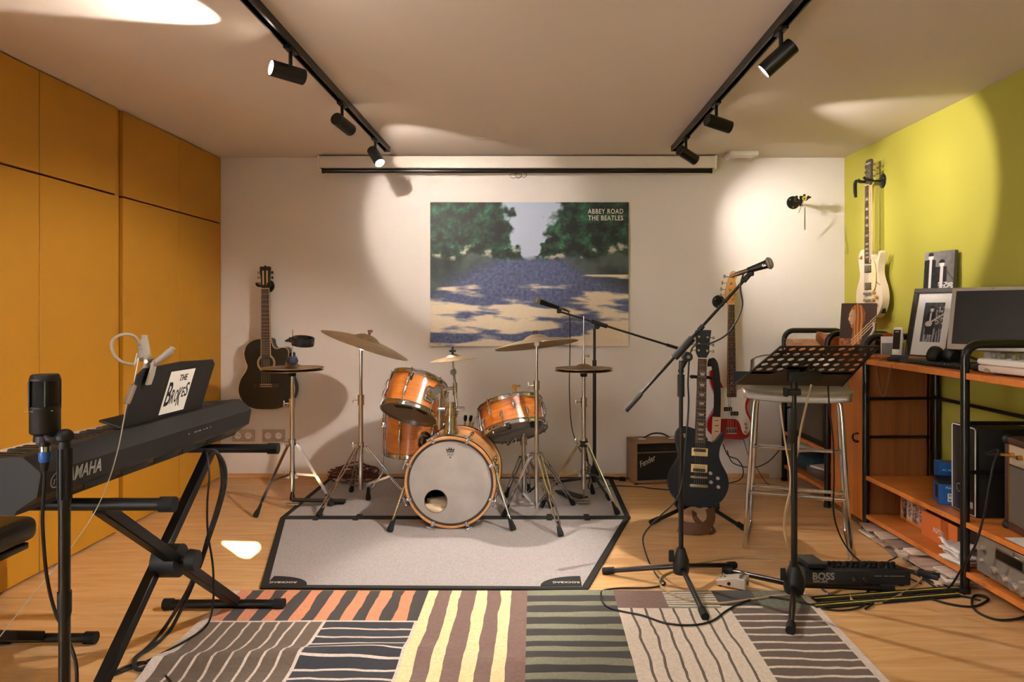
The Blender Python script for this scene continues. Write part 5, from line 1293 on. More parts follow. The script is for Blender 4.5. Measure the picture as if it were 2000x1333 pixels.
# ---- bench
t = thing('piano_bench', 'black padded X-frame piano bench half outside the photo', 'bench', (-1.70, 2.0, 0))
MB().box((-1.725, 1.90, .475), (.36, .68, .075), bev=.028, seg=4).build('seat_cushion', mat('black_vinyl', (20, 19, 18), .45, var=.08, bump=.2, bscale=250), t)
MB().box((-1.725, 1.90, .425), (.33, .62, .02), bev=.003).build('seat_board', XS, t)
xbar(2.16, .41, 1.36, .03, -1.645, t); xbar(1.64, .41, 2.46, .03, -1.70, t)
for y in (1.36, 2.47):
    a = MB().cyl((-1.84, y, .020), (-1.52, y, .020), .0155, seg=18).build('foot_bar', XS, t)
    for x0, x1 in ((-1.55, -1.512), (-1.845, -1.805)): MB().cyl((x0, y, .0205), (x1, y, .0205), .0205, seg=18).build('end_cap', RUB, a)
MB().cyl((-1.72, 1.905, .235), (-1.62, 1.905, .235), .030, seg=20).build('locking_disc', BLKP, t)
MB().cyl((-1.62, 2.03, .215), (-1.585, 2.03, .215), .030, seg=20).build('locking_knob', BLKP, t)
# ---- cables of the piano
def cable(pts, r, label, m=CABLE, name='cable', n=6, group=None):
    return solo(name, MB().tube(pts, r, 7, n), m, label, 'cable', group)
BRAID = mat('braided_cable', (30, 32, 34), .6, var=.9, scale=(60, 60, 60))
for k, dx in enumerate((0, .016)):
    cable([PXP(402+k*6, 880, -1.10), PXP(422, 884, -1.06), P(432+k*6, 910, 2.40), P(434+k*5, 950, 2.40+dx), P(422+k*4, 1000, 2.41+dx), P(406+k*3, 1050, 2.42), P(396+k*2, 1085, 2.43), P(380+k*3, 1125, 2.45), P(358+k*6, 1170, 2.47+dx), F(318+k*14, 1232, .01), F(292+k*8, 1262, .01), F(264, 1290-k*4, .01), F(268, 1308, .008), F(300, 1300+k*6, .008)], .0065, ('outer' if k else 'inner')+' braided cable dangling from the back of the digital piano', BRAID, group='braided cables of the digital piano')
cable([PXP(404, 884, -1.09), P(409, 930, 2.36), P(405, 980, 2.36), P(406, 1040, 2.38), P(416, 1110, 2.42), P(416, 1180, 2.45), F(404, 1222, .03), F(370, 1248, .02), F(320, 1275, .01), F(270, 1300, .006), F(215, 1322, .006)], .0035, 'thin black cable hanging from the piano and trailing over the rug edge')
cable([F(215, 1318, .006), F(250, 1302, .006), F(290, 1296, .006), F(330, 1330, .006), F(340, 1360, .006)], .005, 'short black cable end lying beside the rug corner')

# ================================================================ condenser microphone in front
YM = 1.40
base = P(126, 900, YM)
t = thing('microphone_stand', 'black upright microphone stand in the left foreground', 'microphone stand', (base.x, YM, 0))
MB().cyl((base.x, YM, .03), (base.x, YM, .80), .0105, seg=18).build('pole', BLKG, t)
MB().lathe([(.0105, .55), (.0125, .56), (.0125, .60)], Matrix.Translation((base.x, YM, 0)), 18).build('collar', BLKP, t)
zg0, zg1 = P(0, 945, YM).z, P(0, 862, YM).z
m = MB(); m.lathe([(.010, zg0-.05), (.0118, zg0-.03), (.0118, zg1-.012), (.009, zg1)], Matrix.Translation((base.x, YM, 0)), 18)
for k in range(9): a = 2*PI*k/9; m.cyl((base.x+.0118*math.cos(a), YM+.0118*math.sin(a), zg0-.03), (base.x+.0118*math.cos(a), YM+.0118*math.sin(a), zg1-.014), .0018, seg=6)
m.build('grip_clutch', BLKP, t)
MB().cyl((base.x, YM, zg1), (base.x, YM, P(0, 852, YM).z), .0085, seg=16).build('thread', STEEL, t)
MB().sphere((base.x+.001, YM, P(0, 852, YM).z), .0155, (1, 1, .9)).cyl((base.x, YM, P(0, 858, YM).z), (base.x, YM, P(0, 850, YM).z), .0168, seg=18).build('swivel_cap', BLKP, t)
MB().lathe([(0, 0), (.16, 0), (.165, .006), (.16, .016), (.04, .026), (.02, .05), (.0105, .055)], Matrix.Translation((base.x, YM, 0)), 36).build('round_base', BLK, t)
mc = P(88, 800, YM); R_ = .0262
zz = lambda py: P(0, py, YM).z
t = thing('condenser_microphone', 'black side-address condenser microphone in the left foreground', 'microphone', (mc.x, YM, zz(862)))
MT = Matrix.Translation((mc.x, YM, 0))
MB().lathe([(0, zz(848)), (R_*.80, zz(848)), (R_*.95, zz(846)), (R_, zz(843)), (R_, zz(800)), (R_*1.03, zz(799)), (R_*1.03, zz(793)), (R_*.86, zz(792))], MT, 36).build('body', BLKP, t)
MB().lathe([(R_*.88, zz(794)), (R_*.88, zz(744)), (R_*.90, zz(743))], MT, 36).build('mesh_basket', mat('dark_mesh', (26, 25, 24), .5, metal=.4, var=.4, scale=900, bump=.7, bscale=1200), t)
MB().lathe([(R_*.9, zz(744)), (R_*1.0, zz(743)), (R_*1.0, zz(739)), (R_*.96, zz(738)), (R_*.94, zz(734)), (R_*.85, zz(731.5)), (0, zz(731))], MT, 36).build('top_cap', BLKP, t)
for a in (-2.3, -.85, .9, 2.4): MB().box((R_*.90*math.cos(a), R_*.90*math.sin(a), (zz(793)+zz(743))/2), (.004, .012, zz(743)-zz(793)), MT @ Matrix() if abs(a) < 0 else MT @ Matrix.Rotation(0, 4, 'Z'), bev=.001, seg=1).build('cage_rib', BLKP, t)
for px in (68, 80, 110): MB().box((P(px, 801, YM).x, YM-R_*(.55 if px == 110 else .98), zz(801)), (.006, .001, .0012)).build('marking', LOGO, t)
MB().lathe([(.019, zz(850)), (.020, zz(862)), (.010, zz(863)), (.010, zz(872))], MT, 26).tube([(mc.x+.012, YM-.012, zz(849)), (mc.x+.02, YM-.016, zz(856)), (mc.x+.034, YM-.006, zz(855)), (base.x, YM, zz(853))], .006, 10, 4).build('cradle', BLKP, t)
MB().cyl((mc.x, YM, zz(872)), (mc.x, YM, zz(883)), .0095, seg=20).build('connector', CHR, t)
# cable
t = thing('microphone_cable', 'black cable with a blue plug hanging from the condenser microphone', 'cable', (mc.x, YM, 0))
MB().lathe([(.0098, zz(882)), (.0108, zz(884)), (.0108, zz(900)), (.0085, zz(903))], MT, 20).build('blue_plug', BLUEP, t)
MB().cyl((mc.x, YM, zz(902)), (mc.x-.001, YM, zz(920)), .0085, .0055, seg=14).build('strain_relief', RUB, t)
MB().tube([P(88, 918, YM), P(86, 960, YM), P(83, 1010, 1.41), P(85, 1060, 1.42), P(92, 1130, 1.44), P(106, 1190, 1.45), P(128, 1240, 1.45), P(147, 1290, 1.44), P(150, 1345, 1.43), P(146, 1450, 1.42), P(160, 1700, 1.45)], .0034, 8, 6).build('cord', CABLE, t)
# ================================================================ tube-frame desk and shelf unit along the green wall
DX = lambda y: 1.735-.035*(y-3.3)                       # front line of the unit
XBk = 2.085; RT = .0175
YA, YBb, YC, YD, YE = 4.835, 4.18, 3.727, 2.915, 2.08
ZT, ZM_, ZL = .895, .292, .092
def loop_frame(y, label):
    x0 = DX(y); ztop = 1.012
    t = thing('tube_frame', label, 'shelf frame', ((x0+XBk)/2, y, 0), group='black tubular end frames of the desk unit')
    r = .062; pts = [(x0, y, .012), (x0, y, ztop-r)]
    for k in range(1, 7): a = k*PI/12; pts.append((x0+r-r*math.cos(a), y, ztop-r+r*math.sin(a)))
    for k in range(0, 7): a = PI/2-k*PI/12; pts.append((XBk-r+r*math.cos(a), y, ztop-r+r*math.sin(a)))
    pts += [(XBk, y, .012)]
    MB().tube(pts, RT, 16).build('bent_tube', BLKG, t)
    for x in (x0, XBk): MB().cyl((x, y, 0), (x, y, .02), RT+.003, seg=16).build('foot_cap', RUB, t)
    for z in (.49, .69): MB().cyl((x0+RT*.8, y, z), (XBk-RT*.8, y, z), .008, seg=10).build('cross_rod', BLK, t)
    return t
loop_frame(YA, 'black tube frame closest to the back wall, behind the stool')
loop_frame(YBb, 'black tube frame between the grille-cloth amplifier and the orange cabinet door')
loop_frame(YC, 'black tube frame between the orange cabinet and the open desk bay')
loop_frame(YD, 'black tube frame nearest the viewer, beside the computer tower')
loop_frame(YE, 'black tube frame at the near end of the desk, outside the photo')
def board(name, y0, y1, z, label, th=.022, xin=.0, cat='shelf', g='orange wooden shelves of the desk unit'):
    a, b = DX(y0), DX(y1); e = .012
    out = [(a-.008+xin, y0), (XBk-.004, y0), (XBk-.004, y1), (b-.008+xin, y1)]
    return solo(name, MB().prism(out, z-th, z, bev=.002, seg=1), SHELF, label, cat, g)
gp_ = .019
board('shelf_board', YBb+gp_, YA-gp_, .905, 'orange wooden top board of the bay behind the stool')
board('shelf_board', YC+gp_, YBb-gp_, .905, 'orange wooden top board over the orange cabinet')
board('desk_top', YD+gp_, YC-gp_, ZT, 'orange wooden desk top carrying the computer keyboard', .026, cat='desk top', g=None)
board('desk_top', YE+gp_, YD-gp_, ZT, 'orange wooden desk top carrying the small white mixer', .026, cat='desk top', g=None)
for y0, y1, zs, labs in ((YBb, YA, (.335, .11), ('orange shelf board under the grille-cloth amplifier', 'orange lowest shelf board in the bay behind the stool')),
                         (YD, YC, (ZM_, ZL), ('orange shelf board carrying the blue boxes and the computer tower', 'orange low shelf board with an orange box and loose papers')),
                         (YE, YD, (ZM_, ZL), ('orange shelf board carrying the small brown amplifier', 'orange low shelf board carrying the silver receiver'))):
    for z, lab in zip(zs, labs): board('shelf_board', y0+gp_, y1-gp_, z, lab)
# cabinet B-C with door
t = thing('cabinet', 'orange wooden cabinet with one door and a black ring handle', 'cabinet', (1.9, (YBb+YC)/2, 0))
y0, y1 = YC+.022, YBb-.022; xf = DX(YC)-.004
DKW = wood('brown_panel', (150, 92, 48), (124, 72, 36), (26, 26, 1.6), .5, dist=.5)
body = MB().box2((xf+.024, y0, .06), (XBk-.022, y1, .078)).box2((XBk-.035, y0, .06), (XBk-.022, y1, .878)).box2((xf+.024, y1-.016, .06), (XBk-.022, y1, .878)).box2((xf+.024, y0+.016, .86), (XBk-.022, y1, .878))
body.build('carcass', SHELFV, t)
for za, zb in ((.06, .486), (.492, .686), (.692, .878)):
    MB().box2((xf+.024, y0, za), (XBk-.022, y0+.016, zb), bev=.002, seg=1).build('side_panel', DKW, t)
dr = MB().box2((xf, y0, .045), (xf+.020, y1, .876), bev=.002, seg=1).build('door', SHELFV, t)
hq = Vector((xf, y0+.055, P(0, 855, 3.8).z))
MB().tube([hq+Vector((.002, .0, .022)), hq+Vector((-.02, .0, .020)), hq+Vector((-.026, .012, .0)), hq+Vector((-.02, .0, -.020)), hq+Vector((.002, .0, -.022))], .0052, 10, 5).build('handle', BLK, dr)
# ---- amplifier with silver grille cloth in the far bay
y0, y1 = YBb+.05, YA-.05; x0 = DX(4.5)+.01
t = thing('guitar_amplifier', 'black guitar amplifier with silver grille cloth on the shelf behind the stool', 'amplifier', (1.9, 4.5, .336))
MB().box2((x0+.012, y0, .336), (XBk-.03, y1, .84), bev=.006).build('cabinet', BLKP, t)
MB().box2((x0+.004, y0, .336), (x0+.014, y1, .368), bev=.002).box2((x0+.004, y0, .368), (x0+.014, y0+.02, .84), bev=.002).box2((x0+.004, y1-.02, .368), (x0+.014, y1, .84), bev=.002).build('front_frame', BLKP, t)
GC = mat('silver_grille_cloth', (88, 80, 70), .8, var=.45, scale=(200, 200, 420), bump=.7, bscale=(400, 400, 700))
gr = MB().box2((x0+.006, y0+.02, .368), (x0+.012, y1-.02, .745)).build('grille_cloth', GC, t)
cp = MB().box2((x0+.004, y0+.01, .755), (x0+.013, y1-.01, .83), bev=.002).build('control_panel', BLKG, t)
for k in range(7): MB().cyl((x0+.004, y0+.06+k*.065, .79), (x0-.012, y0+.06+k*.065, .79), .011, .009, seg=12).build('knob', WHITEP, cp)
text('lettering', 'Fender', .055, axes((x0+.0055, y1-.11, .70), (0, -1, 0), (0, 0, 1), (-1, 0, 0)), MATS['silver_script'], gr, extr=.001, shear=.3, sx=.75)
# clutter on the lowest shelf of the far bay
def boxat(name, c, size, rz_, m, label, cat, group=None, bev=.003):
    return solo(name, MB().box((0, 0, size[2]/2), size, Matrix.Translation(Vector(c)) @ Matrix.Rotation(rz_, 4, 'Z'), bev=bev), m, label, cat, group)
boxat('storage_case', (1.87, 4.42, .111), (.26, .30, .055), .1, mat('grey_case', (96, 88, 82), .5), 'flat grey case on the lowest shelf behind the stool', 'case')
boxat('cloth_bag', (1.85, 4.68, .111), (.24, .20, .10), .3, mat('teal_cloth', (40, 62, 68), .9, var=.3, bump=.8, bscale=20), 'crumpled dark teal cloth bag on the lowest shelf behind the stool', 'bag', bev=.035)
boxat('paper_stack', (1.86, 4.40, .1675), (.2, .26, .012), .35, PAPER, 'white papers on the grey case behind the stool', 'papers', bev=.001)
# ---- wooden instrument on top of the frame
wq = P(1610, 663, 4.12)
t = thing('wooden_castanet', 'small wooden half-shell instrument with a slot resting on the cabinet top', 'instrument', M=axes((1.815, 4.42, .912), Vector((.93, .1, -.30)).normalized(), Vector((-.1, .99, .0)).normalized(), Vector((.30, .0, .95)).normalized()))
out = sm([(-.10, -.02), (-.07, -.055), (-.0, -.07), (.09, -.05), (.11, 0), (.09, .05), (0, .07), (-.07, .055), (-.10, .02)], 5)
top_w = wood('pale_lid', (206, 170, 124), (176, 134, 88), (8, 40, 8), .5); shell_w = wood('turned_wood', (168, 104, 54), (128, 72, 34), (8, 30, 30), .4, coat=.3)
sh_ = MB(); rings = [(1.0, .045), (.99, .020), (.90, -.005), (.7, -.02), (.35, -.028)]
for q in range(len(rings)-1):
    for i in range(len(out)):
        j = (i+1) % len(out); (s0, z0), (s1, z1) = rings[q], rings[q+1]
        sh_.add([(out[i][0]*s0, out[i][1]*s0, z0+.03), (out[j][0]*s0, out[j][1]*s0, z0+.03), (out[j][0]*s1, out[j][1]*s1, z1+.03), (out[i][0]*s1, out[i][1]*s1, z1+.03)], [(0, 1, 2, 3)])
sh_.build('shell', shell_w, t, local=True)
ld = MB().prism([(x*.985, y*.985) for x, y in out], .070, .078, bev=.002, seg=1).build('lid', top_w, t, local=True)
MB().box((-.025, 0, .0785), (.022, .008, .001)).build('slot', INK, ld, local=True); MB().box((.05, .01, .081), (.05, .006, .006), bev=.002).build('peg', ROSE, ld, local=True)
t = thing('wooden_box', 'flat beige rounded wooden box on the shelf top by the back wall', 'box', (1.83, 4.74, .906))
MB().prism(sm([(-.15, -.05), (-.13, -.07), (.13, -.07), (.15, -.05), (.15, .05), (.13, .07), (-.13, .07), (-.15, .05)], 4), 0, .052, Matrix.Translation((1.835, 4.735, .906)), bev=.018, seg=4).build('body', wood('beige_wood', (196, 156, 122), (172, 130, 98), (6, 30, 6), .5), t)
MB().box((1.835, 4.735, .930), (.302, .142, .0025)).build('lid_seam', ROSE, t)
# ---- pictures
def portrait(u, v):
    bg = mixc((58, 40, 34), (84, 58, 46), v+.2*mnoise.noise(Vector((u*5, v*5, 1))))
    c = bg; n1 = mnoise.noise(Vector((u*3, v*2, 7)))
    hair = ((u-.47)/.23)**2+((v-.72)/.26)**2
    fall = .36 < u < .66-.10*(.7-v) and .18 < v < .75
    if (hair < 1 or fall) and u > .27+.08*(.9-v): c = mixc((150, 74, 26), (232, 158, 78), .5+.5*math.sin(u*70+v*6+n1*4))
    fx, fy = (u-.34)/.105, (v-.72)/.155
    nose = u > .225 and abs(v-.69) < .03 and u < .3
    if fx*fx+fy*fy < 1 or nose: c = mixc((246, 206, 164), (196, 124, 80), (u-.24)*4+max(0, .66-v)*2)
    if abs(v-.745) < .010 and .27 < u < .33: c = (96, 52, 36)
    if abs(v-.63) < .010 and .255 < u < .30: c = (176, 78, 62)
    if v < .30 and u < .45: c = mixc((206, 118, 52), (120, 70, 40), .5+mnoise.noise(Vector((u*12, v*12, 2))))
    for k in range(3):
        if abs((v-.10-.06*k)-(u-.30)*.75) < .012 and u > .34: c = (236, 206, 160)
    if abs(u-.85+.1*math.sin(v*9)) < .03 and .30 < v < .62: c = (222, 206, 196)
    return c
def bw1(u, v):
    g = 140-40*u+14*mnoise.noise(Vector((u*8, v*8, 3))); c = (g, g*.97, g*.95)
    for hx, hy, bx in ((.22, .86, .2), (.60, .66, .58)):
        if abs(u-bx) < .20-.10*max(0, v-hy+.25) and v < hy-.08: q = 28+30*mnoise.noise(Vector((u*14, v*14, 5))); c = (q, q, q)
        if abs(u-bx-.02) < .045 and v < hy-.10: c = (206, 202, 198)
        if ((u-hx)/.085)**2+((v-hy)/.095)**2 < 1: c = (222, 214, 208)
        if ((u-hx)/.092)**2+((v-hy-.045)/.075)**2 < 1 and v > hy+.015: c = (30, 28, 28)
    if abs((v-.50)-(-1.0)*(u-.72)) < .012 and u > .70: c = (40, 38, 38)
    if v < .16 and u > .5 and mnoise.noise(Vector((u*10, v*20, 8))) > .0: c = (200, 196, 192)
    return c
def bw2(u, v):
    g = 58+34*mnoise.noise(Vector((u*6, v*6, 3))); c = (g, g, g+2)
    if u > .60 and .45 < v < .90 and mnoise.noise(Vector((u*16, v*16, 9))) > .1: c = (176, 172, 170)
    if v < .34 and mnoise.noise(Vector((u*16, v*2, 8))) > .0: c = (158, 152, 164)
    if abs(u-.38) < .21-.16*max(0, v-.55) and .18 < v < .76: c = (24, 24, 28)
    if abs(u-.37) < .04 and .45 < v < .74: c = (212, 208, 204)
    if abs((v-.50)-(u-.4)*.35) < .022 and u > .30: c = (206, 198, 188)
    if ((u-.32)/.17)**2+((v-.46)/.07)**2 < 1: c = (196, 188, 180)
    if ((u-.40)/.085)**2+((v-.82)/.068)**2 < 1: c = (206, 200, 196)
    if ((u-.38)/.105)**2+((v-.87)/.060)**2 < 1 and v > .845: c = (22, 20, 20)
    return c
PRN = printmat('matte_print', .5)
# a panel that stands on a level z with its face towards the room and leans back
def leaning(px0, px1, y_near, zb, ht, yaw_x, lean, Xb):
    """bottom edge from the far pixel px0 to near pixel px1 on the vertical plane x ~ Xb"""
    a = PXP(px0, 600, Xb); b = PXP(px1, 600, Xb+yaw_x)
    a.z = b.z = zb; xv_ = (b-a).normalized(); W = (b-a).length
    nz = Vector((-xv_.y, xv_.x, 0)).normalized()
    if nz.x > 0: nz = -nz
    yv_ = (Vector((0, 0, 1))*math.cos(lean)-nz*math.sin(lean)).normalized(); zv_ = xv_.cross(yv_)
    return axes((a+b)/2, xv_, yv_, zv_), W
# record sleeve leaning behind the frame
def standing(c, width, height, yaw, lean):
    """c bottom centre; yaw: facing direction angle from -x towards -y; lean backwards"""
    n = Vector((-math.cos(yaw), -math.sin(yaw), 0)); x = Vector((0, 0, 1)).cross(n).normalized()
    up = (Vector((0, 0, 1))*math.cos(lean)-n*math.sin(lean)).normalized(); z = x.cross(up)
    return axes(c, x, up, z)
M = standing(P(1665, 664, 4.02)*1.0, .25, .25, .95, .32)
c = Vector((P(1672, 660, 4.0).x, 4.0, .907)); M = standing(c, .19, .21, 1.0, .35)
t = thing('canvas_print', 'canvas print of a long-haired guitarist in orange tones on the cabinet top', 'picture', M=M)
MB().box((0, .15, -.010), (.185, .30, .018), bev=.001, seg=1).build('canvas', mat('canvas_edge', (52, 38, 32), .8), t, local=True)
painted('picture', Matrix.Translation((0, .15, .0002)), .185, .30, 60, 90, portrait, PRN, t, local=True)
# black speaker blob beside it
q = Vector((P(1703, 640, 4.05).x+.04, 4.08, .906))
t = thing('tape_dispenser', 'small black object standing behind the canvas print', 'gadget', q)
MB().lathe([(0, 0), (.035, 0), (.037, .01), (.034, .08), (.026, .105), (.012, .118), (0, .12)], Matrix.Translation(q), 20).build('body', BLKP, t); MB().box(q+Vector((0, -.034, .05)), (.03, .006, .04), bev=.003).build('front_plate', BLKG, t)
# framed photograph standing on the desk, leaning at the wall
c = PXP(1809, 700, 1.962); c.z = ZT+.0015; M = standing(c, .22, .36, .50, .25)
t = thing('picture_frame', 'black framed black-and-white concert photograph standing on the desk', 'picture frame', M=M)
FW, FH = .235, .375; FR = mat('black_brown_frame', (44, 34, 28), .45)
for nm, cc, sz in (('frame_rail', (0, .0125, 0), (FW, .025, .02)), ('frame_rail', (0, FH-.0125, 0), (FW, .025, .02)), ('frame_stile', (-FW/2+.0125, FH/2, 0), (.025, FH-.05, .02)), ('frame_stile', (FW/2-.0125, FH/2, 0), (.025, FH-.05, .02))):
    MB().box(cc, sz, bev=.002, seg=1).build(nm, FR, t, local=True)
MB().box((0, FH/2, -.004), (FW-.03, FH-.03, .004)).build('mount_board', PAPER, t, local=True)
painted('photograph', Matrix.Translation((0, FH*.53, -.0016)), .105, .205, 50, 90, bw2, PRN, t, local=True)
MB().box((0, FH*.42, -.03), (.06, FH*.7, .004), Matrix.Rotation(-.16, 4, 'X')).build('easel_back', FR, t, local=True)
top = M @ Vector((0, FH, -.004))
# small canvas resting on the frame's top edge, against the wall
c2 = Vector((top.x+.004, top.y+.01, top.z+.002)); M2 = standing(c2, .2, .2, .24, .07)
t = thing('canvas_print', 'small black-and-white canvas of two singers resting on the picture frame', 'picture', M=M2)
MB().box((0, .095, -.010), (.195, .19, .020), bev=.001, seg=1).build('canvas', mat('grey_canvas_edge', (92, 84, 76), .8), t, local=True)
painted('picture', Matrix.Translation((0, .095, .0004)), .195, .19, 70, 70, bw1, PRN, t, local=True)
# ---- monitor
c = Vector((1.95, PXP(1925, 680, 1.95).y, ZT+.001))
M = standing(c, .3, .3, .62, .20)
t = thing('computer_monitor', 'silver computer monitor with a dark screen on the desk', 'monitor', M=M)
MW, MH, zb = .345, .285, .080
MB().box((0, zb+MH/2, -.022), (MW, MH, .034), bev=.005).build('bezel', mat('silver_bezel', (178, 172, 164), .4, metal=.3), t, local=True)
MB().box((0, zb+MH/2+.004, -.0045), (MW-.042, MH-.042, .0016)).build('screen', mat('dark_screen', (16, 16, 16), .35, var=.05), t, local=True)
text('lettering', 'HP', .010, Matrix.Translation((0, zb+MH-.008, -.0045)), DSTEEL, t, local=True, extr=.0003)
MB().box((0, zb+MH*.5, -.050), (MW*.6, MH*.6, .03), bev=.012).build('rear_housing', mat('blue_grey_plastic', (112, 124, 134), .5), t, local=True)
MB().box((0, .08, -.065), (.07, .17, .03), bev=.006).build('neck', GREYP, t, local=True)
c0 = world_of(t).to_translation()
MB().box2((c0.x-.07, c0.y-.11, ZT+.001), (c0.x+.09, c0.y+.11, ZT+.014), bev=.004).build('foot', GREYP, t)
# ---- desk top things
def on_desk(px, py, z=ZT): return F(px, py, z)
q0, q1 = on_desk(1690, 697), on_desk(1812, 694)
q0.x = 1.748; q0.y = 3.68; q1 = Vector((1.905, 3.44, ZT))
t = thing('wooden_hammer', 'wooden handled tool with a blue band lying on the desk edge', 'tool', q0)
r_ = .015; d = (q1-q0).normalized(); z_ = ZT+r_+.001
A = lambda k: Vector((q0.x, q0.y, z_))+d*k
L_ = (q1-q0).length
MB().tube([A(0), A(.02), A(.06), A(L_*.5), A(L_)], [.011, .0135, .0125, .0145, .012], 12).build('handle', shell_w, t)
MB().cyl(A(L_*.30), A(L_*.62), .0150, seg=14).build('blue_band', mat('dark_blue_tape', (34, 42, 84), .6), t)
boxat('black_case', (A(L_*.42).x-.026, A(L_*.42).y-.026, ZT+.001), (.075, .03, .02), math.atan2(d.y, d.x), BLKP, 'small black case lying beside the wooden tool on the desk', 'case')
q = on_desk(1745, 692); q = Vector((1.838, 3.645, ZT+.001))
t = thing('cordless_phone', 'cordless phone with black front standing in its cradle on the desk', 'phone', q)
MB().box(q+Vector((0, 0, .012)), (.06, .045, .024), bev=.006).build('cradle', BLKP, t)
Mp = Matrix.Translation(q+Vector((0, 0, .018))) @ Matrix.Rotation(-.9, 4, 'Z') @ Matrix.Rotation(-.16, 4, 'X')
b = MB().box((0, 0, .075), (.046, .024, .15), Mp, bev=.010, seg=3).build('handset', WHITEP, t)
MB().box((0, -.0125, .085), (.036, .002, .10), Mp, bev=.0008, seg=1).build('front_panel', BLKG, b); MB().box((0, -.0138, .125), (.02, .001, .006), Mp).build('brand_strip', LOGO, b)
q = Vector((1.845, 3.692, ZT+.001))
t = thing('letter_holder', 'clear letter holder with white and red papers behind the phone', 'letter holder', q)
CLR = mat('clear_acrylic', (226, 222, 218), .1, trans=.85)
MB().box(q+Vector((0, 0, .004)), (.13, .03, .006), bev=.002).box(q+Vector((0, -.014, .045)), (.13, .003, .08)).build('holder', CLR, t)
for k, (mm, hh) in enumerate(((PAPER, .108), (mat('red_card', (176, 40, 36), .6), .118), (PAPER, .10))): MB().box(q+Vector((.01*k-.01, -.007+.008*k, .01+hh/2)), (.115-.01*k, .002, hh)).build('paper', mm, t)
# headphones
q = Vector((1.905, 3.27, ZT+.001))
t = thing('headphones', 'black over-ear headphones lying on the desk behind the keyboard', 'headphones', q)
for k, (dx, dy, a) in enumerate(((0, 0, .2), (-.055, .035, .5))):
    Mh = Matrix.Translation(q+Vector((dx, dy, .045))) @ Matrix.Rotation(a, 4, 'Z') @ Matrix.Rotation(PI/2+.25, 4, 'X')
    e_ = MB().lathe([(0, .022), (.028, .020), (.038, .010), (.042, -.004), (.040, -.018), (.02, -.020), (0, -.014)], Mh, 24).build('ear_cup', BLKP, t)
    MB().torus(.030, .010, Mh @ Matrix.Translation((0, 0, -.018)), 24, 8).build('ear_pad', RUB, e_)
MB().tube([q+Vector((0, 0, .06)), q+Vector((.05, -.03, .045)), q+Vector((.10, -.06, .02)), q+Vector((.06, .0, .012)), q+Vector((-.03, .05, .03)), q+Vector((-.055, .035, .06))], .006, 8, 5).build('headband', BLKP, t)
cable([q+Vector((.03, -.03, .02)), q+Vector((.09, -.09, .012)), q+Vector((.13, -.16, .02)), q+Vector((.10, -.20, .005)), q+Vector((.05, -.15, .005)), q+Vector((-.01, -.1, .004))], .0022, 'thin headphone cord curling on the desk')
# computer keyboard
a0 = on_desk(1778, 700); a1 = on_desk(1885, 722); a0 = Vector((1.735+.045, 3.50, ZT)); a1 = Vector((1.735+.07, 3.05, ZT))
dk = (a1-a0).normalized(); kxv = Vector((0, 0, 1)).cross(dk); kxv = kxv if kxv.x > 0 else -kxv
Mk = axes(a0+Vector((0, 0, .002)), dk, kxv, Vector((0, 0, 1)))
t = thing('computer_keyboard', 'black computer keyboard on the desk behind the near tube frame', 'keyboard', M=Mk)
KBL = (a1-a0).length
MB().box((KBL/2, .07, .006), (KBL, .145, .012), bev=.003).build('tray', BLKP, t, local=True)
k0 = None; KEY = mat('key_cap', (30, 30, 30), .45)
for r in range(6):
    for i in range(19):
        Mx = Matrix.Translation((.016+i*(KBL-.032)/18.0, .014+r*.0225, 0))
        if k0 is None:
            k0 = MB().box((0, 0, .014), (.0185, .0165, .007), bev=.002, seg=1).build('key', KEY, t, local=True); k0.matrix_basis = Mx
        else: share(k0, Mx, t)
cable([Vector((1.83, 3.42, ZT+.006)), Vector((1.77, 3.44, ZT+.006)), Vector((1.725, 3.455, ZT-.005)), Vector((1.718, 3.47, ZT-.05)), Vector((1.716, 3.50, ZT-.14)), Vector((1.716, 3.535, ZT-.17)), Vector((1.716, 3.57, ZT-.13)), Vector((1.718, 3.60, ZT-.06)), Vector((1.725, 3.605, ZT-.002)), Vector((1.78, 3.60, ZT+.004))], .0016, 'thin cord drooping in a loop over the desk edge', mat('grey_cord', (110, 92, 74), .6))
# mouse
q = Vector((1.86, 2.985, ZT+.001))
solo('computer_mouse', MB().sphere((0, 0, .012), .03, (1.1, 1.8, .75), Matrix.Translation(q), 18, 10), BLKP, 'black computer mouse beside the keyboard', 'mouse')
# mixer
c = Vector((1.892, 2.775, ZT+.001)); Mx = Matrix.Translation(c) @ Matrix.Rotation(.12, 4, 'Z')
t = thing('audio_interface', 'small white audio mixer with three grey knobs on the desk', 'mixer', M=Mx)
BEIGE = mat('beige_side', (206, 186, 168), .5)
MB().box((0, 0, .022), (.20, .24, .028), bev=.008).build('base', BEIGE, t, local=True)
MB().prism([(-.100, -.120), (.100, -.120), (.100, .120), (-.100, .120)], .036, .062, bev=.010, seg=3).build('top_shell', WHITEP, t, local=True)
for k, (x, y) in enumerate(((-.055, .085), (-.058, .035), (-.06, -.025), (-.01, .06), (-.01, 0), (.04, .05))):
    MB().cyl((x, y, .060), (x, y, .064), .012, seg=14).box((x, y, .072), (.008, .016, .020), bev=.002).build('knob', mat('grey_knob', (120, 116, 112), .4), t, local=True)
for k in range(4): MB().cyl((.07, -.09+k*.05, .061), (.07, -.09+k*.05, .066), .009, seg=12).build('jack', DSTEEL, t, local=True)
pq = Vector((1.775, 2.83, ZT+.014)); t = thing('audio_plug', 'blue and silver cable plug lying in front of the white mixer', 'plug', pq)
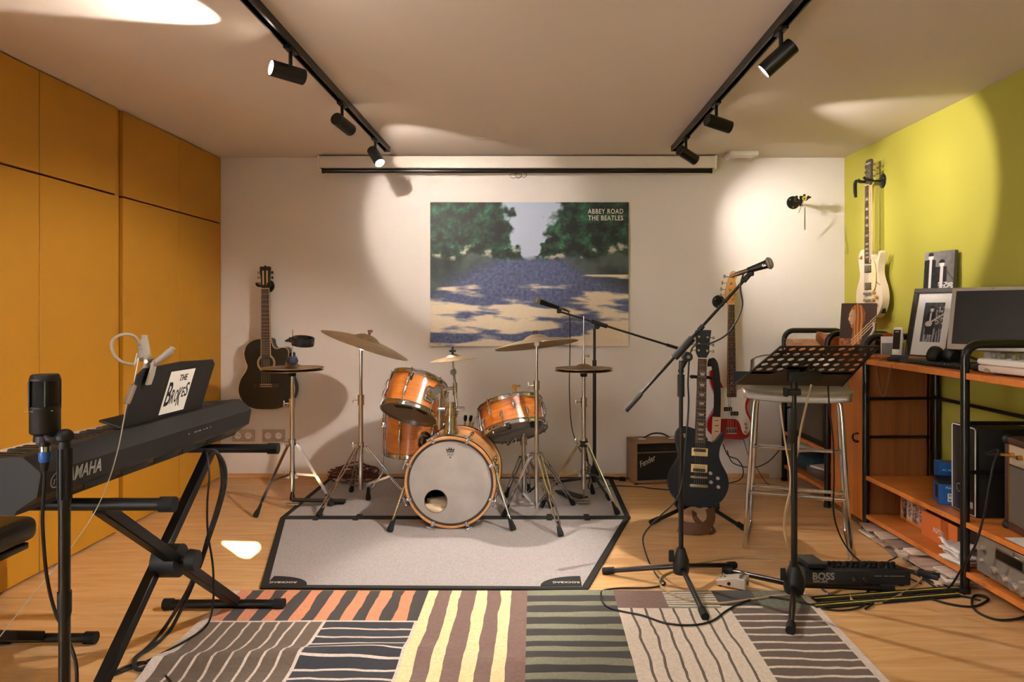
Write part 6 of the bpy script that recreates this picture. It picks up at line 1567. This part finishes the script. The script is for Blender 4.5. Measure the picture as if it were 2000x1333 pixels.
MB().cyl(pq, pq+Vector((.03, -.012, 0)), .0105, seg=16).build('metal_shell', CHR, t); MB().cyl(pq+Vector((.03, -.012, 0)), pq+Vector((.055, -.022, 0)), .0112, seg=16).build('blue_sleeve', BLUEP, t); MB().cyl(pq+Vector((.055, -.022, 0)), pq+Vector((.085, -.034, 0)), .008, .004, seg=12).build('boot', RUB, t)
# ---- computer tower on the middle shelf
cz = ZM_+.001; yA, yB_ = 3.115, 2.945; xf2 = 1.812
t = thing('computer_tower', 'black computer tower with a white edged front on the middle shelf', 'computer', (1.9, 3.03, cz))
MB().box2((xf2+.012, yB_+.002, cz), (xf2+.255, yA-.002, cz+.365), bev=.003).build('case', BLKP, t)
MB().box2((xf2, yB_, cz), (xf2+.014, yA, cz+.37), bev=.005).build('front_panel', BLKG, t)
rm = [(xf2-.001, yB_+.004, cz+.006), (xf2-.001, yA-.004, cz+.006), (xf2-.001, yA-.003, cz+.36), (xf2-.001, yA-.012, cz+.367), (xf2-.001, yB_+.012, cz+.367), (xf2-.001, yB_+.003, cz+.36)]
MB().tube(rm, .0026, 6, 0, True).build('edge_trim', WHITEP, t)
MB().torus(.017, .002, orient((xf2-.001, yA-.052, cz+.10), (-1, 0, 0), (0, 0, 1)), 24, 6, sq=.4).build('round_emblem', GREYP, t)
MB().box((xf2-.0008, yB_+.03, cz+.045), (.001, .018, .026)).build('sticker', mat('grey_sticker', (150, 152, 158), .5), t)
# blue boxes
def label_box(name, c, size, rz_, m, label, lines_):
    Mx = Matrix.Translation(Vector(c)) @ Matrix.Rotation(rz_, 4, 'Z')
    t = thing(name, label, 'box', M=Mx, group='blue cardboard boxes on the middle shelf')
    MB().box((0, 0, size[2]/2), size, bev=.002, seg=1).build('carton', m, t, local=True)
    for s, x, z, sz in lines_:
        text('lettering', s, sz, axes((x, -size[1]/2-.0004, z), (1, 0, 0), (0, 0, 1), (0, -1, 0)), LET, t, local=True, extr=.0002)
    return t
BB = mat('blue_carton', (26, 92, 164), .45)
t = label_box('cardboard_box', (1.838, 3.20, ZM_+.001), (.085, .11, .105), -.30, BB, 'blue cardboard box with a black lid strip and barcode label on the middle shelf', (('PSA230S', .008, .074, .014),))
MB().box((0, 0, .098), (.088, .113, .016), bev=.001, seg=1).build('lid_strip', BLKP, t, local=True)
lb = MB().box((.015, -.0557, .032), (.048, .0008, .036)).build('barcode_label', PAPER, t, local=True)
m = MB()
for r in range(2):
    for k in range(9): m.box((-.002+k*.0042, -.0563, .024+r*.017), (.0018 if k % 3 else .003, .0004, .009))
m.build('barcode', INK, lb, local=True)['kind'] = 'stuff'
MB().box((-.0428, -.01, .05), (.0008, .045, .055)).build('printed_photo', INK, t, local=True)
t = label_box('cardboard_box', (1.915, 3.31, ZM_+.001), (.11, .09, .155), -.25, BB, 'taller blue cardboard box standing behind the barcoded box', (('AC ADAPTOR', .0, .125, .014),))
# ---- orange box, records and papers on the low shelf
z0 = ZL+.001
t = thing('shoe_box', 'orange cardboard box with pale lettering on the low shelf', 'box', (1.92, 3.24, z0))
OR = mat('orange_card', (206, 110, 50), .6); GB = mat('grey_brown_card', (96, 74, 58), .7)
MB().box2((1.828, 3.10, z0), (2.05, 3.38, z0+.115), bev=.002, seg=1).build('carton', GB, t); MB().box2((1.824, 3.098, z0), (1.828, 3.382, z0+.118)).build('orange_front', OR, t)
text('lettering', 'AGPTEK', .030, axes((1.8235, 3.24, z0+.052), (0, -1, 0), (0, 0, 1), (-1, 0, 0)), LET, t, extr=.0003, sx=.8)
t = thing('record_crate', 'wooden crate with photo-printed front standing on the low shelf', 'crate', (1.93, 3.52, z0))
MB().box2((1.855, 3.40, z0), (2.05, 3.64, z0+.125), bev=.002, seg=1).build('crate', SHELF, t)
def collage(u, v):
    k = min(3, int(u*4)); n1 = mnoise.noise(Vector((u*9+k*7, v*5, k)));
    base = [(60, 54, 48), (196, 170, 150), (90, 66, 58), (176, 96, 88)][k]
    c = mixc(base, (220, 204, 190), .3+n1*.8)
    if ((u*4-k-.5)/.34)**2+((v-.55)/.36)**2 < 1: c = mixc((40, 34, 32), (206, 168, 146), .5+1.5*mnoise.noise(Vector((u*20, v*9, 4))))
    return c
painted('printed_front', axes((1.8540, 3.52, z0+.062), (0, -1, 0), (0, 0, 1), (-1, 0, 0)), .21, .092, 60, 26, collage, PRN, t)
random.seed(5)
for k in range(7):
    boxat('loose_papers', (1.80+random.uniform(0, .03), 3.00+random.uniform(-.015, .02), z0+.0075*k), (.15, .12, .007), random.uniform(-.25, .25), mat('paper_tone_%d' % (k % 3), ((220, 210, 200), (176, 160, 148), (230, 226, 222))[k % 3], .8), ('lowest', 'second', 'third', 'fourth', 'fifth', 'sixth', 'topmost')[k]+' sheaf of the loose paper pile on the low shelf', 'papers', 'loose paper pile on the low shelf', bev=.0008)
t = thing('crumpled_paper', 'crumpled white paper on top of the loose paper pile', 'paper', (1.80, 3.02, z0+.055))
vs = []; fs = []; n = 7
for i in range(n+1):
    for j in range(n+1): vs.append((1.73+.13*i/n, 2.96+.12*j/n, z0+.058+.022*mnoise.noise(Vector((i*.6, j*.6, 4)))+.012*((i-j)/n)**2*2))
for i in range(n):
    for j in range(n): fs.append((i*(n+1)+j, (i+1)*(n+1)+j, (i+1)*(n+1)+j+1, i*(n+1)+j+1))
o = MB().add(vs, fs).build('sheet', PAPER, t); o.modifiers.new('thick', 'SOLIDIFY').thickness = .0008
# magazines on the floor under the low shelf
MG = [mat('magazine_%d' % k, c_, .7, var=.25, scale=(4, 90, 90)) for k, c_ in enumerate(((206, 186, 168), (176, 150, 132), (226, 212, 200), (140, 120, 106)))]
ords = ['nearest', 'second', 'third', 'fourth', 'fifth', 'sixth']
for s_, yy in enumerate((3.03, 3.15, 3.27, 3.39, 3.51, 3.63)):
    for k in range(5):
        boxat('magazine', (1.80+random.uniform(-.03, .02), yy+random.uniform(-.015, .015), .0095*k), (.20, .125, .009), random.uniform(-.2, .2), MG[(k+s_) % 4], ('lowest', 'second', 'middle', 'fourth', 'topmost')[k]+' magazine of the '+ords[s_]+' floor pile under the low shelf', 'magazine', 'magazines piled on the floor under the low shelf', bev=.0008)
# ---- small brown amplifier, near bay
z1 = ZM_+.001; Mx = Matrix.Translation((1.9535, 2.665, z1)) @ Matrix.Rotation(-.10, 4, 'Z')
x0, x1, y0, y1 = -.115, .09, -.16, .16
t = thing('practice_amplifier', 'small brown leather-cornered practice amplifier on the near middle shelf', 'amplifier', M=Mx)
BRL = mat('dark_brown_tolex', (70, 42, 30), .5, var=.12, bump=.3, bscale=300)
MB().box2((x0+.01, y0, 0), (x1, y1, .36), bev=.010).build('cabinet', BRL, t, local=True)
for a, b in (((x0, y0, 0), (x0+.02, y0+.025, .36)), ((x0, y1-.025, 0), (x0+.02, y1, .36)), ((x0, y0, .335), (x0+.02, y1, .36)), ((x0, y0, 0), (x0+.02, y1, .028))): MB().box2(a, b, bev=.006).build('front_frame', BRL, t, local=True)
MB().box2((x0+.004, y0+.03, .03), (x0+.012, y1-.03, .25)).build('grille_cloth', mat('brown_grey_cloth', (92, 80, 70), .85, var=.2, scale=300, bump=.5, bscale=600), t, local=True)
pn = MB().box2((x0+.004, y0+.03, .256), (x0+.012, y1-.03, .333)).build('control_panel', mat('beige_panel', (176, 156, 132), .5), t, local=True)
for k in range(5): MB().cyl((x0+.004, y1-.06-k*.055, .295), (x0-.014, y1-.06-k*.055, .295), .010, .009, seg=14).build('knob', GOLD, pn, local=True)
MB().tube([(x0+.003, y0+.03, .03), (x0+.003, y1-.03, .03), (x0+.003, y1-.03, .333), (x0+.003, y0+.03, .333)], .0022, 6, 0, True).build('gold_piping', GOLD, t, local=True)
for y in (y0+.012, y1-.012):
    for z in (.012, .348): MB().sphere((x0+.008, y, z), .020, (1, 1, 1), None, 12, 8).build('corner_cap', BLKP, t, local=True)
MB().tube([(-.01, -.10, .36), (-.01, -.07, .385), (-.01, .07, .385), (-.01, .10, .36)], .010, 8, 4).build('handle', BLKP, t, local=True)
jk = Mx @ Vector((x0-.010, y1-.06, .295))
t = thing('guitar_cable', 'black guitar cable plugged into the small brown amplifier and running to the floor', 'cable', jk)
MB().cyl(jk, jk+Vector((-.03, .012, 0)), .006, seg=12).build('plug_tip', GOLD, t)
pe = jk+Vector((-.03, .012, 0)); MB().cyl(pe, pe+Vector((-.045, .018, 0)), .0095, .007, seg=14).build('plug_body', BLKP, t)
ce = pe+Vector((-.045, .018, 0))
MB().tube([ce, P(1950, 880, 2.70), P(1941, 905, 2.69), P(1932, 950, 2.68), P(1921, 1010, 2.69), P(1903, 1070, 2.74), P(1878, 1112, 2.82), F(1850, 1150, .006), F(1815, 1135, .006), F(1770, 1118, .006), F(1735, 1140, .006), F(1716, 1170, .006), F(1690, 1190, .006)], .0042, 8, 6).build('cord', CABLE, t)
cable([Vector((1.93, 3.2, .70)), Vector((1.96, 3.1, .66)), Vector((2.0, 2.95, .68)), Vector((2.04, 2.8, .66))], .004, 'black cord sagging behind the computer tower') if False else None
solo('sheet_of_paper', MB().box((1.83, 2.60, ZM_+.0018), (.13, .19, .0012), bev=0), PAPER, 'white printed sheet lying on the near middle shelf', 'paper')
# ---- receiver
z2 = ZL+.013; xr = 1.775; ya, yb = 2.875, 2.43
t = thing('stereo_receiver', 'silver vintage stereo receiver with round knobs on the near low shelf', 'receiver', (1.92, 2.65, ZL+.001))
MB().box2((xr+.012, yb, z2), (2.06, ya, z2+.125), bev=.003).build('chassis', BLKP, t)
RCV = mat('receiver_silver', (164, 156, 146), .35, metal=.6, var=.08)
fc_ = MB().box2((xr, yb-.005, z2), (xr+.012, ya+.005, z2+.15), bev=.002, seg=1).build('face_plate', RCV, t)
MB().box2((xr-.001, 2.60, z2+.085), (xr+.004, 2.765, z2+.130), bev=.001, seg=1).build('tuner_frame', STEEL, fc_)
MB().box2((xr-.0025, 2.61, z2+.092), (xr+.002, 2.755, z2+.124)).build('tuner_window', BLKG, fc_)
KS = mat('satin_knob', (196, 188, 178), .3, metal=.8)
for y, z, r in ((2.840, .108, .016), (2.845, .052, .008), (2.765, .040, .015), (2.705, .030, .015), (2.645, .022, .015), (2.59, .016, .008), (2.52, .07, .026), (2.475, .03, .018), (2.60, .055, .007)):
    MB().cyl((xr, y, z2+z), (xr-.020, y, z2+z), r, r*.93, seg=20).torus(r*.95, .0012, orient((xr-.012, y, z2+z), (-1, 0, 0)), 20, 5).build('knob', KS, fc_)
for y in (2.84, 2.46):
    for x in (1.80, 2.04): MB().cyl((x, y, ZL+.001), (x, y, z2+.002), .014, seg=12).build('foot', RUB, t)
# cross bar low at the back of the desk bays, and a strip of dark cables under the desk
cable([Vector((2.03, 2.9, .87)), Vector((1.98, 2.75, .80)), Vector((1.95, 2.62, .74)), Vector((1.97, 2.5, .72))], .004, 'black cord hanging below the desk top above the brown amplifier')
solo('modesty_rail', MB().cyl((XBk-.03, YE+.02, .70), (XBk-.03, YC-.03, .70), .009, seg=10), BLK, 'thin black rail running along the back of the open desk bays', 'rail')
# ================================================================ effects units and cables on the floor
a = F(1572, 1152); Y0 = 2.985; X0, X1 = 1.125, 1.560
M = Matrix.Translation((X0, Y0, 0)) @ Matrix.Rotation(-.02, 4, 'Z')
t = thing('effects_board', 'black multi-effects floor unit with rows of knobs beside the music stand', 'effects unit', M=M)
EW, ED, EH = X1-X0, .20, .062
EFX = mat('dark_slate_metal', (40, 44, 48), .45, metal=.3, var=.06)
Tyz = Matrix(((0, 0, 1, 0), (1, 0, 0, 0), (0, 1, 0, 0), (0, 0, 0, 1)))
MB().prism([(0, .008), (0, EH), (.02, EH+.006), (ED, .035), (ED, .006)], 0, EW, Tyz, bev=.003).build('housing', EFX, t, local=True)
for x in (.03, EW-.03):
    for y in (.02, ED-.02): MB().cyl((x, y, 0), (x, y, .010), .012, seg=10).build('foot', RUB, t, local=True)
text('lettering', 'BOSS', .040, Matrix.Translation((.075, -.0008, .040)) @ Matrix.Rotation(PI/2, 4, 'X'), LOGO, t, local=True, sx=1.0, offset=.0012)
text('lettering', 'ME-80', .021, Matrix.Translation((.062, -.0008, .017)) @ Matrix.Rotation(PI/2, 4, 'X'), LOGO, t, local=True, sx=1.1, offset=.0006)
kn = None
for g_ in range(4):
    for (i, j, big) in ((0, 0, 0), (1, 0, 0), (2, 0, 0), (0, 1, 1), (1, 1, 1), (2, 1, 1)):
        x = .125+g_*.075+i*.021; y = .03+j*.034; z = EH+.004-.16*(y-.02)
        MB().cyl((x, y, z-.003), (x, y, z+.014+.008*big), .0085+.001*big, .0075+.001*big, seg=12).build('knob', BLKP, t, local=True)
ep = MB().box((.055, .09, 0), (.085, .17, .016), Matrix.Translation((0, 0, EH+.018)) @ Matrix.Rotation(-.10, 4, 'X'), bev=.004).build('expression_pedal', RUB, t, local=True)
for k in range(7): MB().box((.055, .022+k*.023, .010), (.075, .010, .006), Matrix.Translation((0, 0, EH+.018)) @ Matrix.Rotation(-.10, 4, 'X'), bev=.002).build('rubber_rib', mat('grey_rubber', (70, 70, 70), .7), ep, local=True)
for x in (.195, .245): MB().cyl((x, -.012, .032), (x, .002, .032), .009, seg=12).build('jack_plug', STEEL, t, local=True)
for x, w_ in ((.30, .03), (.335, .02), (.365, .03), (.395, .03)): MB().box((x, -.0006, .044), (w_, .0008, .003)).build('marking', LOGO, t, local=True)
# small white pedal
c = F(1431, 1146); M = Matrix.Translation((c.x, c.y, 0)) @ Matrix.Rotation(-.55, 4, 'Z')
t = thing('effects_pedal', 'small white effects pedal with four knobs on the floor by the rug', 'effects pedal', M=M)
PW = mat('cream_metal', (196, 184, 170), .4, metal=.2)
MB().prism([(-.06, .006), (-.06, .026), (.015, .046), (.06, .05), (.06, .006)], -.034, .034, Matrix(((1, 0, 0, 0), (0, 0, 1, 0), (0, 1, 0, 0), (0, 0, 0, 1))), bev=.004).build('housing', PW, t, local=True)
for k in range(4): MB().cyl((.038, -.024+k*.016, .046), (.040, -.024+k*.016, .064), .0062, .0055, seg=12).build('knob', STEEL, t, local=True)
MB().cyl((-.04, 0, .028), (-.043, 0, .048), .008, seg=14).cyl((-.04, 0, .028), (-.0405, 0, .034), .012, seg=14).build('foot_switch', CHR, t, local=True)
MB().box((.0605, .0, .026), (.001, .018, .018)).build('port', INK, t, local=True)
MB().cyl((-.005, -.0345, .022), (-.005, -.040, .022), .007, seg=12).build('jack', BLKP, t, local=True)
for x in (-.045, .045):
    for y in (-.022, .022): MB().cyl((x, y, 0), (x, y, .008), .007, seg=8).build('foot', RUB, t, local=True)
# flat black cable covers with a yellow line
YEL = mat('yellow_line', (206, 190, 60), .6)
for k, (p0, p1) in enumerate((((1588, 1188), (1872, 1164)), ((1590, 1174), (1868, 1152)))):
    a, b = F(*p0), F(*p1); d = (b-a); d.normalize()
    t = thing('cable_cover', ('front' if k == 0 else 'rear')+' flat black floor cable cover with a yellow line', 'cable cover', (a+b)/2, group='flat cable covers on the floor')
    if k == 0: MB().bar(a+Vector((0, 0, .005)), b+Vector((0, 0, .005)), .042, .008, ref=(0, 0, 1), bev=.002).build('strip', RUB, t)
    else: MB().bar(a+Vector((0, 0, .005)), b+Vector((0, 0, .005)), .042, .008, ref=(0, 0, 1), bev=.002).build('strip', RUB, t)
    MB().bar(a+Vector((0, 0, .0096)), b+Vector((0, 0, .0096)), .005, .0012, ref=(0, 0, 1)).build('yellow_line', YEL, t)
R = lambda px, py: (lambda f: Vector((f.x, f.y, rz(f.x, f.y)+.004) if (RX0 < f.x < RX1 and RY0 < f.y < RY1) else (f.x, f.y, .005)))(F(px, py, .008))
# vocal microphone cable
cable([P(1453, 533, 2.985), P(1446, 560, 2.94), P(1450, 595, 2.93), P(1440, 625, 2.93), P(1418, 655, 2.94), P(1385, 672, 2.95), P(1352, 680, 2.955), P(1344, 740, 2.975), P(1345, 790, 2.975), P(1340, 860, 2.975), P(1334, 930, 2.975), P(1322, 975, 2.96), P(1290, 1008, 2.98), P(1262, 1038, 3.05), P(1256, 1060, 3.1), R(1268, 1098), R(1284, 1125), R(1299, 1139), R(1270, 1147), R(1215, 1148), R(1180, 1152), R(1174, 1166), R(1182, 1185), R(1210, 1196), R(1255, 1205), R(1300, 1220), R(1350, 1224), R(1390, 1216), R(1420, 1195), R(1450, 1180), R(1490, 1169), R(1530, 1172), R(1570, 1180), R(1620, 1190), R(1660, 1190), R(1690, 1180), R(1720, 1150)], .0036, 'black microphone cable hanging from the vocal stand and snaking over the rug', n=5)
# beige cable
cable([P(1585, 752, 2.90), P(1575, 790, 2.92), P(1564, 840, 2.94), P(1558, 880, 2.95), P(1548, 940, 2.99), P(1534, 1000, 3.05), P(1532, 1040, 3.08), P(1540, 1070, 3.08), F(1552, 1105, .02), R(1530, 1094), R(1480, 1088), R(1430, 1089), R(1380, 1096), R(1330, 1110), R(1297, 1122), R(1288, 1138), R(1300, 1155), R(1330, 1170), R(1370, 1179), R(1410, 1181), R(1460, 1175), R(1520, 1166), R(1580, 1162), R(1620, 1158), R(1640, 1150)], .0046, 'beige guitar cable looping from the music stand across the floor', CABLEB, n=5)
cable([P(1524, 792, 3.25), P(1530, 840, 3.22), P(1536, 880, 3.2), P(1544, 930, 3.16), P(1540, 980, 3.12), P(1534, 1010, 3.08)], .0042, 'beige cable end hanging under the stool seat', CABLEB)
cable([R(1660, 1160), R(1665, 1172), R(1690, 1177), R(1720, 1177), R(1745, 1168), R(1770, 1154), R(1790, 1140), R(1800, 1128), R(1780, 1118)], .0046, 'beige cable lying in a curve in front of the effects unit', CABLEB)
# black cable from the stool side to the effects unit
cable([P(1617, 752, 2.95), P(1620, 800, 2.98), P(1627, 860, 3.02), P(1629, 940, 3.06), P(1628, 1000, 3.1), P(1640, 1045, 3.12), P(1662, 1080, 3.1), P(1690, 1105, 3.06), R(1715, 1118)], .0036, 'black cable hanging from the music stand tray down to the effects unit')
cable([R(1600, 1140), R(1606, 1150), R(1625, 1162), R(1650, 1168), R(1680, 1166), R(1700, 1148), R(1715, 1120), R(1745, 1108), R(1775, 1112), R(1800, 1128), R(1830, 1148), R(1860, 1160), R(1890, 1166), R(1915, 1172)], .0042, 'black cable looping around the effects unit towards the desk')
cable([R(1775, 1160), R(1815, 1168), R(1850, 1178), R(1890, 1184), R(1915, 1180), R(1930, 1168), R(1905, 1162), R(1898, 1178), R(1910, 1195), R(1940, 1208), R(1970, 1210), R(2000, 1204), R(2030, 1190)], .0044, 'black cable making a wide loop on the floor under the desk')
cable([R(1700, 1045), R(1730, 1060), R(1755, 1078), R(1775, 1092), R(1800, 1112), R(1820, 1125), R(1850, 1145), R(1885, 1160)], .0034, 'black cable running along the magazines under the desk')
cable([R(1430, 945), R(1490, 944), R(1540, 952), R(1590, 970), R(1640, 1000), R(1690, 1035), R(1720, 1056), R(1760, 1092), R(1790, 1112)], .0034, 'beige flex running along the floor in front of the shelf unit', CABLEB)
pa = F(1814, 1132); Mx = Matrix.Translation((pa.x, pa.y, .006)) @ Matrix.Rotation(-.85, 4, 'Z')
t = thing('power_adapter', 'black inline power adapter lying among the floor cables by the desk', 'adapter', M=Mx)
MB().box((0, 0, .014), (.085, .04, .026), bev=.006).build('housing', BLKP, t, local=True); MB().box((0, 0, .0275), (.04, .02, .001)).build('rating_label', DSTEEL, t, local=True)
MB().tube([(-.042, 0, .014), (-.08, .01, .01), (-.12, -.02, .004), (-.13, -.06, .002)], .003, 6, 4).build('cord', CABLE, t, local=True)
cable([F(1752, 1088, .06), F(1746, 1092, .05), F(1735, 1098, .03), R(1742, 1112), R(1775, 1128), R(1800, 1140)], .003, 'thin black cord dropping from the magazine piles')
# cables by the back wall
cable([P(1412, 868, 4.76), P(1422, 890, 4.76), P(1440, 898, 4.76), P(1451, 915, 4.76), P(1448, 935, 4.76), F(1425, 944, .005), F(1390, 946, .005), F(1340, 958, .005), F(1300, 957, .005), F(1260, 953, .005)], .0036, 'black cable hanging below the red bass and running along the wall')
cable([P(1452, 858, 4.78), P(1462, 890, 4.78), P(1478, 915, 4.76), P(1490, 935, 4.7), F(1505, 950, .005), F(1530, 958, .005), F(1560, 962, .005)], .0022, 'thin black cord falling from the red bass to the floor')
cable([P(1420, 880, 4.74), P(1432, 905, 4.74), P(1470, 914, 4.76), P(1500, 903, 4.76), P(1522, 880, 4.76)], .0034, 'black cable sagging between the red bass and the far tube frame')
# drum microphone cable
cable([P(1096, 604, 4.6), P(1108, 608, 4.58), P(1113, 625, 4.57), P(1113, 700, 4.57), P(1112, 760, 4.57), P(1116, 830, 4.57), P(1128, 870, 4.57), P(1146, 900, 4.57), P(1156, 920, 4.55), F(1150, 955, .015), F(1190, 950, .012), F(1222, 950, .005), F(1260, 952, .005)], .0032, 'thin black cable hanging from the drum microphone')
